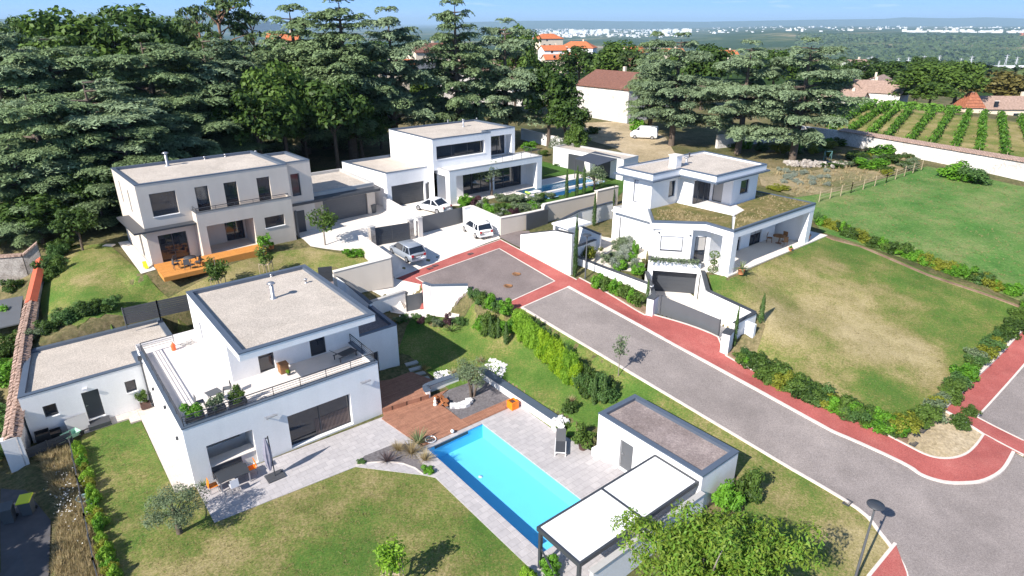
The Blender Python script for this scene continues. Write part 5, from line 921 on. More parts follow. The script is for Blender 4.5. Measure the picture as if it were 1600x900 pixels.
# ------------------------------------------------------------------ cars
def car(name, label, loc, rz, paint, kind='hatch', L=4.2, Wd=1.76, H=1.46, cat='car'):
    t = thing(name, label, cat, loc, rz); h = Wd/2; fr = L/2
    def loft(st, nseg=1):
        vs = []; fs = []; m = len(st[0][1])
        for x, sec in st: vs += [(x, y, z) for y, z in sec]
        for i in range(len(st)-1):
            for k in range(m-1): fs.append((i*m+k, i*m+k+1, (i+1)*m+k+1, (i+1)*m+k))
        fs.append(tuple(range(m))); fs.append(tuple(range((len(st)-1)*m, len(st)*m))[::-1]); return vs, fs
    def sec(w, zb, zs, zt): return [(-w*.86, zb), (-w*.98, zb+.12), (-w, (zb+zs)/2), (-w*.97, zs), (-w*.72, zt), (0, zt+.02), (w*.72, zt), (w*.97, zs), (w, (zb+zs)/2), (w*.98, zb+.12), (w*.86, zb)]
    k = H/1.46
    if kind == 'van': prof = [(-fr, .9, .3, .9*k, .95*k), (-fr+.1, 1, .22, .95*k, 1.0*k), (fr-1.3, 1, .2, .95*k, 1.0*k), (fr-.5, .98, .2, .85*k, .92*k), (fr-.08, .9, .25, .6*k, .7*k), (fr, .8, .35, .5*k, .55*k)]
    else: prof = [(-fr, .84, .36, .72*k, .80*k), (-fr+.12, .95, .24, .84*k, .93*k), (-fr+.9, 1, .18, .88*k, .95*k), (0, 1, .18, .86*k, .92*k), (fr-1.15, 1, .18, .82*k, .90*k), (fr-.45, .96, .2, .70*k, .78*k), (fr-.12, .88, .24, .56*k, .64*k), (fr, .76, .32, .46*k, .5*k)]
    vs, fs = loft([(x, sec(h*w_, zb, zs, zt)) for x, w_, zb, zs, zt in prof]); mb = MB(); mb.add(vs, fs, True); body = mb.build('body', paint, t)
    bb = .9*k
    if kind == 'van': g = [(-fr+.06, .96, bb), (-fr+.2, .93, H), (fr-1.5, .93, H), (fr-.75, .95, bb)]
    elif kind == 'estate': g = [(-fr+.16, .95, bb), (-fr+.55, .82, H-.03), (fr-1.95, .83, H), (fr-1.05, .95, bb)]
    elif kind == 'coupe': g = [(-fr+.55, .93, bb), (-fr+1.35, .8, H-.02), (fr-2.15, .8, H), (fr-1.2, .93, bb)]
    else: g = [(-fr+.18, .94, bb), (-fr+.5, .8, H-.04), (fr-1.9, .82, H), (fr-.95, .95, bb)]
    def gv(d): return [(x+(0), s*h*w_, z) for (x, w_, z) in g for s in (-1, 1)]
    v = gv(0); b0, b1, b2, b3 = [(v[2*i], v[2*i+1]) for i in range(4)]
    mb = MB(); mb.add([b0[0], b1[0], b2[0], b3[0], b0[1], b1[1], b2[1], b3[1]], [(0, 3, 2, 1), (4, 5, 6, 7), (0, 1, 5, 4), (2, 3, 7, 6)])
    mb.build('windows', M['glass'] if kind != 'van' else paint, t)
    (xr0, wr_, z1), (xr1, wr1, z2) = g[1], g[2]; mb = MB(); e = .02
    mb.add([(xr0-.06, -h*wr_, z1), (xr0-.06, h*wr_, z1), (xr1+.05, -h*wr1, z2), (xr1+.05, h*wr1, z2), (xr0-.02, -h*wr_*.9, z1+.055), (xr0-.02, h*wr_*.9, z1+.055), (xr1, -h*wr1*.9, z2+.05), (xr1, h*wr1*.9, z2+.05)], [(4, 6, 7, 5), (0, 4, 5, 1), (2, 3, 7, 6), (0, 2, 6, 4), (1, 5, 7, 3), (0, 1, 3, 2)], True)
    roof = mb.build('roof', paint, t)
    mb = MB()
    for s in (-1, 1):
        for (x0, w0, za), (x1, w1, zb) in (((g[0]), (g[1])), ((g[2]), (g[3]))): mb.bar((x0, s*h*w0*1.0, za), (x1, s*h*w1*1.0, zb), .085, .06)
        xm = (g[1][0]+g[2][0])/2-.1; mb.bar((xm, s*h*.955, bb), (xm, s*h*.825, H-.01), .09, .04)
        if kind in ('estate', 'hatch'): mb.bar((g[1][0]+.5, s*h*.955, bb), (g[1][0]+.35, s*h*.825, H-.01), .1, .05)
    mb.build('pillars', paint, t)
    if kind == 'van':
        mb = MB(); f = g[3]; a = g[2]; q = lambda tt, s: (a[0]+(f[0]-a[0])*tt+.02, s*h*(a[1]+(f[1]-a[1])*tt)*.9, a[2]+(f[2]-a[2])*tt+.02)
        mb.quad(q(.12, -1), q(.9, -1), q(.9, 1), q(.12, 1)); mb.build('windscreen', M['glass'], t)
        mb = MB()
        for s in (-1, 1): mb.quad((fr-1.6, s*h*.955, 1.05*k), (fr-.95, s*h*.96, 1.05*k), (fr-1.25, s*h*.945, 1.42*k), (fr-1.6, s*h*.94, 1.42*k))
        mb.build('side_window', M['glass'], t)
    for x in (-fr+.78, fr-.85):
        for s in (-1, 1):
            mb = MB(); R_ = .31; mb.tube([(x, s*(h-.19), R_), (x, s*(h+.015), R_)], R_, 18); wh = mb.build('wheel', M['rubber'], t)
            mb = MB(); mb.tube([(x, s*(h+.0), R_), (x, s*(h+.025), R_)], R_*.66, 14); 
            mb.build('rim', M['steel'], wh)
    for s in (-1, 1):
        mb = MB(); mb.obox((-fr+.045, s*h*.7, .76*k), (.12, .22, .2)); mb.build('tail_light', M['tail'], t)
        mb = MB(); mb.obox((fr-.14, s*h*.62, .6*k), (.16, .3, .11), rz=-s*.4); mb.build('headlight', M['head'], t)
        mb = MB(); mb.obox((fr-1.35, s*(h+.07), .96*k), (.1, .17, .12)); mb.build('mirror', paint, t)
    mb = MB(); mb.obox((-fr-.005, 0, .62*k), (.02, .5, .11)); mb.build('licence_plate', M['white'], t); mb = MB(); mb.obox((-fr+.01, 0, .36), (.1, h*1.7, .16)); mb.build('bumper', M['darkgrey'] if kind == 'van' else paint, t)
    return t
def carat(uf, vf, ur, vr, z, **k):
    a, b = P(uf, vf, z), P(ur, vr, z); c = (a+b)/2; d = a-b; return (c.x, c.y, Tz(c.x, c.y)+.06), math.atan2(d.y, d.x)
M['carsilverblue'] = mat('silver_blue_paint', (.34, .375, .43), .3, .35, var=.02)
l, rz = carat(620, 392, 654, 411, 4.7); car('estate_car', 'silver-blue estate car parked outside the slatted dark gate', l, rz, M['carsilverblue'], 'estate', 4.5, 1.78, 1.47)
l, rz = carat(730, 357, 762, 376, 5.0); car('hatchback_car', 'white hatchback parked beside the white garden wall', l, rz, M['carwhite'], 'hatch', 4.15, 1.75, 1.45)
p = FC.W(-2.0, -2.6); car('coupe_car', 'white coupe parked inside, behind the plain grey sliding gate', (p.x, p.y, 5.95), FC.th-R(74)+math.pi, M['carwhite'], 'coupe', 4.3, 1.78, 1.38)
p = P(1006, 216, 6.5); car('delivery_van', 'white van parked under the cedars near the old barn', (p.x, p.y, Tz(p.x, p.y)+.05), R(160), M['carwhite'], 'van', 4.6, 1.85, 2.0, 'van')
# ------------------------------------------------------------------ plants
def leaf_mesh(name, C, N, size, m, asp=.5, jit=.35, droop=0):
    C = np.asarray(C, float); n = len(C); N = np.asarray(N, float)+RNG.normal(0, jit, (n, 3)); N /= np.linalg.norm(N, axis=1)[:, None]+1e-9
    A = RNG.normal(0, 1, (n, 3)); A[:, 2] -= droop; A -= N*(A*N).sum(1)[:, None]; A /= np.linalg.norm(A, axis=1)[:, None]+1e-9
    B = np.cross(N, A); s = (np.asarray(size)*RNG.uniform(.65, 1.3, n))[:, None]
    V = np.stack([C-A*s, C+B*s*asp-A*s*.1, C+A*s, C-B*s*asp-A*s*.1], 1).reshape(-1, 3)
    return raw_mesh(name, V, n, m)
def raw_mesh(name, V, n, m, k=4):
    me = bpy.data.meshes.new(name); me.vertices.add(len(V)); me.vertices.foreach_set('co', V.ravel().astype(np.float32)); me.loops.add(n*k); me.loops.foreach_set('vertex_index', np.arange(n*k, dtype=np.int32))
    me.polygons.add(n); me.polygons.foreach_set('loop_start', np.arange(0, n*k, k, dtype=np.int32)); me.update(calc_edges=True); me.materials.append(m); return me
def blades(name, base, dirs, L, wd, m, seg=3, sag=.5):
    """arching blades: strips of quads, one island per blade"""
    n = len(base); V = []; F_ = []; base = np.asarray(base, float); dirs = np.asarray(dirs, float)
    side = np.cross(dirs, [0, 0, 1.0]); side /= np.linalg.norm(side, axis=1)[:, None]+1e-6
    L = np.broadcast_to(L, (n,)); rows = []
    for k in range(seg+1):
        t = k/seg; p = base+dirs*(L*t)[:, None]; p[:, 2] -= sag*L*t*t*np.hypot(dirs[:, 0], dirs[:, 1]); w_ = wd*(1-t**1.5)+.002; rows.append((p-side*w_, p+side*w_))
    V = np.stack([x for r in rows for x in r], 1).reshape(-1, 3); m_ = 2*(seg+1); fs = []
    for i in range(n):
        b = i*m_
        for k in range(seg): fs.append((b+2*k, b+2*k+1, b+2*k+3, b+2*k+2))
    me = bpy.data.meshes.new(name); me.from_pydata(V.tolist(), [], fs); me.materials.append(m); return me
def sph(n, zmin=-1):
    v = RNG.normal(0, 1, (int(n*2.5)+20, 3)); v /= np.linalg.norm(v, axis=1)[:, None]; v = v[v[:, 2] > zmin]; return v[:n]
def clumps(centers, rads, per, flat=1.0, zmin=-.5):
    Cs, Ns = [], []
    for c, r in zip(centers, rads):
        d = sph(max(4, int(per*r*r)), zmin); rr = r*RNG.uniform(.55, 1.05, len(d))[:, None]; p = d*rr; p[:, 2] *= flat; Cs.append(p+c); nn = d.copy(); nn[:, 2] += .6; Ns.append(nn)
    return np.concatenate(Cs), np.concatenate(Ns)
def limb(mb, a, b, r0, r1, bend=.15, n=4):
    a, b = Vector(a), Vector(b); d = b-a; off = Vector((random.uniform(-1, 1), random.uniform(-1, 1), random.uniform(0, 1)))*d.length*bend
    pts = [a+d*t+off*math.sin(math.pi*t) for t in [k/n for k in range(n+1)]]; mb.tube(pts, [r0+(r1-r0)*k/n for k in range(n+1)], 6)
def tree_proto(name, label, cat, trunk_mb, bark, leaves, extra=()):
    t = thing(name, label, cat); trunk_mb.build('trunk', M[bark], t); o = bpy.data.objects.new('crown', leaves); COL.objects.link(o); o.parent = t
    return t
def cedar(seed, H=16., Rm=6.5, leaf='cedar', tiers=20, base=.14, flat_top=.55, lsize=.2, dens=3.9):
    random.seed(seed); mb = MB(); mb.tube([(0, 0, -.5), (.1, 0, H*.3), (-.1, .1, H*.65), (0, 0, H*.95)], [H*.034, H*.027, H*.017, .05], 9)
    Cs, Ns = [], []
    for k in range(tiers):
        f = base+(1-base)*((k+random.uniform(.1, .9))/tiers); z = H*f; g = (f-base)/(1-base)
        prof = (1-g**(2.6 if flat_top < .8 else 1.9))*.84+(.36 if flat_top < .8 else .24)*min(1, 3*(1-g)+.4)
        if f < .3: prof *= .72+.9*(f-base)
        for j in range(random.choice((3, 3, 4))):
            ph = random.uniform(0, 2*math.pi); Lb = Rm*min(1.1, prof)*random.uniform(.62, 1.12); rise = random.uniform(-.10, .14)*Lb
            e = Vector((math.cos(ph)*Lb, math.sin(ph)*Lb, z+rise)); limb(mb, (0, 0, z-.04*Lb), e, .05+.011*Lb*2, .025, .05, 3)
            npad = max(1, round(Lb/1.35)); cp, sp = math.cos(ph), math.sin(ph)
            for q in range(npad):
                s = .22+.78*(q+1)/npad
                for sd in ((-1, 1) if q < npad-1 else (0,)):
                    c = np.array([e.x*s, e.y*s, z+rise*s+.1+random.uniform(-.07, .07)]); side = sd*random.uniform(.3, .75)*(.6+.22*Lb*(1.15-s)); c[0] += -sp*side; c[1] += cp*side
                    pr = (.85+.07*Lb)*random.uniform(.8, 1.25); n = int(40*pr*pr*dens)+10
                    a = RNG.uniform(0, 2*np.pi, n); r = pr*np.sqrt(RNG.uniform(0, 1, n))*(1+.25*np.sin(a*3+k)); el = np.c_[np.cos(a)*r, np.sin(a)*r*.8, np.zeros(n)]
                    el[:, 2] = .12*pr*(1-(r/pr)**2)-.24*np.clip(r/pr, 0, 1.3)**3*pr+RNG.normal(0, .05, n)
                    el = np.c_[el[:, 0]*cp-el[:, 1]*sp, el[:, 0]*sp+el[:, 1]*cp, el[:, 2]]; Cs.append(el+c); nn = np.zeros((n, 3)); nn[:, 2] = 1; nn[:, :2] = el[:, :2]/pr*.6; Ns.append(nn)
    C, N = np.concatenate(Cs), np.concatenate(Ns); return mb, leaf_mesh('cedar_crown', C, N, lsize, L_[leaf], .36, .30, .1)
def broadleaf(seed, H=9., Rm=3.6, leaf='broad', per=75, lsize=.26, trunk=.28, ncl=60, zsc=.8, bark='bark', gap=.0):
    random.seed(seed); mb = MB(); zc = H-Rm*zsc; mb.tube([(0, 0, -.4), (.05, .05, zc*.5), (0, .1, zc)], [H*.026, H*.02, H*.013], 8)
    cen, rad = [], []
    for k in range(ncl):
        d = sph(1, -.75)[0]; rr = Rm*random.uniform(.45, .88)*(1+.18*math.sin(3.1*d[0]*2+seed)*math.cos(2.3*d[1]*2+seed)); c = d*rr; c[2] *= zsc; c[2] += zc; cen.append(c); rad.append(Rm*random.uniform(.18, .34))
        if k % 4 == 0: limb(mb, (0, .05, zc*random.uniform(.55, 1)), c, .02*Rm, .012, .1, 3)
    C, N = clumps(cen, rad, per, .85, -.55); return mb, leaf_mesh('crown', C, N, lsize, L_[leaf], .55, .5)
def bush_mesh(seed, w, h, leaf, n=900, lsize=.1, ncl=14, pointy=0, jit=.6, asp=.5):
    random.seed(seed); cen, rad = [], []
    for k in range(ncl):
        f = random.uniform(.12, .9); rr = w*(1-f*pointy)*random.uniform(.2, .75); a = random.uniform(0, 6.28); rz = h*f*(1-.3*(rr/w)**2*(1-pointy)); cen.append(np.array([math.cos(a)*rr, math.sin(a)*rr, rz*.85])); rad.append(min(w, h)*random.uniform(.25, .45)*(1-.5*pointy*f))
    per = n/sum(r*r for r in rad); C, N = clumps(cen, rad, per, 1, -.8); C[:, 2] = np.abs(C[:, 2]); return leaf_mesh('foliage', C, N, lsize, L_[leaf], asp, jit)
def column_mesh(seed, w, h, leaf='cypress', n=900, lsize=.09):
    f = RNG.uniform(0, 1, n)**.9; prof = np.minimum(1, f*7+.35)*(1-f**2.6)*.9+.06; a = RNG.uniform(0, 6.28, n); r = w*prof*np.sqrt(RNG.uniform(.25, 1, n))*(1+.15*np.sin(a*3+f*9))
    C = np.c_[np.cos(a)*r, np.sin(a)*r, f*h]; N = np.c_[np.cos(a), np.sin(a), np.full(n, .25)]; me = leaf_mesh('foliage', C, N, lsize, L_[leaf], .45, .3, -3); return me
def simple(name, me, label, cat, loc, sc=1, rz=None, group=None, part='foliage'):
    t = thing(name, label, cat, loc, random.uniform(0, 6.28) if rz is None else rz, group); t.scale = (sc, sc, sc) if not isinstance(sc, tuple) else sc
    o = bpy.data.objects.new(part, me); COL.objects.link(o); o.parent = t; return t
def stem_part(t, h=.4, r=.03, m='bark'): mb = MB(); mb.tube([(0, 0, -.1), (.01, .01, h)], [r, r*.7], 6); mb.build('stem', M[m], t)
def put(proto, used, loc, rz, sc, label, group=None, name=None):
    o = proto if not used.get(id(proto)) else copy_tree(proto); used[id(proto)] = True
    o.location = loc; o.rotation_euler = (0, 0, rz); o.scale = sc if isinstance(sc, tuple) else (sc, sc, sc); o['label'] = label
    if group: o['group'] = group
    return o
USED = {}
ORD = ['first', 'second', 'third', 'fourth', 'fifth', 'sixth', 'seventh', 'eighth', 'ninth', 'tenth', 'eleventh', 'twelfth', 'thirteenth', 'fourteenth', 'fifteenth', 'sixteenth', 'seventeenth', 'eighteenth', 'nineteenth', 'twentieth', 'twenty-first', 'twenty-second', 'twenty-third', 'twenty-fourth', 'twenty-fifth', 'twenty-sixth', 'twenty-seventh', 'twenty-eighth', 'twenty-ninth', 'thirtieth', 'thirty-first', 'thirty-second', 'thirty-third', 'thirty-fourth']
CP = []
for k, (H, Rm, lf, ti, ba, ft) in enumerate([(16, 7.6, 'cedar', 19, .04, .5), (16, 6.6, 'cedar2', 17, .07, .6), (18, 6.0, 'cedar', 25, .14, .9), (17, 6.6, 'cedar2', 17, .22, .55)]):
    CP.append((tree_proto('cedar_tree', 'cedar', 'tree', *(lambda r: (r[0], 'bark', r[1]))(cedar(40+k, H, Rm, lf, ti, ba, ft))), H, Rm))
def tree_at(pr, u, Y, vtop, R_, label, rz=None, group=None, zg=None, hmin=4):
    """crown centre column u, depth Y, top at v, crown radius in m"""
    proto, H, Rm = pr; x = PX(u, Y, 14).x; g = Tz(x, Y) if zg is None else zg; h = max(hmin, PZ(vtop, Y)-g); return put(proto, USED, (x, Y, g-.1), random.uniform(0, 6.28) if rz is None else rz, (R_/Rm, R_/Rm, h/H), label, group)
GC_ = 'cedars around the villas'
random.seed(5)
for pr, u, Y, v, R_, lab in [
 (0, 100, 76, 57, 9.5, 'broad flat-topped dark cedar filling the left edge skyline'), (0, 245, 80, 52, 9.5, 'broad flat-topped cedar just left of the beige villa\'s chimney line'), (1, 335, 86, 56, 7.5, 'blue-green cedar behind the beige villa at its left end'),
 (1, 15, 72, 30, 6.5, 'tall bluish cedar at the far left edge of the photo'), (0, 60, 64, 135, 7.0, 'low spreading cedar with skirts near the old wall at left'), (1, 150, 68, 120, 7.5, 'spreading blue-green cedar overhanging the beige villa\'s left garden'), (0, 15, 60, 215, 5.0, 'low bluish cedar bough mass at the left edge above the orange wall cap'), (1, 235, 74, 150, 6.5, 'layered cedar directly behind the beige villa\'s left corner'),
 (0, 190, 66, 175, 6.5, 'low blue-green cedar between the beige villa and the old wall'), (0, 300, 78, 130, 7.0, 'spreading cedar whose boughs meet behind the beige villa\'s roof'), (1, 45, 84, 70, 7.5, 'broad cedar behind the left-edge cedars'), (0, 395, 92, 70, 6.5, 'dark broad cedar below the reddish pines'), (0, 500, 100, 85, 6.5, 'broad cedar filling the gap below the tall cedars'),
 (2, 545, 92, -12, 7.2, 'tallest dark cedar rising above the frame between beige and far white villas'), (2, 470, 96, 5, 7.0, 'tall layered cedar left of the tallest one'), (3, 615, 97, 12, 6.5, 'tall cedar right of the tallest one, beside the sky gap'),
 (2, 715, 100, -6, 6.0, 'tall cedar with pointed top standing behind the far white villa\'s roof'), (3, 790, 104, 30, 6.2, 'cedar between the pointed cedar and the round oak'), 
 (3, 1056, 104, 52, 6.2, 'blue cedar with drooping boughs in front of the white barn'), (3, 1163, 97, 64, 5.9, 'middle blue cedar of the three behind the right-hand villa'), (3, 1252, 92, 60, 6.6, 'rightmost blue cedar of the three, next to the vineyard'), (2, 1020, 118, 48, 4.5, 'dark cedar behind the drooping blue cedar')]:
    tree_at(CP[pr], u, Y, v, R_, lab, group=GC_)
# pines and broadleaves
def pine(seed, H=14, Rm=4):
    random.seed(seed); mb = MB(); mb.tube([(0, 0, -.3), (.3, 0, H*.4), (.1, .2, H*.8)], [.32, .24, .12], 8); cen, rad = [], []
    for k in range(34): a = random.uniform(0, 6.28); f = random.uniform(.55, 1); r = Rm*random.uniform(.2, .95)*(1.1-abs(f-.78)*1.6); c = np.array([math.cos(a)*r, math.sin(a)*r, H*f-.4]); cen.append(c); rad.append(random.uniform(.7, 1.25)); limb(mb, (.15, .1, H*f*.86), c, .07, .02, .1, 3)
    C, N = clumps(cen, rad, 65, .5, -.4); return mb, leaf_mesh('crown', C, N, .3, L_['pine'], .4, .5)
PN = tree_proto('pine_tree', 'pine', 'tree', *(lambda r: (r[0], 'barkred', r[1]))(pine(3)))
for u, Y, v, R_, lab in [(362, 108, -14, 6.0, 'umbrella pine with reddish trunk rising above the frame behind the beige villa'), (410, 112, 10, 4.5, 'smaller reddish pine right of the umbrella pine'), (985, 160, 78, 4.0, 'umbrella pine among the red-roofed houses'), (330, 114, 4, 4, 'dark pine left of the umbrella pine')]: tree_at((PN, 14, 4), u, Y, v, R_, lab)
BL = []
for k, (lf, H, Rm) in enumerate([('broad', 9, 3.6), ('broad2', 9, 3.8), ('broad', 8, 3.4), ('autumn', 8, 3.5)]): BL.append((tree_proto('broadleaf_tree', 'tree', 'tree', *(lambda r: (r[0], 'bark', r[1]))(broadleaf(70+k, H, Rm, lf))), H, Rm))
for pr, u, Y, v, R_, lab in [
 (1, 120, 118, 12, 8.5, 'light green broadleaf tree behind the left cedars against the sky'), (0, 225, 122, 4, 8, 'dark round-topped broadleaf tree against the sky left of the umbrella pine'), (0, 280, 130, 22, 6, 'dark broadleaf tree just left of the umbrella pine'), (0, 60, 125, 22, 6, 'dark tree behind the bluish left-edge cedar'),
 (0, 858, 103, 93, 5.2, 'dense round dark oak left of the white barn'), (2, 885, 98, 150, 3.6, 'small dark tree against the white barn\'s gable'), 
 (1, 440, 84, 95, 5.2, 'dark shaded tree behind the beige villa\'s garage'), (2, 520, 86, 120, 5.0, 'dark shaded tree left of the far white villa'), (0, 400, 80, 130, 5.0, 'dark shaded tree directly behind the beige villa\'s roof'), (2, 590, 100, 135, 4.0, 'dark undergrowth tree left of the far villa\'s roof'), (1, 660, 112, 115, 3.4, 'ivy-green tree near the shaded outbuilding'), (0, 690, 108, 150, 3.2, 'small tree behind the far villa\'s roof'), (1, 960, 170, 62, 8, 'leafy tree beside the orange-roofed houses'), (0, 905, 190, 70, 7, 'dark tree in front of the red-roofed house'),
 (1, 805, 130, 40, 5, 'light green tree peeping out right of the cedars'), (1, 470, 90, 150, 4.5, 'dark understorey tree behind the garage roof of the beige villa'), (2, 350, 84, 175, 4.2, 'dark understorey tree behind the beige villa\'s chimney'), (0, 560, 92, 165, 4, 'dark understorey tree right behind the far villa\'s garage'),
 (2, 130, 62, 262, 2.6, 'laurel-like tree beside the left side of the beige villa'), (0, 25, 58, 300, 3.2, 'dark tree behind the old wall at the left edge'), (2, 90, 55, 365, 1.9, 'small bushy tree inside the orange-capped wall'),
 (1, 1440, 150, 95, 7.5, 'large green tree between vineyard and valley'), (1, 1500, 140, 95, 6.5, 'big round tree left of the tiled tower'), (1, 1410, 160, 128, 5.5, 'green tree beside the terracotta barn roofs'), (3, 1565, 150, 110, 7, 'browning tree behind the tiled tower'), (1, 1460, 132, 128, 5.0, 'dark green tree over the track by the vineyard'), (0, 1340, 200, 92, 6, 'dark tree behind the terracotta barn'), (2, 1400, 230, 95, 8, 'far green tree above the barn roofs'),
 (2, 1100, 140, 70, 6, 'green tree behind the middle blue cedar'), (0, 1210, 150, 75, 6, 'dark tree filling the gap between the right-hand cedars'), (1, 905, 92, 193, 2.0, 'rounded shrub-like tree at the track bend'), (0, 1305, 165, 100, 5, 'slim dark tree behind the rightmost cedar')]:
    tree_at(BL[pr], u, Y, v, R_, lab)
for X, Y_, h, r, lab in ((-32.3, 22.6, 7.5, 3.1, 'added broadleaf tree outside the frame, casting shade on the bottom left corner'), (-31.2, 18.0, 8, 3.3, 'second added shade-casting tree outside the frame at bottom left'), (-34.2, 26.6, 6.2, 2.4, 'third added shade-casting tree outside the frame at left')):  # unseen trees added to cast the corner shade, in place of a building
    put(BL[0][0], USED, (X, Y_, Tz(X, Y_)-.1), .5, (r/3.6, r/3.6, h/9), lab)
# wooded skyline between the near trees and the plain (counted trees, one group)
random.seed(21); n = 0
for k in range(92):
    Y = random.uniform(190, 620); u = random.uniform(640, 1640) if k % 3 else random.uniform(780, 1060); x = PX(u, Y, 0).x
    if 1380 < u < 1640 and Y < 210: continue
    g = Tz(x, Y); R_ = random.uniform(4, 8); q = BL[random.choice((0, 0, 1, 2, 3))]
    put(q[0], USED, (x, Y, g-.3), random.uniform(0, 6.28), (R_/q[2]*.9, R_/q[2]*.9, random.uniform(8, 14)/q[1]), 'green tree of the scattered wood below the skyline', 'trees of the scattered wood')
for k in range(34):
    Y = random.uniform(120, 175); u = random.uniform(-60, 640); x = PX(u, Y, 10).x; q = BL[random.choice((0, 2, 0, 1))]; R_ = random.uniform(4, 6.5)
    put(q[0], USED, (x, Y, Tz(x, Y)-.3), random.uniform(0, 6.28), (R_/q[2], R_/q[2], random.uniform(9, 14)/q[1]), 'dark green tree of the wood behind the cedars', 'trees of the wood behind the cedars')
# ---- big walnut in the foreground
random.seed(9); mb = MB(); base = P(1104, 985, -.1); wt = thing('walnut_tree', 'large bright green walnut tree in the bottom right foreground', 'tree', (base.x, base.y, Tz(base.x, base.y)-.1))
H_ = 6.6; mb.tube([(0, 0, -.3), (.1, 0, 1.4), (0, .1, 2.6)], [.24, .19, .15], 9); cen, rad = [], []
for k in range(135):
    d = sph(1, -.5)[0]; lob = 1+.22*math.sin(2.6*math.atan2(d[1], d[0])+.7)+.16*math.sin(5*math.atan2(d[1], d[0])+4*d[2]); c = np.array([d[0]*3.3*lob, d[1]*2.6*lob, 0]); c[:2] *= random.uniform(.45, 1.0); c[2] = 4.0+d[2]*2.1*lob*random.uniform(.55, 1.1); cen.append(c); rad.append(random.uniform(.38, .72))
    if k % 4 == 0: limb(mb, (0, .1, random.uniform(1.6, 2.6)), c, .08, .015, .12, 4)
for k in range(70):
    a = random.uniform(0, 6.28); r = random.uniform(0, .75); cen.append(np.array([math.cos(a)*r*3.6, math.sin(a)*r*2.9, random.uniform(3.4, 5.7)-r*1.2])); rad.append(random.uniform(.5, .8))
C, N = clumps(cen, rad, 400, .9, -.6); mb.build('trunk', M['barkpale'], wt); o = bpy.data.objects.new('crown', leaf_mesh('crown', C, N, .105, L_['walnut'], .38, .6, .9)); COL.objects.link(o); o.parent = wt
# ---- garden trees
def olive_tree(label, p, H, Rm, seed, multi=False, leaf='olive', n=260, ls=.075, zsc=.75):
    random.seed(seed); t = thing('olive_tree', label, 'tree', p); mb = MB(); zc = H-Rm*zsc; cen, rad = [], []
    starts = [(.1*math.cos(a), .1*math.sin(a), 0) for a in (0, 2, 4)] if multi else [(0, 0, 0)]
    for s in starts: mb.tube([(s[0], s[1], -.1), (s[0]*2.5+.05, s[1]*2.5, zc*.45), (s[0]*4, s[1]*4+.05, zc*.9)], [.11, .085, .06] if multi else [.17, .13, .1], 7)
    for k in range(38):
        d = sph(1, -.55)[0]; c = d*Rm*random.uniform(.45, .95); c[2] = c[2]*zsc+zc; cen.append(c); rad.append(Rm*random.uniform(.2, .34))
        if k % 3 == 0: limb(mb, (0, 0, zc*random.uniform(.5, .85)), c, .045, .01, .12, 3)
    C, N = clumps(cen, rad, n, 1, -.7); mb.build('trunk', M['bark'], t); o = bpy.data.objects.new('crown', leaf_mesh('crown', C, N, ls, L_[leaf], .33, .8)); COL.objects.link(o); o.parent = t; return t
p = FA.W(-1.62, -3.2, 0); olive_tree('olive tree with airy crown on the lawn at the patio corner', p, 2.9, 1.5, 2, n=1000, ls=.06)
p = FA.W(18.2, -2.2, .05); olive_tree('multi-stemmed olive tree in the slate gravel bed by the deck', p, 3.0, 1.35, 5, True, n=560, zsc=.9)
p = P(770, 287, 0); x, y = FC.px(768, 306, 5.9); q = FC.W(x, y, 5.9); olive_tree('silvery olive in front of the far white villa\'s glazed porch', q, 4.0, 1.7, 8, n=240, ls=.12)
x, y = FC.px(928, 296, 5.9); q = FC.W(x, y, 5.7); olive_tree('silvery shrub-like olive at the far end of the narrow blue pool', q, 3.2, 1.7, 9, n=200, ls=.12)
x, y = FC.px(873, 245, 6.2); q = FC.W(x, y, 6.2); olive_tree('large grey-green olive beside the low pool house', q, 3.0, 1.8, 10, n=200, ls=.13)
def young_tree(label, p, H, Rm, seed, leaf='broad2', frame=False, n=330, ls=.11, zsc=1.1, th=.05, lift=.0):
    random.seed(seed); t = thing('young_tree', label, 'tree', p); mb = MB(); zc = H-Rm*zsc; mb.tube([(0, 0, -.1), (0, .02, zc), (.02, 0, H*.92)], [th, th*.8, th*.3], 6); cen, rad = [], []
    for k in range(26): d = sph(1, -.9)[0]; c = d*Rm*random.uniform(.3, .8); c[2] = c[2]*zsc+zc+lift; cen.append(c); rad.append(Rm*random.uniform(.25, .42)); limb(mb, (0, 0, c[2]*.8), c, .018, .006, .1, 2)
    C, N = clumps(cen, rad, n, 1, -.8); mb.build('trunk', M['barkpale'], t); o = bpy.data.objects.new('crown', leaf_mesh('crown', C, N, ls, L_[leaf], .5, .8)); COL.objects.link(o); o.parent = t
    if frame:
        s = thing('tree_stakes', 'timber stakes round the '+label, 'tree stakes', p); mb = MB(); r = .42
        for a, b in ((-r, -r), (r, -r), (r, r), (-r, r)): m2 = MB(); m2.tube([(a, b, -.2), (a, b, 1.35)], .035, 7); m2.build('stake', M['stake'], s)
        for q in range(4): a = [(-r, -r), (r, -r), (r, r), (-r, r)]; m2 = MB(); m2.bar((*a[q], 1.25), (*a[(q+1) % 4], 1.25), .03, .13); m2.build('rail', M['stake'], s)
    return t
gz = lambda p: (p.x, p.y, Tz(p.x, p.y))
young_tree('staked young tree on the foreground lawn', gz(P(615, 915, 0)), 2.9, .85, 3, 'limegreen', True, 420, .10)
young_tree('staked young tree nearer the new orange deck', gz(P(341, 441, 5.1)), 3.3, 1.15, 4, 'broad2', True)
young_tree('staked young tree partly hidden behind the nearest villa\'s roof', gz(P(416, 420, 5.2)), 2.9, .8, 5, 'broad2', True)
young_tree('round-headed tree beside the beige villa\'s entrance drive', gz(P(508, 381, 5.4)), 3.9, 1.5, 6, 'broad2', False, 190, .13, .85, .09)
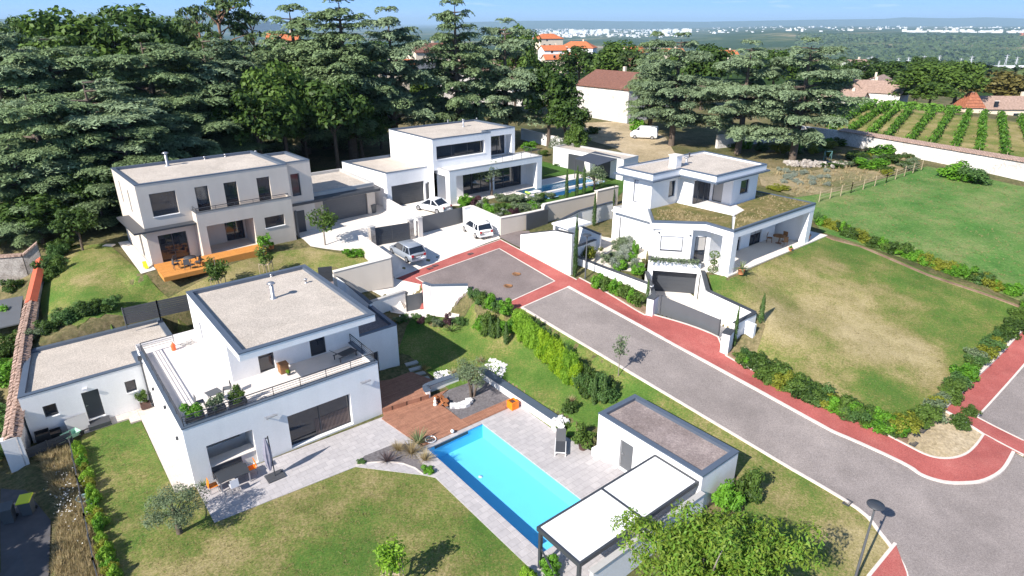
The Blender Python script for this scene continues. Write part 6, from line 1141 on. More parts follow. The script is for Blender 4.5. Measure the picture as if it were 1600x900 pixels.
young_tree('slender sapling on the grass verge of the road', gz(P(966, 588, 2.1)), 3.4, .75, 7, 'olive', False, 260, .085, 1.35, .035)
young_tree('small leafy tree in a pot at the beige villa\'s facade', gz(P(415, 392, 5.5)), 1.9, .8, 8, 'laurel', False, 300, .12)
# ---- columns, shrubs, hedges
COLM = [column_mesh(k, .3, 3.0, 'cypress', 1100, .09) for k in range(3)]
for k, (u, v, z, h, w_, lab) in enumerate([(885,312,5.6,3.6,.55,'left-hand cypress of the three at the narrow blue pool'), (901,308,5.6,3.8,.5,'middle cypress of the three at the narrow blue pool'), (912,306,5.6,3.7,.5,'right-hand cypress of the three at the narrow blue pool'),
  (898,432,4.3,5.6,.5,'tall slim cypress against the bright white wall by the street lamp'), (928,352,5.6,3.4,.5,'slim cypress in the gravel garden of the right-hand villa'), (1187,508,3.9,2.4,.5,'dark green cypress on the lawn beside the ramp wall'), (1145,548,2.6,3.2,.36,'slim cypress by the ramp gate\'s right pillar'), (1011,470,3.9,2.2,.4,'slim cypress at the left end of the planter wall'),
  (958,318,6.0,2.4,.4,'dark cypress tip behind the right-hand villa\'s corner'), (767,528,1.7,1.9,.5,'left columnar shrub at the lawn\'s planted corner'), (779,531,1.7,1.8,.5,'middle columnar shrub at the lawn\'s planted corner'), (791,540,1.6,1.9,.55,'right columnar shrub at the lawn\'s planted corner'), (928,632,1.1,2.4,.5,'tall columnar shrub behind the pool house, left one'), (943,633,1.1,2.3,.5,'tall columnar shrub behind the pool house, right one')]):
    p = P(u, v, z); t = simple('cypress', COLM[k % 3], lab, 'cypress', (p.x, p.y, Tz(p.x, p.y)), (w_/.62, w_/.62, h/3.0)); mb = MB(); mb.tube([(0, 0, -.1), (0, 0, .5)], .05, 6); mb.build('trunk', M['bark'], t)
BSH = {lf: [bush_mesh(k+i*7, .62, 1.05, lf, 1700, ls*.76) for i in range(2)] for k, (lf, ls) in enumerate([('laurel', .085), ('photinia', .075), ('golden', .075), ('grey', .06), ('olive', .07), ('broad', .085), ('bamboo', .10), ('plum', .08), ('broad2', .08), ('limegreen', .09)])}
BSH['bamboo'] = [bush_mesh(90+i, .62, 1.05, 'bamboo', 3400, .07, 26, .25, .5, .22) for i in range(2)]; BSH['bamboogreen'] = [bush_mesh(95+i, .62, 1.05, 'limegreen', 3400, .07, 26, .25, .5, .22) for i in range(2)]
NBL = {'bamboogreen': 'green bamboo', 'laurel': 'bright green laurel', 'photinia': 'dark green shrub', 'golden': 'golden-green shrub', 'grey': 'silver-grey shrub', 'olive': 'grey-green shrub', 'broad': 'mid-green shrub', 'bamboo': 'yellow-green bamboo', 'plum': 'purple-leaved shrub', 'broad2': 'light green shrub', 'limegreen': 'lime green shrub'}
def bush(lf, p, w_, h, label, group=None, name='shrub', cat='shrub'):
    return simple(name, random.choice(BSH[lf]), label, cat, (p[0], p[1], Tz(p[0], p[1])-.03), (w_/.62, w_/.62, h/1.05), group=group)
def hedge(pts, n, pal, w0, w1, h0, h1, where, group, jit=.25):
    pts = [Vector(p) for p in pts]; seg = [(b-a).length for a, b in zip(pts, pts[1:])]; tot = sum(seg); cnt = {}
    for k in range(n):
        s = (k+.5)/n*tot; i = 0
        while s > seg[i] and i < len(seg)-1: s -= seg[i]; i += 1
        p = pts[i].lerp(pts[i+1], s/seg[i])+Vector((random.uniform(-jit, jit), random.uniform(-jit, jit))); lf = random.choice(pal); cnt[lf] = cnt.get(lf, 0)+1
        bush(lf, p, random.uniform(w0, w1), random.uniform(h0, h1), '%s %s' % (ORD[cnt[lf]-1] if cnt[lf] <= len(ORD) else 'last', NBL[lf]+' '+where), group)
random.seed(31)
hp = lambda l: [P(*t).to_2d() for t in l]
hedge(hp([(1160,556,2.7),(1200,590,2.3),(1290,640,1.6),(1350,668,1.2),(1400,690,.9)]), 40, ['laurel', 'photinia', 'golden', 'broad', 'broad2', 'laurel', 'broad2', 'photinia'], .65, 1.0, .9, 1.5, 'in the roadside hedge, counted from the ramp gate', 'roadside hedge of the right-hand lawn', .3)
hedge(hp([(1405,690,.95),(1450,655,1.1),(1500,595,1.6),(1550,545,2.1),(1600,500,2.7),(1660,440,3.3)]), 38, ['laurel', 'photinia', 'golden', 'broad', 'broad2', 'olive'], .7, 1.0, .9, 1.5, 'in the side-street hedge, counted from the road corner', 'side-street hedge of the right-hand lawn', .3)
hedge(hp([(1278,350,5.5),(1300,358,5.4),(1350,378,5.1),(1450,415,4.2),(1592,470,3.1)]), 34, ['laurel', 'photinia', 'golden', 'golden', 'broad', 'laurel', 'broad2'], .65, .95, .9, 1.45, 'in the hedge between lawn and meadow, counted from the porch', 'hedge between lawn and meadow', .25)
hedge(hp([(812,528,2.0),(838,549,1.9)]), 7, ['bamboogreen'], .65, .85, 2.1, 2.8, 'in the garden lawn row, counted from the square', 'bamboo row', .15); hedge(hp([(842,553,1.85),(868,575,1.65),(905,606,1.4)]), 15, ['bamboo', 'bamboo', 'bamboo', 'bamboogreen'], .6, .85, 1.9, 2.8, 'in the sunny half of the garden lawn row, counted from the square', 'bamboo row', .18)
hedge(hp([(742,503,2.4),(775,515,2.4),(800,512,2.6)]), 9, ['laurel', 'broad2', 'photinia'], .55, .8, 1.2, 1.9, 'at the garden corner by the square, counted from the bins', 'shrubs at the garden corner')
hedge(hp([(905,605,1.4),(925,618,1.3),(955,625,1.3)]), 8, ['photinia', 'broad', 'photinia'], .6, .8, 1.3, 2.1, 'behind the pool house, counted from the bamboo', 'shrubs behind the pool house')
hedge(hp([(825,522,2.3),(880,565,1.9),(930,605,1.6),(960,625,1.4)]), 9, ['photinia', 'broad'], .45, .6, 1.4, 2.0, 'between bamboo and road verge, counted from the square', 'shrubs behind the bamboo')
hedge(hp([(615,510,1.5),(650,502,1.7),(700,508,1.6),(735,505,1.8)]), 9, ['photinia', 'olive', 'plum', 'broad'], .45, .65, .6, 1.0, 'in the bed below the wheelie bins, counted from the villa', 'bed below the bins')
hedge(hp([(930,448,4.1),(965,462,3.8),(1000,480,3.5)]), 7, ['laurel', 'broad2', 'laurel'], .6, .8, 1.2, 1.7, 'by the low front walls, counted from the street lamp', 'shrubs below the front walls', .15)
hedge(hp([(975,405,5.0),(985,385,5.4),(1000,370,5.5),(960,395,5.2)]), 10, ['grey', 'grey', 'olive'], .6, .9, .9, 1.3, 'in the gravel garden of the right-hand villa, counted from the wall', 'silver shrubs of the gravel garden', .5)
hedge([FD.W(-5.4, 10.2).to_2d(), FD.W(-3.4, 8.6).to_2d(), FD.W(-4.6, 7.2).to_2d(), FD.W(-5.8, 8.2).to_2d(), FD.W(-2.4, 9.6).to_2d()], 16, ['grey', 'olive', 'grey', 'laurel'], .55, .8, .8, 1.3, 'in the gravel court of the right-hand villa, counted from the lamp', 'court shrubs', .35)
hedge(hp([(738,472,3.2),(765,490,2.9),(798,500,2.9)]), 8, ['laurel', 'broad2', 'photinia'], .6, .85, 1.0, 1.6, 'on the slope below the square, counted from the bin wall', 'slope shrubs below the square', .2)
for lf, u, v, z, w_, h, lab in [('golden',925,404,4.8,1.1,1.3,'round yellow-green bush by the low front wall and street lamp'), ('laurel',997,425,4.8,.9,1.1,'green shrub below the silver shrubs'), ('broad2',972,380,5.4,.5,1.0,'small light green bush beside the silver shrubs'), ('laurel',992,396,5.4,.5,1.6,'upright green bush among the silver shrubs'),
  ('laurel',1495,282,6.1,2.6,2.6,'big round bush on the meadow by the long white wall, left half'), ('photinia',1518,288,6.0,2.2,2.4,'big round bush on the meadow by the long white wall, right half'), ('laurel',1358,258,6.9,2.2,1.9,'bright green bush in the vegetable plot'), ('broad',1395,250,7,2,1.6,'dull green bush at the meadow\'s top corner'), ('laurel',1380,240,7.2,2.4,2.2,'green creeper bush against the tiled wall'),
  ('laurel',670,736,0,.42,.6,'small round clipped bush at the curved bed by the pool'), ('photinia',565,722,0,.35,.3,'low dark plant at the left tip of the curved bed'), ('broad2',880,655,.9,.55,.9,'loose green shrub beside the stone gabion'), ('broad',890,640,1.0,.6,1.1,'dark loose shrub behind the stone gabion'), ('photinia',300,497,4.0,.3,.3,'small dark plant by the slatted fence'),
  ('broad2',1165,770,1.0,.9,2.3,'upright green shrub against the pool house\'s sunny end wall, right one'), ('laurel',1135,788,.9,.9,1.9,'upright green shrub against the pool house\'s sunny end wall, left one'), ('laurel',860,892,0,.7,1.2,'light green shrub at the pergola post'), ('limegreen',826,902,0,.5,.8,'yellow-green plant at the bottom edge by the pergola'),
  ('broad',25,455,2.8,1.0,1.4,'round green bush in the walled plot at the left edge'), ('laurel',555,398,5.0,1.1,.9,'low green bush inside the L-shaped beige wall'), ('laurel',725,322,5.9,1.1,1.3,'round green bush at the top of the white garden wall'), ('broad2',793,330,6.0,1.6,1.2,'rounded grey-green bush on the planted bank, left'), ('olive',825,325,6.0,2,1.2,'wide grey-green bush on the planted bank, middle'), ('plum',800,338,5.9,1.2,.8,'reddish low shrub along the planted bank'), ('laurel',905,250,6.3,1.6,1.2,'green bush by the navy awning'), ('broad',885,255,6.3,1.8,1.0,'low green shrub on the far villa\'s lawn'), ('laurel',825,236,6.3,1.3,1.8,'bright bush at the far villa\'s right end'), ('broad2',850,245,6.2,1,1.0,'small light bush beside the far villa\'s lawn'),
  ('laurel',1000,205,6.6,2.2,3.0,'bright green creeper clump against the barn'), ('laurel',680,162,7.2,1.6,6.0,'tall bright ivy column near the shaded outbuilding'), ('broad',925,208,6.5,1.6,1.6,'clipped dark green bush at the barn track'), ('broad',1495,668,.9,.7,1.0,'straggly low shrub on the dry corner bed'), ('broad',1515,648,1.1,.6,.9,'straggly shrub leaning over the red pavement'),
  ('golden',1215,295,6.2,1.4,.7,'pale yellow-green vegetables beside the porch roof'), ('limegreen',1372,214,8.6,3,.9,'yellow-green clump along the tiled wall top, right part'), ('limegreen',1335,207,8.7,3,.9,'yellow-green clump along the tiled wall top, left part')]:
    p = P(u, v, z); bush(lf, p, w_, h, lab)
hedge(hp([(732,318,6.0),(760,328,5.9),(790,336,5.8),(840,322,6.0)]), 14, ['olive', 'laurel', 'broad2', 'plum', 'grey'], .8, 1.2, 1.1, 1.7, 'on the bank above the white hatchback, counted from the gate', 'planted bank of the far villa', .6)
hedge(hp([(775,312,6.0),(830,312,6.0),(862,306,6.0)]), 9, ['olive', 'olive', 'broad2'], .7, 1.0, .8, 1.1, 'beside the narrow blue pool, counted from the left', 'upper bank row', .4)
for k in range(34): u, v = random.uniform(1290, 1440), random.uniform(236, 268); p = P(u, v, 6.9); bush(random.choice(['olive', 'golden', 'broad', 'autumn'][:3]), p, random.uniform(.7, 1.5), random.uniform(.5, 1.1), 'wild shrub of the overgrown strip below the long white wall', 'wild shrubs of the overgrown strip')
for k in range(22): u, v = random.uniform(1215, 1300), random.uniform(265, 292); p = P(u, v, 6.3); bush('grey', p, .6, .7, 'blue-grey cabbage plant in the vegetable plot', 'cabbages of the vegetable plot', 'cabbage', 'vegetable')
random.seed(44)
hedge(hp([(122,695,0),(138,755,0),(155,815,0),(172,885,-.1),(184,935,-.2)]), 30, ['limegreen', 'golden', 'limegreen', 'laurel'], .3, .5, .6, 1.1, 'in the narrow left boundary hedge, counted from the annex', 'left boundary hedge', .15)
hedge([FA.W(-5.5, 20.0).to_2d(), FA.W(0, 20.2).to_2d()], 8, ['photinia', 'olive', 'broad'], .8, 1.1, .9, 1.4, 'in the bed above the annex roof, counted from the left', 'bed above the annex')
for k, (u, v, z) in enumerate(((4, 560, 1.5), (10, 610, 1.2), (0, 660, .8), (15, 540, 2), (-10, 590, 1.4), (2, 700, .4), (-20, 640, 1), (8, 500, 2.4), (-30, 700, .3))): bush(['broad', 'laurel', 'photinia'][k % 3], P(u, v, z), 1.2, 1.7, '%s bush of the dark mass outside the left boundary wall, from the front' % ORD[k], 'bushes outside the left wall')
# tufts, yuccas, palms
def tuft(n, L, wd, lf, spread=.9, sag=.55):
    a = RNG.uniform(0, 6.28, n); t = RNG.uniform(.1, spread, n); d = np.c_[np.cos(a)*t, np.sin(a)*t, np.ones(n)]; d /= np.linalg.norm(d, axis=1)[:, None]; b = np.c_[np.cos(a)*.04, np.sin(a)*.04, np.zeros(n)]; return blades('blades', b, d, L*RNG.uniform(.6, 1.1, n), wd, L_[lf], 4, sag)
TF = {'straw': tuft(140, .75, .008, 'straw', 1.2), 'wild': tuft(120, .7, .01, 'wildgrass', 1.0), 'yucca': tuft(60, .8, .025, 'yucca', 2.2, .1), 'purple': tuft(60, .8, .02, 'purpleblade', 2.0, .15), 'palm': tuft(34, 1.1, .07, 'yucca', 2.5, .5)}
for kind, fr, x, y, z, s, nm, cat, lab in [('yucca', FA, 12.3, -4.5, .05, 1.35, 'yucca', 'yucca', 'spiky yucca at the deck edge by the curved bed'), ('purple', FA, 9.8, -4.9, .05, 1.15, 'flax_plant', 'plant', 'purple-bladed spiky plant in the curved bed'), ('straw', FA, 11.4, -5.2, .05, 1.7, 'ornamental_grass', 'grass tuft', 'large straw-coloured grass in the middle of the curved bed'), ('straw', FA, 11.7, -6.3, .05, 1.35, 'ornamental_grass', 'grass tuft', 'straw-coloured grass next to the pool coping'), ('straw', FA, 10.9, -4.4, .05, 1.2, 'ornamental_grass', 'grass tuft', 'small golden grass behind the curved bed'),
  ('straw', FA, 18.6, .8, .3, 1.1, 'ornamental_grass', 'grass tuft', 'pale grass behind the gravel-bed olive, left one'), ('straw', FA, 20.9, .4, .4, 1.0, 'ornamental_grass', 'grass tuft', 'pale grass behind the gravel-bed olive, right one'), ('wild', FA, 17.0, 2.4, .5, 1.2, 'ornamental_grass', 'grass tuft', 'grey grass tuft in the shade by the stepping stones'), ('straw', FA, 22.2, -8.3, .9, 1.0, 'ornamental_grass', 'grass tuft', 'straw grass beside the stone gabion')]:
    p = fr.W(x, y); simple(nm, TF[kind], lab, cat, (p.x, p.y, max(z, Tz(p.x, p.y))), s, part='blades')
p = P(705, 512, 1.6); simple('yucca', TF['yucca'], 'spiky pale yucca in the bed by the bins', 'yucca', gz(p), 1.5, part='blades')
hedge([FB.W(-4.5, 11).to_2d(), FB.W(-6.2, 8).to_2d(), FB.W(-7.0, 4).to_2d()], 9, ['broad', 'photinia', 'laurel', 'broad2'], .7, 1.1, 1.0, 1.9, 'along the old wall in the beige villa\'s garden, from the back', 'shrubs along the old wall', .4)
hedge(hp([(1130,228,6.6),(1200,236,6.6),(1260,240,6.8),(1310,222,7.4)]), 14, ['broad', 'photinia', 'laurel', 'golden'], 1.0, 1.8, 1.0, 2.0, 'in the undergrowth below the blue cedars, counted from the left', 'undergrowth below the blue cedars', 1.2)
# wild grass strip on the left: far more than one could count
pts = []
for k in range(1100):
    v = random.uniform(702, 935); u = random.uniform(np.interp(v, [700, 740, 800, 900, 940], [52, 72, 96, 82, 80]), np.interp(v, [700, 760, 820, 940], [110, 122, 138, 165])); pts.append(P(u, v, 0))
def scatter_tufts(name, pts, lf, L, n=16, wd=.012, sp=1.1):
    B_, D_ = [], []
    for p in pts:
        a = RNG.uniform(0, 6.28, n); t = RNG.uniform(.1, sp, n); d = np.c_[np.cos(a)*t, np.sin(a)*t, np.ones(n)]; d /= np.linalg.norm(d, axis=1)[:, None]; z = Tz(p.x, p.y) if False else p.z; B_.append(np.c_[p.x+np.cos(a)*.06, p.y+np.sin(a)*.06, np.full(n, z)]); D_.append(d)
    B_, D_ = np.concatenate(B_), np.concatenate(D_); return link(name, blades(name, B_, D_, L*RNG.uniform(.5, 1.15, len(B_)), wd, L_[lf], 3, .5), None)
def zset(pts, off=-.02):
    xs_ = np.array([p.x for p in pts]); ys_ = np.array([p.y for p in pts]); z = T(xs_, ys_)+off; return [Vector((a, b, c)) for a, b, c in zip(xs_, ys_, z)]
tag(scatter_tufts('dry_grass', zset(pts), 'straw', .55, 16), kind='stuff'); tag(scatter_tufts('dry_grass', zset(pts[::4]), 'wildgrass', .6, 14), kind='stuff')
fp = [P(random.gauss(108, 14), random.gauss(786, 22), 0) for k in range(130)]; fz_ = zset(fp, .45); C = np.array([list(p) for p in fz_])+RNG.normal(0, .1, (len(fz_), 3)); N = np.zeros_like(C); N[:, 2] = 1
tag(link('daisies', leaf_mesh('daisies', C, N, .04, L_['flower'], .95, .3), None), kind='stuff')
# lawn blades: short tufts over the nearer lawns
def lawn_tufts(poly, dens, lf, L=.09, wd=.012, n=5):
    bx = np.array(poly); x0, y0 = bx.min(0); x1, y1 = bx.max(0); m = int((x1-x0)*(y1-y0)*dens); gx = RNG.uniform(x0, x1, m); gy = RNG.uniform(y0, y1, m); ok = sdist(gx, gy, poly) < -.1; gx, gy = gx[ok], gy[ok]; z = T(gx, gy)+.02; return [Vector((a, b, c)) for a, b, c in zip(gx, gy, z)]
random.seed(3)
pl = FD.poly([(-.5,-.8),(14.5,-.5)])+pxpoly([(1450,432,4.1),(1580,480,3.1),(1465,632,1.3),(1400,680,1.1),(1290,630,1.6),(1180,550,2.7)])
tag(scatter_tufts('grass_tufts', lawn_tufts(pl, 7, None), 'wildgrass', .10, 7, .010, 1.6), kind='stuff')
pl = FA.poly([(-5,9),(-1.2,9),(-1.2,.3),(0,-3.7),(8,-4.3),(11,-9),(11,-19),(-6,-22),(-8,-15),(-7,-6)]); tag(scatter_tufts('grass_tufts', lawn_tufts(pl, 9, None), 'wildgrass', .12, 6, .010, 1.5), kind='stuff')
pl = pxpoly([(1290,358,5.5),(1265,330,6),(1330,295,6.5),(1450,262,7),(1600,298,6),(1700,330,5.2),(1700,460,3.5),(1592,465,3.3),(1450,410,4.3)]); tag(scatter_tufts('meadow_tufts', lawn_tufts(pl, 1.0, None), 'wildgrass', .2, 10, .014, 1.3), kind='stuff')
pl = pxpoly([(1190,262,6.3),(1262,268,6.5),(1340,250,7),(1430,232,7.3),(1440,258,6.9),(1330,288,6.5),(1245,305,6.3)]); tag(scatter_tufts('weed_tufts', lawn_tufts(pl, .9, None), 'straw', .7, 12, .02, 1.2), kind='stuff')
# sedum tufts on the porch roof
sp = []
for poly in ([(2.4, 2.6), (.6, 3.2), (.9, 6.9), (-1.0, 8.1), (-3.4, 5.95), (-.6, 3.0)], [(-.5, .5), (11.8, .5), (11.8, 8.2), (9.4, 8.2), (9.4, 2.5), (3.2, 2.5)]):
    bx = np.array(poly); 
    for k in range(500):
        x, y = random.uniform(*bx[:, 0][[bx[:, 0].argmin(), bx[:, 0].argmax()]]), random.uniform(bx[:, 1].min(), bx[:, 1].max())
        if sdist(np.array([x]), np.array([y]), poly)[0] < 0: p = FD.W(x, y, 9.43); sp.append(p)
tag(scatter_tufts('sedum_tufts', sp, 'straw', .2, 9, .02, 1.8), kind='stuff')
# vineyard rows: each row one thing
def vine_row(a, b, lab):
    a, b = Vector(a), Vector(b); L = (b-a).length; t = thing('vine_row', lab, 'vines', (a.x, a.y, 0), 0, 'rows of the vineyard'); n = int(L*70); f = RNG.uniform(0, 1, n); d = (b-a)/L; nn = Vector((-d.y, d.x)); s = RNG.normal(0, .26, n); h = RNG.uniform(.1, 1.4, n)+.12*np.sin(f*L*1.9)
    x = d.x*L*f+nn.x*s; y = d.y*L*f+nn.y*s; z = T(x+a.x, y+a.y)+.35+h; N = np.c_[nn.x*np.sign(s), nn.y*np.sign(s), np.full(n, .7)]
    o = bpy.data.objects.new('foliage', leaf_mesh('foliage', np.c_[x, y, z], N, .24, L_['vine'], .6, .5)); COL.objects.link(o); o.parent = t
    mb = MB()
    for k in range(0, int(L)+1, 4): p = a+d*k; z0 = Tz(p.x, p.y)+.3; q = p-a; mb.tube([(q.x, q.y, z0), (q.x, q.y, z0+1.4)], .04, 5)
    mb.build('stakes', M['stake'], t)
rows = [((1290,188,9),(1341,166,9.4)), ((1295,195,8.9),(1365,169,9.3)), ((1324,200,8.7),(1388,172,9.2)), ((1356,206,8.6),(1402,175,9.1)), ((1382,212,8.5),(1422,178,9.0)), ((1419,218,8.35),(1457,180,8.9)), ((1454,223,8.2),(1486,181,8.8)), ((1491,229,8.1),(1512,183,8.7)), ((1530,235,8),(1535,185,8.65)), ((1574,241,7.9),(1561,187,8.6)), ((1622,247,7.8),(1592,189,8.55)), ((1675,253,7.7),(1630,191,8.5))]
for k, (a, b) in enumerate(rows): vine_row(P(*a).to_2d(), P(*b).to_2d(), '%s vine row of the vineyard counted from the blue cedar side' % ORD[k])
vine_row(P(1330,166,9.3).to_2d(), P(1500,178,9.0).to_2d(), 'vine row along the far headland of the vineyard, below the terracotta barn')
HAZE = 4.4e-5
# ------------------------------------------------------------------ furniture and small things
def fthing(fr, name, label, cat, x, y, z, rz=0, group=None): p = fr.W(x, y); return thing(name, label, cat, (p.x, p.y, z), fr.th+rz, group)
def lamp(u, v, z, H, label, sign=False, rz=0):
    p = P(u, v, z); t = thing('street_lamp', label, 'street lamp', (p.x, p.y, Tz(p.x, p.y)), rz); mb = MB(); mb.tube([(0, 0, -.2), (0, 0, H*.55), (0, 0, H-.25)], [.065, .055, .04], 10); mb.build('pole', M['anth2'], t)
    mb = MB(); mb.lathe([(.06, -.02), (.07, .05), (.03, .1)], 10, (0, 0, 0)); mb.build('base', M['anth'], t)
    mb = MB(); mb.lathe([(.04, 0), (.05, .12), (.16, .2), (.36, .28), (.38, .31), (.37, .34), (.02, .37)], 24, (0, 0, H-.3)); mb.build('lamp_head', M['anth'], t)
    if sign: mb = MB(); mb.box(-.02, .02, .05, .16, H-.95, H-.78); mb.build('tag', M['white'], t)
    return t
lamp(1332, 918, -.05, 5.0, 'tall dark street lamp with disc head at the bottom right verge', True)
lamp(914, 441, 3.95, 4.0, 'dark street lamp with disc head before the tall white wall')
# patio set of villa A
t = fthing(FA, 'dining_table', 'dark rectangular dining table on the villa\'s covered patio corner', 'table', 1.9, -1.0, .0, -.05); mb = MB(); mb.box(-.85, .85, -.5, .5, .71, .75); mb.build('tabletop', M['anth'], t, .01)
for x in (-.78, .78):
    for y in (-.43, .43): mb = MB(); mb.box(x-.035, x+.035, y-.035, y+.035, 0, .71); mb.build('leg', M['steel'], t)
def chair(fr, label, x, y, z, rz, m, name='garden_chair', lm='steel', group=None):
    t = fthing(fr, name, label, 'chair', x, y, z, rz, group); mb = MB(); mb.box(-.23, .23, -.23, .22, .42, .46); mb.build('seat', M[m], t, .01); mb = MB(); mb.obox((0, .24, .7), (.46, .03, .5), rx=.15); mb.build('backrest', M[m], t, .01)
    for a in (-.2, .2):
        for b in (-.2, .2): mb = MB(); mb.bar((a, b, .42), (a*1.1, b*1.15, 0), .03); mb.build('leg', M[lm], t)
    return t
chair(FA, 'orange-backed chair at the left end of the dark dining table', .75, -1.0, 0, math.pi/2, 'orange'); chair(FA, 'orange-backed chair at the right end of the dark dining table', 3.0, -.8, 0, -math.pi/2, 'orange')
chair(FA, 'grey chair on the lawn side of the dark dining table', 1.7, -1.75, 0, math.pi, 'shutter')
t = fthing(FA, 'bench', 'dark bench on the wall side of the dining table', 'bench', 1.9, -.1, 0); mb = MB(); mb.box(-.85, .85, -.2, .2, .42, .47); mb.build('seat', M['anth'], t); mb = MB(); mb.obox((0, .22, .72), (1.7, .04, .45), rx=-.1); mb.build('backrest', M['anth'], t)
for x in (-.75, .75): mb = MB(); mb.box(x-.03, x+.03, -.18, .18, 0, .42); mb.build('leg', M['anth'], t)
t = fthing(FA, 'parasol', 'folded grey cantilever parasol on a square black base', 'parasol', 3.95, -1.95, .0)
mb = MB(); mb.box(-.52, .52, -.42, .42, .0, .08); mb.build('base', M['darkgrey'], t, .02); mb = MB(); mb.tube([(0, 0, .08), (0, 0, 1.5), (.0, .12, 2.85)], .035, 8); mb.build('pole', M['anth'], t)
mb = MB(); n = 14; vs = []; pr = [(.05, .55), (.1, .8), (.17, 1.3), (.19, 1.8), (.13, 2.3), (.05, 2.75), (.01, 2.85)]
for r, z in pr:
    for k in range(n): a = 2*math.pi*k/n; rr = r*(1+.3*(k % 2)); vs.append((rr*math.cos(a)-.2, rr*math.sin(a)+.05, z))
mb.add(vs, [(i*n+k, i*n+(k+1) % n, (i+1)*n+(k+1) % n, (i+1)*n+k) for i in range(len(pr)-1) for k in range(n)]); mb.build('canopy', mat('grey_canvas', (.25, .24, .30), .9), t)
mb = MB(); mb.bar((0, .1, 2.75), (-.2, .05, 2.8), .05); mb.bar((.0, .05, 1.3), (-.15, .05, 1.7), .03); mb.build('arm', M['anth'], t)
def potted(fr, label, x, y, z, me, ps=.2, ph=.3, pm='terracotta', sc=.6, name='potted_plant', part='foliage', world=None):
    t = fthing(fr, name, label, 'potted plant', x, y, z) if world is None else thing(name, label, 'potted plant', world); mb = MB(); mb.lathe([(ps*.7, 0), (ps, ph*.9), (ps*1.1, ph*.9), (ps*1.1, ph), (ps*.9, ph), (ps*.88, ph-.05), (.01, ph-.05)], 14); mb.build('pot', M[pm], t)
    o = bpy.data.objects.new(part, me); COL.objects.link(o); o.parent = t; o.location = (0, 0, ph-.06); o.scale = (sc, sc, sc); return t
potted(FA, 'small spiky plant in a pale pot at the left front corner of the patio', .35, -.35, 0, TF['yucca'], .16, .25, 'concrete', .55, part='blades')
potted(FA, 'feathery green plant in a brown pot beside the pool house corner', 20.15, -11.55, 0, BSH['broad2'][0], .34, .55, 'potbrown', 1.3)
t = fthing(FA, 'planter_box', 'dark square planter with a leggy plant at the annex corner', 'planter', -.5, 11.0, .1); mb = MB(); ring(mb, rectp(-.3, .3, -.3, .3), rectp(-.25, .25, -.25, .25), 0, .4); mb.box(-.25, .25, -.25, .25, .05, .35); mb.build('box', M['potbrown'], t); o = bpy.data.objects.new('foliage', BSH['broad2'][1]); COL.objects.link(o); o.parent = t; o.location = (0, 0, .4); o.scale = (.7, .7, 1.0)
# sun lounger, orange cube
def lounger(fr, label, x, y, z, rz, back=.9, fm='white'):
    t = fthing(fr, 'sun_lounger', label, 'sun lounger', x, y, z, rz); mb = MB()
    for s in (-.33, .33): mb.box(s-.025, s+.025, -.95, .55, .3, .36)
    mb.box(-.33, .33, -.95, -.9, .3, .36); mb.build('frame', M[fm], t); mb = MB(); mb.box(-.31, .31, -.92, .2, .345, .365); mb.build('seat', M['darkgrey'], t)
    c, s = math.cos(back), math.sin(back); mb = MB(); mb.obox((0, .2+.4*c, .36+.4*s), (.62, .8, .025), rx=back); mb.build('backrest', M['darkgrey'], t)
    for a in (-.33, .33):
        for b in (-.85, .45): mb = MB(); mb.box(a-.025, a+.025, b-.025, b+.025, 0, .3); mb.build('leg', M[fm], t)
    return t
lounger(FA, 'sun lounger with dark mesh and raised back on the pool terrace', 19.1, -10.6, 0, -FA.th-.1, .95)
t = fthing(FA, 'cube_planter', 'bright orange cube planter at the deck corner by the low white wall', 'planter', 19.6, -5.15, 0); mb = MB(); ring(mb, rectp(-.3, .3, -.3, .3), rectp(-.22, .22, -.22, .22), 0, .58, .3); mb.box(-.22, .22, -.22, .22, .2, .48); mb.build('box', M['orange'], t); mb = MB(); mb.box(-.215, .215, -.215, .215, .45, .485); mb.build('soil', M['potbrown'], t)
for k, (x, y, lab) in enumerate([(15.95, -1.3, 'rusty metal sculpture at the upper edge of the slate bed'), (15.9, -2.0, 'cluster of rusty metal petals beside the slate bed')]):
    t = fthing(FA, 'sculpture', lab, 'sculpture', x, y, .1); mb = MB(); random.seed(k)
    for q in range(7): a = random.uniform(0, 6.28); mb.obox((math.cos(a)*.22, math.sin(a)*.22, .18+random.uniform(0, .15)), (.34, .28, .03), a, random.uniform(-.8, .8), random.uniform(-.8, .8))
    mb.build('petals', M['corten'], t); mb = MB(); mb.tube([(0, 0, 0), (0, 0, .25)], .05, 6); mb.build('stem', M['corten'], t)
t = fthing(FA, 'statue', 'small pale stone figure at the deck edge next to the rusty sculptures', 'statue', 15.5, -1.5, .05); mb = MB(); mb.lathe([(.15, 0), (.15, .1), (.08, .14), (.13, .3), (.09, .42), (.05, .46), (.08, .54), (.07, .6), (.01, .64)], 10); mb.build('figure', M['concrete'], t)
t = fthing(FA, 'white_boulder', 'bright white jagged boulder under the gravel-bed olive', 'boulder', 17.0, -2.9, .02); mb = MB(); random.seed(2)
for q in range(9): mb.obox((-.65+q*.16, random.uniform(-.14, .14)+.25*abs(q-4)/4, .12), (.42, .4, .26), random.uniform(0, 3), random.uniform(-.25, .25), random.uniform(-.25, .25))
mb.build('rock', M['pebble'], t)
t = fthing(FA, 'pool_ball', 'small white buoy lying on the coping at the pool\'s far edge', 'buoy', 14.6, -5.0, .07); mb = MB(); mb.lathe([(.02, 0), (.1, .03), (.13, .12), (.1, .2), (.02, .24)], 12); mb.build('buoy', M['white'], t)
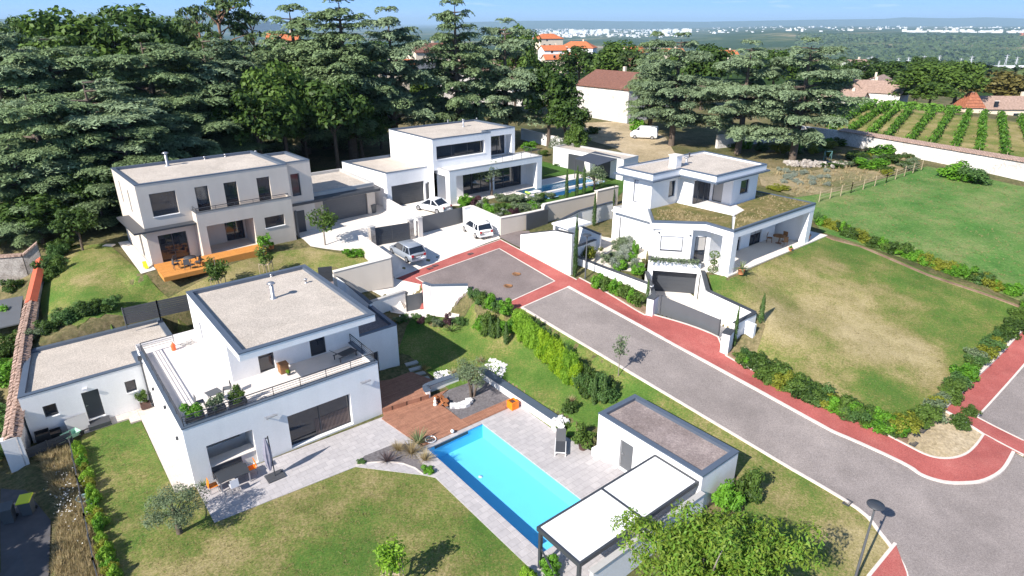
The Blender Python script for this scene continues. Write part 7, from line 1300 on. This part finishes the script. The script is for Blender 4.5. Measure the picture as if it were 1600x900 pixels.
# terrace furniture of villa A
zt = 3.81
t = fthing(FA, 'bistro_table', 'grey folding bistro table on the roof terrace', 'table', 2.35, 2.15, zt, .2); mb = MB(); mb.box(-.4, .4, -.35, .35, .69, .72); mb.build('tabletop', M['anth2'], t)
for s in (-.3, .3): mb = MB(); mb.bar((s, -.3, 0), (s, .3, .69), .03); mb.build('leg', M['anth2'], t); mb = MB(); mb.bar((s, .3, 0), (s, -.3, .69), .03); mb.build('leg', M['anth2'], t)
chair(FA, 'grey folding chair left of the bistro table', 1.5, 2.0, zt, math.pi/2, 'anth2', 'folding_chair', 'anth2'); chair(FA, 'grey folding chair right of the bistro table', 3.2, 2.6, zt, -math.pi/2-.3, 'anth2', 'folding_chair', 'anth2')
for k, (x, w_, lf, lab) in enumerate([(.9, .9, 'laurel', 'terrace trough planter with bright green bush at the corner'), (2.1, 1.1, 'olive', 'terrace trough planter with grey-green trailing plants'), (3.3, .9, 'broad2', 'terrace trough planter with light green shrub nearest the upper storey')]):
    t = fthing(FA, 'planter_trough', lab, 'planter', x, .85, zt); mb = MB(); ring(mb, rectp(-.5, .5, -.2, .2), rectp(-.45, .45, -.15, .15), 0, .42); mb.box(-.45, .45, -.15, .15, .05, .37); mb.build('trough', M['darkgrey'], t); o = bpy.data.objects.new('foliage', BSH[lf][k % 2]); COL.objects.link(o); o.parent = t; o.location = (0, 0, .38); o.scale = (.95, .75, 1.05)
t = fthing(FA, 'side_table', 'brown wooden cube table on the shaded balcony with a small plant', 'table', 6.9, 3.1, zt); mb = MB(); mb.box(-.28, .28, -.28, .28, 0, .6); mb.build('cube', M['wood'], t, .01); mb = MB(); mb.box(-.31, .31, -.31, .31, .6, .64); mb.build('tabletop', M['wood'], t)
potted(FA, 'small lime green plant in a pot before the brown cube table', 7.0, 2.5, zt, BSH['limegreen'][0], .13, .2, 'darkgrey', .3)
lounger(FA, 'dark reclining lounger at the right end of the shaded balcony', 10.7, 2.3, zt, math.pi/2+.2, .7, 'darkgrey')
t = fthing(FA, 'gas_bottle', 'orange gas bottle at the back rail of the roof terrace', 'gas bottle', 2.0, 10.9, zt); mb = MB(); mb.lathe([(.14, 0), (.15, .05), (.15, .42), (.1, .5), (.05, .52), (.05, .6), (.01, .61)], 14); mb.build('bottle', mat('orange_enamel', (.70, .13, .04), .4), t)
t = fthing(FA, 'hose_heap', 'tangled grey hose heap at the back rail of the roof terrace', 'hose', 3.0, 11.2, zt); mb = MB(); random.seed(1)
for q in range(6): cx, cy = random.uniform(-.4, .4), random.uniform(-.15, .15); mb.tube([(cx+.22*math.cos(a), cy+.16*math.sin(a), .05+.04*q) for a in np.linspace(0, 6.3, 15)], .025, 5)
mb.build('hose', M['greycop'], t)
# bins, wheelbarrow, compost, hose reel
def bin_(p, rz, label, lid='bingrey', s=1.0, group=None):
    t = thing('wheelie_bin', label, 'wheelie bin', p, rz, group); t.scale = (s, s, s); mb = MB(); mb.add([(-.24, -.28, .05), (.24, -.28, .05), (.24, .25, .05), (-.24, .25, .05), (-.29, -.36, .95), (.29, -.36, .95), (.29, .33, .95), (-.29, .33, .95)], [(0, 3, 2, 1), (4, 5, 6, 7), (0, 1, 5, 4), (1, 2, 6, 5), (2, 3, 7, 6), (3, 0, 4, 7)]); mb.build('body', M['bingrey'], t, .02)
    mb = MB(); mb.obox((0, -.02, 1.0), (.64, .78, .08), rx=.06); mb.build('lid', M[lid], t, .02)
    for q in (-.27, .27): mb = MB(); mb.tube([(q-.03, .3, .1), (q+.03, .3, .1)], .1, 12); mb.build('wheel', M['rubber'], t)
    mb = MB(); mb.bar((-.2, .38, .95), (.2, .38, .95), .04); mb.build('handle', M['bingrey'], t); return t
bin_(gz(P(684, 482, 2.0)), FA.th+2.5, 'wheelie bin with yellow lid by the white wall'); bin_(gz(P(680, 480, 2.0)), FA.th+2.5, 'grey wheelie bin just left of the one by the white wall', 'greycop')
bin_(gz(P(583, 333, 5.55)), FB.th, 'dark grey wheelie bin beside the beige villa\'s garage door'); bin_(gz(P(46, 800, 0)), R(20), 'dark wheelie bin with bright yellow-green lid in the shade, bottom left', 'yellow'); bin_(gz(P(16, 812, 0)), R(25), 'dark wheelie bin in the shade at the left edge', 'bingrey')
t = fthing(FA, 'wheelbarrow', 'upturned pale green tub wheelbarrow at the compost corner', 'wheelbarrow', -5.0, 9.9, .25, .4); mb = MB(); mb.add([(-.3, -.22, 0), (.3, -.22, 0), (.3, .22, 0), (-.3, .22, 0), (-.48, -.34, .32), (.48, -.34, .32), (.48, .34, .32), (-.48, .34, .32)], [(0, 3, 2, 1), (0, 1, 5, 4), (1, 2, 6, 5), (2, 3, 7, 6), (3, 0, 4, 7)]); mb.build('tub', mat('mint_plastic', (.33, .56, .42), .5), t); mb = MB(); mb.tube([(.55, -.04, -.1), (.55, .04, -.1)], .18, 14); mb.build('wheel', M['rubber'], t)
for s in (-.25, .25): mb = MB(); mb.bar((.5, s*.3, -.08), (-.9, s, .12), .035); mb.build('handle', M['steel'], t)
for k, (x, y, h, lab) in enumerate([(-6.4, 10.3, 1.0, 'dark compost bin in the shaded corner of the annex'), (-5.8, 10.5, .7, 'dark crate stack beside the compost bin')]):
    t = fthing(FA, 'compost_bin', lab, 'compost bin', x, y, 0); mb = MB(); ring(mb, rectp(-.38, .38, -.38, .38), rectp(-.34, .34, -.34, .34), 0, h); 
    for q in range(5): mb.box(-.39, .39, -.39, -.38, h*q/5, h*q/5+.12)
    mb.build('box', M['black'], t); mb = MB(); mb.box(-.36, .36, -.36, .36, h*.6, h*.75); mb.build('contents', M['soil'], t)
t = fthing(FA, 'tool_shelf', 'grey sunshade panel leaning over the compost corner by the annex door', 'panel', -4.5, 10.7, .1); mb = MB(); mb.obox((0, 0, .5), (1.2, .05, 1.0), rx=-.5, rz=.2); mb.build('panel', M['greycop'], t); t.name = 'leaning_panel'
t = thing('garden_hose', 'blue-grey coiled garden hose by the boundary hedge', 'hose', gz(P(133, 782, 0))); mb = MB()
for q in range(5): mb.tube([((.34+.02*q)*math.cos(a), (.34+.02*q)*math.sin(a)*.8, .06+.05*q) for a in np.linspace(0, 6.29, 24)], .03, 6)
mb.build('coil', mat('hose_blue', (.25, .38, .46), .5), t)
for k, (u, v, z) in enumerate(((1325, 783, .75), (1438, 682, .85), (1425, 702, .72), (735, 396, 4.7), (672, 418, 4.3), (680, 415, 4.3))):
    p = P(u, v, z); t = thing('drain_grate', ['black gully grate at the road edge near the tall lamp', 'small dark hatch on the dry corner bed, upper one', 'small dark hatch on the dry corner bed, lower one', 'small dark cover in the red band near the white hatchback', 'left dark cover in the red band by the estate car', 'right dark cover in the red band by the estate car'][k], 'drain cover', (p.x, p.y, Tz(p.x, p.y)+(.075 if k not in (1, 2) else .06)), FA.th); mb = MB(); ring(mb, rectp(-.3, .3, -.18, .18), rectp(-.25, .25, -.13, .13), 0, .02)
    for q in range(6): x = -.22+.088*q; mb.box(x-.02, x+.02, -.13, .13, 0, .015)
    mb.build('grating', M['darkgrey'], t)
for k, (u, v) in enumerate(((794, 445), (807, 431))): p = P(u, v, 4.1); t = thing('manhole_cover', ['round brownish manhole cover in the square, nearer one', 'round brownish manhole cover in the square, farther one'][k], 'manhole cover', (p.x, p.y, Tz(p.x, p.y)+.08)); mb = MB(); mb.lathe([(.4, 0), (.4, .012), (.3, .014), (.3, .01), (.01, .01)], 20); mb.build('cover', M['wood'], t)
# villa B terrace furniture
t = fthing(FB, 'garden_table', 'small round dark table on the orange deck', 'table', 2.5, -2.2, 5.68); mb = MB(); mb.lathe([(.5, .68), (.5, .71), (.01, .72)], 16); mb.build('tabletop', M['darkgrey'], t); mb = MB(); mb.lathe([(.3, 0), (.28, .03), (.03, .05), (.03, .68)], 10); mb.build('pedestal', M['darkgrey'], t)
for k, (x, y, a) in enumerate(((1.3, -2.5, 1.6), (2.0, -3.1, 2.8), (1.6, -1.7, .7), (2.9, -3.0, -2.2))): chair(FB, ['leftmost', 'nearest', 'rear', 'rightmost'][k]+' dark wire chair around the small deck table', x, y, 5.68, a, 'darkgrey', 'garden_chair', 'darkgrey', 'dark chairs on the orange deck')
t = fthing(FB, 'toy_slide', 'small yellow plastic toy at the beige villa\'s side path', 'toy', -.6, -.3, 5.6); mb = MB(); mb.obox((0, 0, .3), (.3, .8, .06), rx=.6); mb.build('slide', M['yellow'], t); mb = MB(); mb.bar((-.12, .3, 0), (-.12, .25, .55), .05); mb.bar((.12, .3, 0), (.12, .25, .55), .05); mb.build('leg', M['yellow'], t)
p = P(171, 387, 5.5); t = thing('inspection_cover', 'pale square cover lying in the beige villa\'s grass', 'cover', gz(p)); mb = MB(); mb.box(-.45, .45, -.3, .3, 0, .1); mb.box(-.4, .4, -.25, .25, .1, .12); mb.build('slab', M['concrete'], t)
potted(FB, 'terracotta pot with a small plant at the beige villa\'s facade', 9.6, -2.1, 5.5, BSH['laurel'][0], .25, .4, 'terracotta', .45)
# villa D porch
for k, (x, y, lab, me, sc, part) in enumerate([(.05, -.5, 'terracotta pot with palm beside the white porch pillar', TF['palm'], .9, 'blades'), (8.8, -.1, 'small terracotta pot on the porch edge of the right-hand villa', BSH['laurel'][1], .3, 'foliage'), (13.2, .6, 'large terracotta pot at the far end of the porch', BSH['broad'][1], .5, 'foliage')]): potted(FD, lab, x, y, 5.55, me, .3 if k != 1 else .2, .5 if k != 1 else .3, 'terracotta', sc, part=part)
t = fthing(FD, 'patio_table', 'round wooden table under the right-hand villa\'s porch', 'table', 9.9, 1.7, 5.6); mb = MB(); mb.lathe([(.6, .7), (.6, .74), (.01, .75)], 18); mb.build('tabletop', M['wood'], t); mb = MB(); mb.lathe([(.3, 0), (.05, .06), (.05, .7)], 10); mb.build('pedestal', M['wood'], t)
for k, a in enumerate((0, 2.1, 4.2)): chair(FD, ['right-hand', 'rear', 'left-hand'][k]+' wooden chair at the porch table', 9.9+math.cos(a)*.85, 1.7+math.sin(a)*.85, 5.6, a-math.pi/2, 'wood', 'wooden_chair', 'wood', 'wooden chairs on the porch')
p = FD.W(-1.35, 1.3); t = thing('topiary', 'cloud-pruned topiary with ball tiers left of the porch pillar', 'topiary', (p.x, p.y, 5.45)); mb = MB(); mb.tube([(0, 0, 0), (.05, 0, .8), (0, 0, 1.7)], [.05, .04, .03], 6); mb.build('trunk', M['bark'], t)
for z, r in ((.35, .42), (1.0, .28), (1.65, .42)): C = sph(420, -1)*r*np.array([1, 1, .75])+np.array([0, 0, z]); o = bpy.data.objects.new('foliage_ball', leaf_mesh('foliage_ball', C, (C-np.array([0, 0, z])), .05, L_['broad2'], .6, .4)); COL.objects.link(o); o.parent = t
random.seed(6); C = np.array([[random.uniform(.05, 4.1), random.uniform(-.15, .55), random.uniform(0, .35)] for k in range(700)]); d_ = Wl((-4.35, 5.65), (-1.75, 2.35)); V = np.array([(*FD.W(*d_.pt(a, .1+b, 0)[:2]).to_2d(), 6.12+c) for a, b, c in C]); N = np.zeros_like(V); N[:, 2] = 1
t = thing('trailing_plants', 'band of small green plants in the planter above the garage', 'plants'); o = bpy.data.objects.new('foliage', leaf_mesh('foliage', V, N, .09, L_['olive'], .5, .9)); COL.objects.link(o); o.parent = t
for o2 in [bpy.data.objects['planter_wall']]: pass
# rubble heap and trellis in the plot behind D
t = thing('rubble_heap', 'heap of pale stones by the rightmost cedar\'s trunk', 'stone heap', gz(P(1258, 256, 6.6))); mb = MB(); random.seed(12)
for k in range(150): f = random.random(); mb.obox((-2.5+7*f+random.gauss(0, .5), random.gauss(0, .6)-f*1.2, random.uniform(0, .5)), (random.uniform(.25, .7), random.uniform(.2, .5), random.uniform(.2, .4)), random.uniform(0, 3), random.uniform(-.5, .5), random.uniform(-.5, .5))
mb.build('stones', M['stone'], t)
p = P(1292, 252, 6.8); t = thing('metal_gate', 'thin blue-green metal gate frame standing in the vegetable plot', 'gate', gz(p), .2); mb = MB()
for a, b in (((-.6, 0, 0), (-.6, 0, 1.7)), ((.6, 0, 0), (.6, 0, 1.7)), ((-.6, 0, 1.7), (.6, 0, 1.7)), ((-.6, 0, .2), (.6, 0, .2)), ((-.6, 0, 1.7), (0, 0, .2)), ((.6, 0, 1.7), (0, 0, .2))): mb.bar(a, b, .05)
mb.build('frame', mat('verdigris', (.12, .25, .25), .5), t)
# ------------------------------------------------------------------ older houses beyond
def gable(name, label, c, rz, L, Wd, hw, hr, wallm, roofm, wins=(), over=.35, cat='house', hip=0, chim=None):
    t = thing(name, label, cat, c, rz); x, y = L/2, Wd/2; mb = MB(); mb.add([(-x, -y, -2), (x, -y, -2), (x, y, -2), (-x, y, -2), (-x, -y, hw), (x, -y, hw), (x, y, hw), (-x, y, hw), (-x+hip, 0, hw+hr-.05), (x-hip, 0, hw+hr-.05)], [(0, 1, 5, 4), (2, 3, 7, 6), (1, 2, 6, 9, 5), (3, 0, 4, 8, 7)]); mb.build('wall', M[wallm], t)
    X, Y = x+over, y+over; k = hr/y*over; mb = MB(); v = [(-X, -Y, hw-k), (X, -Y, hw-k), (X, Y, hw-k), (-X, Y, hw-k), (-X+hip*1.1, 0, hw+hr), (X-hip*1.1, 0, hw+hr)]; v += [(a, b, c_+.14) for a, b, c_ in v]
    f = [(0, 1, 5, 4), (2, 3, 4, 5), (6, 7, 11, 10)[::1], (8, 9, 10, 11), (0, 6, 7, 1)[::-1], (2, 8, 9, 3)[::-1]]
    if hip: f += [(7, 8, 11), (9, 6, 10), (1, 2, 8, 7), (3, 0, 6, 9)]
    else: f += [(1, 5, 11, 7), (5, 2, 8, 11), (0, 6, 10, 4), (4, 10, 9, 3)]
    mb.add(v, f); r = mb.build('roof', M[roofm], t)
    if chim: mb = MB(); cx, cy = chim; mb.box(cx-.3, cx+.3, cy-.25, cy+.25, hw, hw+hr+.9); mb.build('chimney', M['cream'], r)
    for (side, a, z0, w_, h, m) in wins:
        mb = MB(); W = {'f': Wl((-x, -y), (x, -y)), 'r': Wl((x, -y), (x, y)), 'l': Wl((-x, y), (-x, -y)), 'b': Wl((x, y), (-x, y))}[side]; W.box(mb, a, a+w_, -.05, .03, z0, z0+h); wn = mb.build('window' if z0 > .4 else 'door', M[m], t)
        mb = MB(); W.box(mb, a-.08, a+w_+.08, .03, .07, z0+h, z0+h+.12); mb.build('lintel', M['concrete'], wn)
    return t
c = P(938, 172, 6.5); c = Vector((23.0, 137.5, 0)); zg = Tz(c.x, c.y)
gable('barn', 'big white barn with brown tiled roof and turquoise door behind the blue cedar', (c.x, c.y, zg), R(128), 15, 12.5, 6.2, 2.6, 'oldwall', 'tile_brown', [('l', 5.5, .0, 1.2, 2.3, 'teal') if False else ('l', 5.8, 0, 1.2, 2.4, 'anth')], chim=(1.5, -2.0), cat='barn')
wm_ = {'glass': 'glass'}
W4 = [('f', 1.5, 1.2, 1.0, 1.3, 'glass'), ('f', 4.5, 1.2, 1.0, 1.3, 'glass'), ('f', 7.5, 1.2, 1.0, 1.3, 'glass'), ('l', 2, 1.2, .9, 1.2, 'glass'), ('l', 5, 1.2, .9, 1.2, 'glass'), ('f', 3.0, 3.9, .9, 1.0, 'glass')]
def far_house(u, v, Y, lab, L=11, Wd=8.5, hw=4.8, hr=1.8, rz=None, wall='cream', roof='tile_red', hip=0):
    x = PX(u, Y, 5).x; z = PZ(v, Y); return gable('tiled_house', lab, (x, Y, z-hw), rz if rz is not None else random.uniform(-.5, .5), L, Wd, hw, hr, wall, roof, W4, hip=hip, chim=(2, 1))
random.seed(77)
far_house(855, 60, 330, 'pale house with orange hipped roof, topmost of the three by the cedars', 12, 9, 5, 2, .4, hip=3); far_house(862, 78, 290, 'white house with orange roof, middle one beside the cedar edge', 10, 8, 5, 1.8, .3, 'white'); far_house(866, 92, 262, 'low orange-roofed house, lowest of the three beside the cedar edge', 9, 7, 3.4, 1.6, .2)
far_house(902, 74, 300, 'white house with wide red hipped roof', 15, 10, 4.6, 2.4, -.3, 'white', hip=4); far_house(898, 88, 272, 'cream annex with orange roof below the wide red roof', 8, 7, 4, 1.6, -.4)
far_house(985, 82, 270, 'salmon house with two orange gables behind the barn', 11, 8, 4.8, 2.2, .8); far_house(972, 95, 250, 'cream single-storey wing of the salmon house', 9, 7, 3.4, 1.8, .8)
far_house(1048, 82, 330, 'small red-roofed house glimpsed between the cedars', 10, 8, 4.5, 1.8, .2); far_house(1132, 85, 320, 'orange-roofed house glimpsed behind the middle cedar', 9, 7, 4, 1.8, .1); far_house(1333, 100, 260, 'pale house half hidden behind the rightmost cedar', 8, 7, 5, 1.6, .3, 'white', 'tile_old')
far_house(455, 62, 190, 'red-roofed house glimpsed left of the tall cedars', 8, 7, 4, 1.6, .2); far_house(618, 105, 160, 'red roof glimpsed in the shade of the cedars', 10, 6, 3, 1.6, .5); far_house(672, 80, 185, 'pinkish house with brown roof in the gap of the cedars', 10, 8, 5, 2.0, .5, 'cream', 'tile_brown'); far_house(768, 108, 138, 'long pale house with old tiles behind the pointed cedar', 14, 8, 5, 1.8, .1, 'oldwall', 'tile_old'); far_house(690, 108, 140, 'dark slate-roofed outbuilding in the cedar gap', 9, 7, 4, 1.4, .3, 'oldwall', 'anth2')
far_house(0, 185, 90, 'red roof corner peeping out at the left edge below the cedars', 6, 6, 3, 1.2, .6, 'oldwall', 'tile_red') if False else None
p = PX(4, 78, 10); gable('tiled_house', 'red roof corner at the left edge between the cedars', (p.x-4, 66, PZ(275, 66)-3.4), .3, 8, 6, 3, 1.2, 'oldwall', 'tile_red', W4)
far_house(1345, 140, 165, 'long barn with weathered pinkish roof left of the vineyard trees', 18, 11, 3.2, 2.2, -.7, 'oldwall', 'tile_old'); far_house(1365, 132, 185, 'second pinkish barn roof behind the long barn', 14, 9, 3.4, 2.2, .9, 'oldwall', 'tile_old'); far_house(1312, 152, 160, 'low ruined barn with old tiles beside the rightmost cedar', 10, 7, 2.4, 1.4, -.7, 'oldwall', 'tile_old')
far_house(1575, 166, 140, 'long cream farmhouse with pinkish tiled roof at the right edge', 20, 9, 3.4, 2.0, -.05, 'cream', 'tile_old'); far_house(1640, 156, 150, 'farmhouse wing leaving the frame at the right edge', 14, 9, 4, 2, .1, 'cream', 'tile_old')
x = PX(1512, 136, 8).x; z = PZ(166, 136); t = thing('tower', 'square tower with pyramid tiled roof beside the cream farmhouse', 'tower', (x, 136, z-4.2), -.05); mb = MB(); mb.box(-1.9, 1.9, -1.9, 1.9, -3, 4.2); mb.build('wall', M['cream'], t); mb = MB(); mb.add([(-2.2, -2.2, 4.1), (2.2, -2.2, 4.1), (2.2, 2.2, 4.1), (-2.2, 2.2, 4.1), (-.5, -.5, 7.0), (.5, -.5, 7.0), (.5, .5, 7.0), (-.5, .5, 7.0)], [(0, 3, 2, 1), (4, 5, 6, 7), (0, 1, 5, 4), (1, 2, 6, 5), (2, 3, 7, 6), (3, 0, 4, 7)]); mb.build('roof', M['tile'], t); mb = MB(); mb.lathe([(.35, 0), (.35, .05), (.01, .06)], 10, (0, 0, 0)); mb.build('finial', M['cream'], t).location = (0, 0, 7.0)
# ------------------------------------------------------------------ far town, woods, pylons (uncountable)
def boxes(name, items, m, kind='stuff'):
    mb = MB()
    for x, y, z, w_, d, h, r in items: mb.obox((x, y, z+h/2-3), (w_, d, h+6), r)
    return tag(mb.build(name, M[m], None), kind=kind)
random.seed(99); ci, cr_, ind = [], [], []
def gpt(u, r): a = math.atan((u-800)/F/math.cos(PITCH)); x, y = r*math.sin(a), r*math.cos(a); return x, y, Tz(x, y)
for k in range(900):
    u = random.choice((random.uniform(790, 1000), random.uniform(840, 1040), random.uniform(1000, 1650))); r = random.uniform(8500, 19000); x, y, z = gpt(u, r); big = random.random() < .25; ci.append((x, y, z, random.uniform(20, 70) if big else random.uniform(12, 34), random.uniform(14, 30), random.uniform(10, 30) if big else random.uniform(5, 11), random.uniform(0, 3)))
for k in range(34): u = random.uniform(872, 935) if k < 20 else random.uniform(995, 1040); x, y, z = gpt(u, random.uniform(11500, 12500)); ci.append((x, y, z, random.uniform(30, 80), 30, random.uniform(30, 70), random.uniform(-.2, .2)))
for k in range(40): u = random.uniform(1330, 1480); x, y, z = gpt(u, random.uniform(8200, 9500)); ci.append((x, y, z, random.uniform(30, 80), 30, random.uniform(8, 20), random.uniform(-.2, .2)))
boxes('distant_town', ci, 'white')
for k in range(150): u = random.uniform(1480, 1680); x, y, z = gpt(u, random.uniform(6500, 8200)); cr_.append((x, y, z, random.uniform(15, 40), 15, random.uniform(7, 14), random.uniform(0, 3)))
boxes('distant_roofs', cr_, 'tile_red')
for k in range(46): u = random.uniform(1240, 1680); x, y, z = gpt(u, random.uniform(2600, 3500)); ind.append((x, y, z, random.uniform(30, 130), random.uniform(15, 40), random.uniform(6, 14), random.uniform(-.2, .2)))
boxes('distant_warehouses', ind, 'white')
mb = MB()
for k in range(26):
    x, y, z = gpt(1265+k*13+random.uniform(-6, 6) if k < 22 else random.uniform(940, 1000), random.uniform(2500, 3300) if k < 22 else 5000); h = random.uniform(30, 60); w_ = h*.16
    for s in (-1, 1): mb.bar((x+s*w_/2, y, z), (x, y, z+h), 1.2)
    for q in (.62, .78, .92): mb.bar((x-w_*.9, y, z+h*q), (x+w_*.9, y, z+h*q), .9)
tag(mb.build('distant_pylons', M['shutter']), kind='stuff')
# far woods: leaf clumps over the slopes that read as one mass
Cs = []; Ns = []; Sz = []
for k in range(7000):
    u = random.uniform(560, 1680); r = 480*math.exp(random.uniform(0, 2.25)); x, y, z = gpt(u, r); s = random.uniform(3.5, 7)
    for q in range(4): d = sph(1, 0)[0]; Cs.append((x+d[0]*s, y+d[1]*s, z+abs(d[2])*s*1.2+s*.4)); Ns.append((d[0], d[1], abs(d[2])+.6)); Sz.append(s*.75)
for k in range(16000):
    u = random.uniform(1180, 1690); r = random.uniform(3500, 6600); x, y, z = gpt(u, r); s = random.uniform(7, 15); d = sph(1, 0)[0]; Cs.append((x, y, z+s*.3)); Ns.append((d[0], d[1]-.4, abs(d[2])+.6)); Sz.append(s)
L_['far'] = leaf_mat('far_wood_leaves', (.016, .038, .012), (.065, .10, .03), .1)
tag(link('distant_wood', leaf_mesh('distant_wood', Cs, Ns, np.array(Sz), L_['far'], .8, .4), None), kind='stuff')
# the air: one even box of haze round camera and land
hz = bpy.data.materials.new('haze'); hz.use_nodes = True; n = hz.node_tree.nodes; n.clear(); pv = n.new('ShaderNodeVolumePrincipled'); mo = n.new('ShaderNodeOutputMaterial'); hz.node_tree.links.new(pv.outputs[0], mo.inputs['Volume'])
pv.inputs['Color'].default_value = (.52, .76, 1, 1); pv.inputs['Density'].default_value = HAZE; pv.inputs['Anisotropy'].default_value = 0
mb = MB(); mb.box(-82000, 82000, -600, 91000, -158, 420); tag(mb.build('haze', hz), kind='stuff')
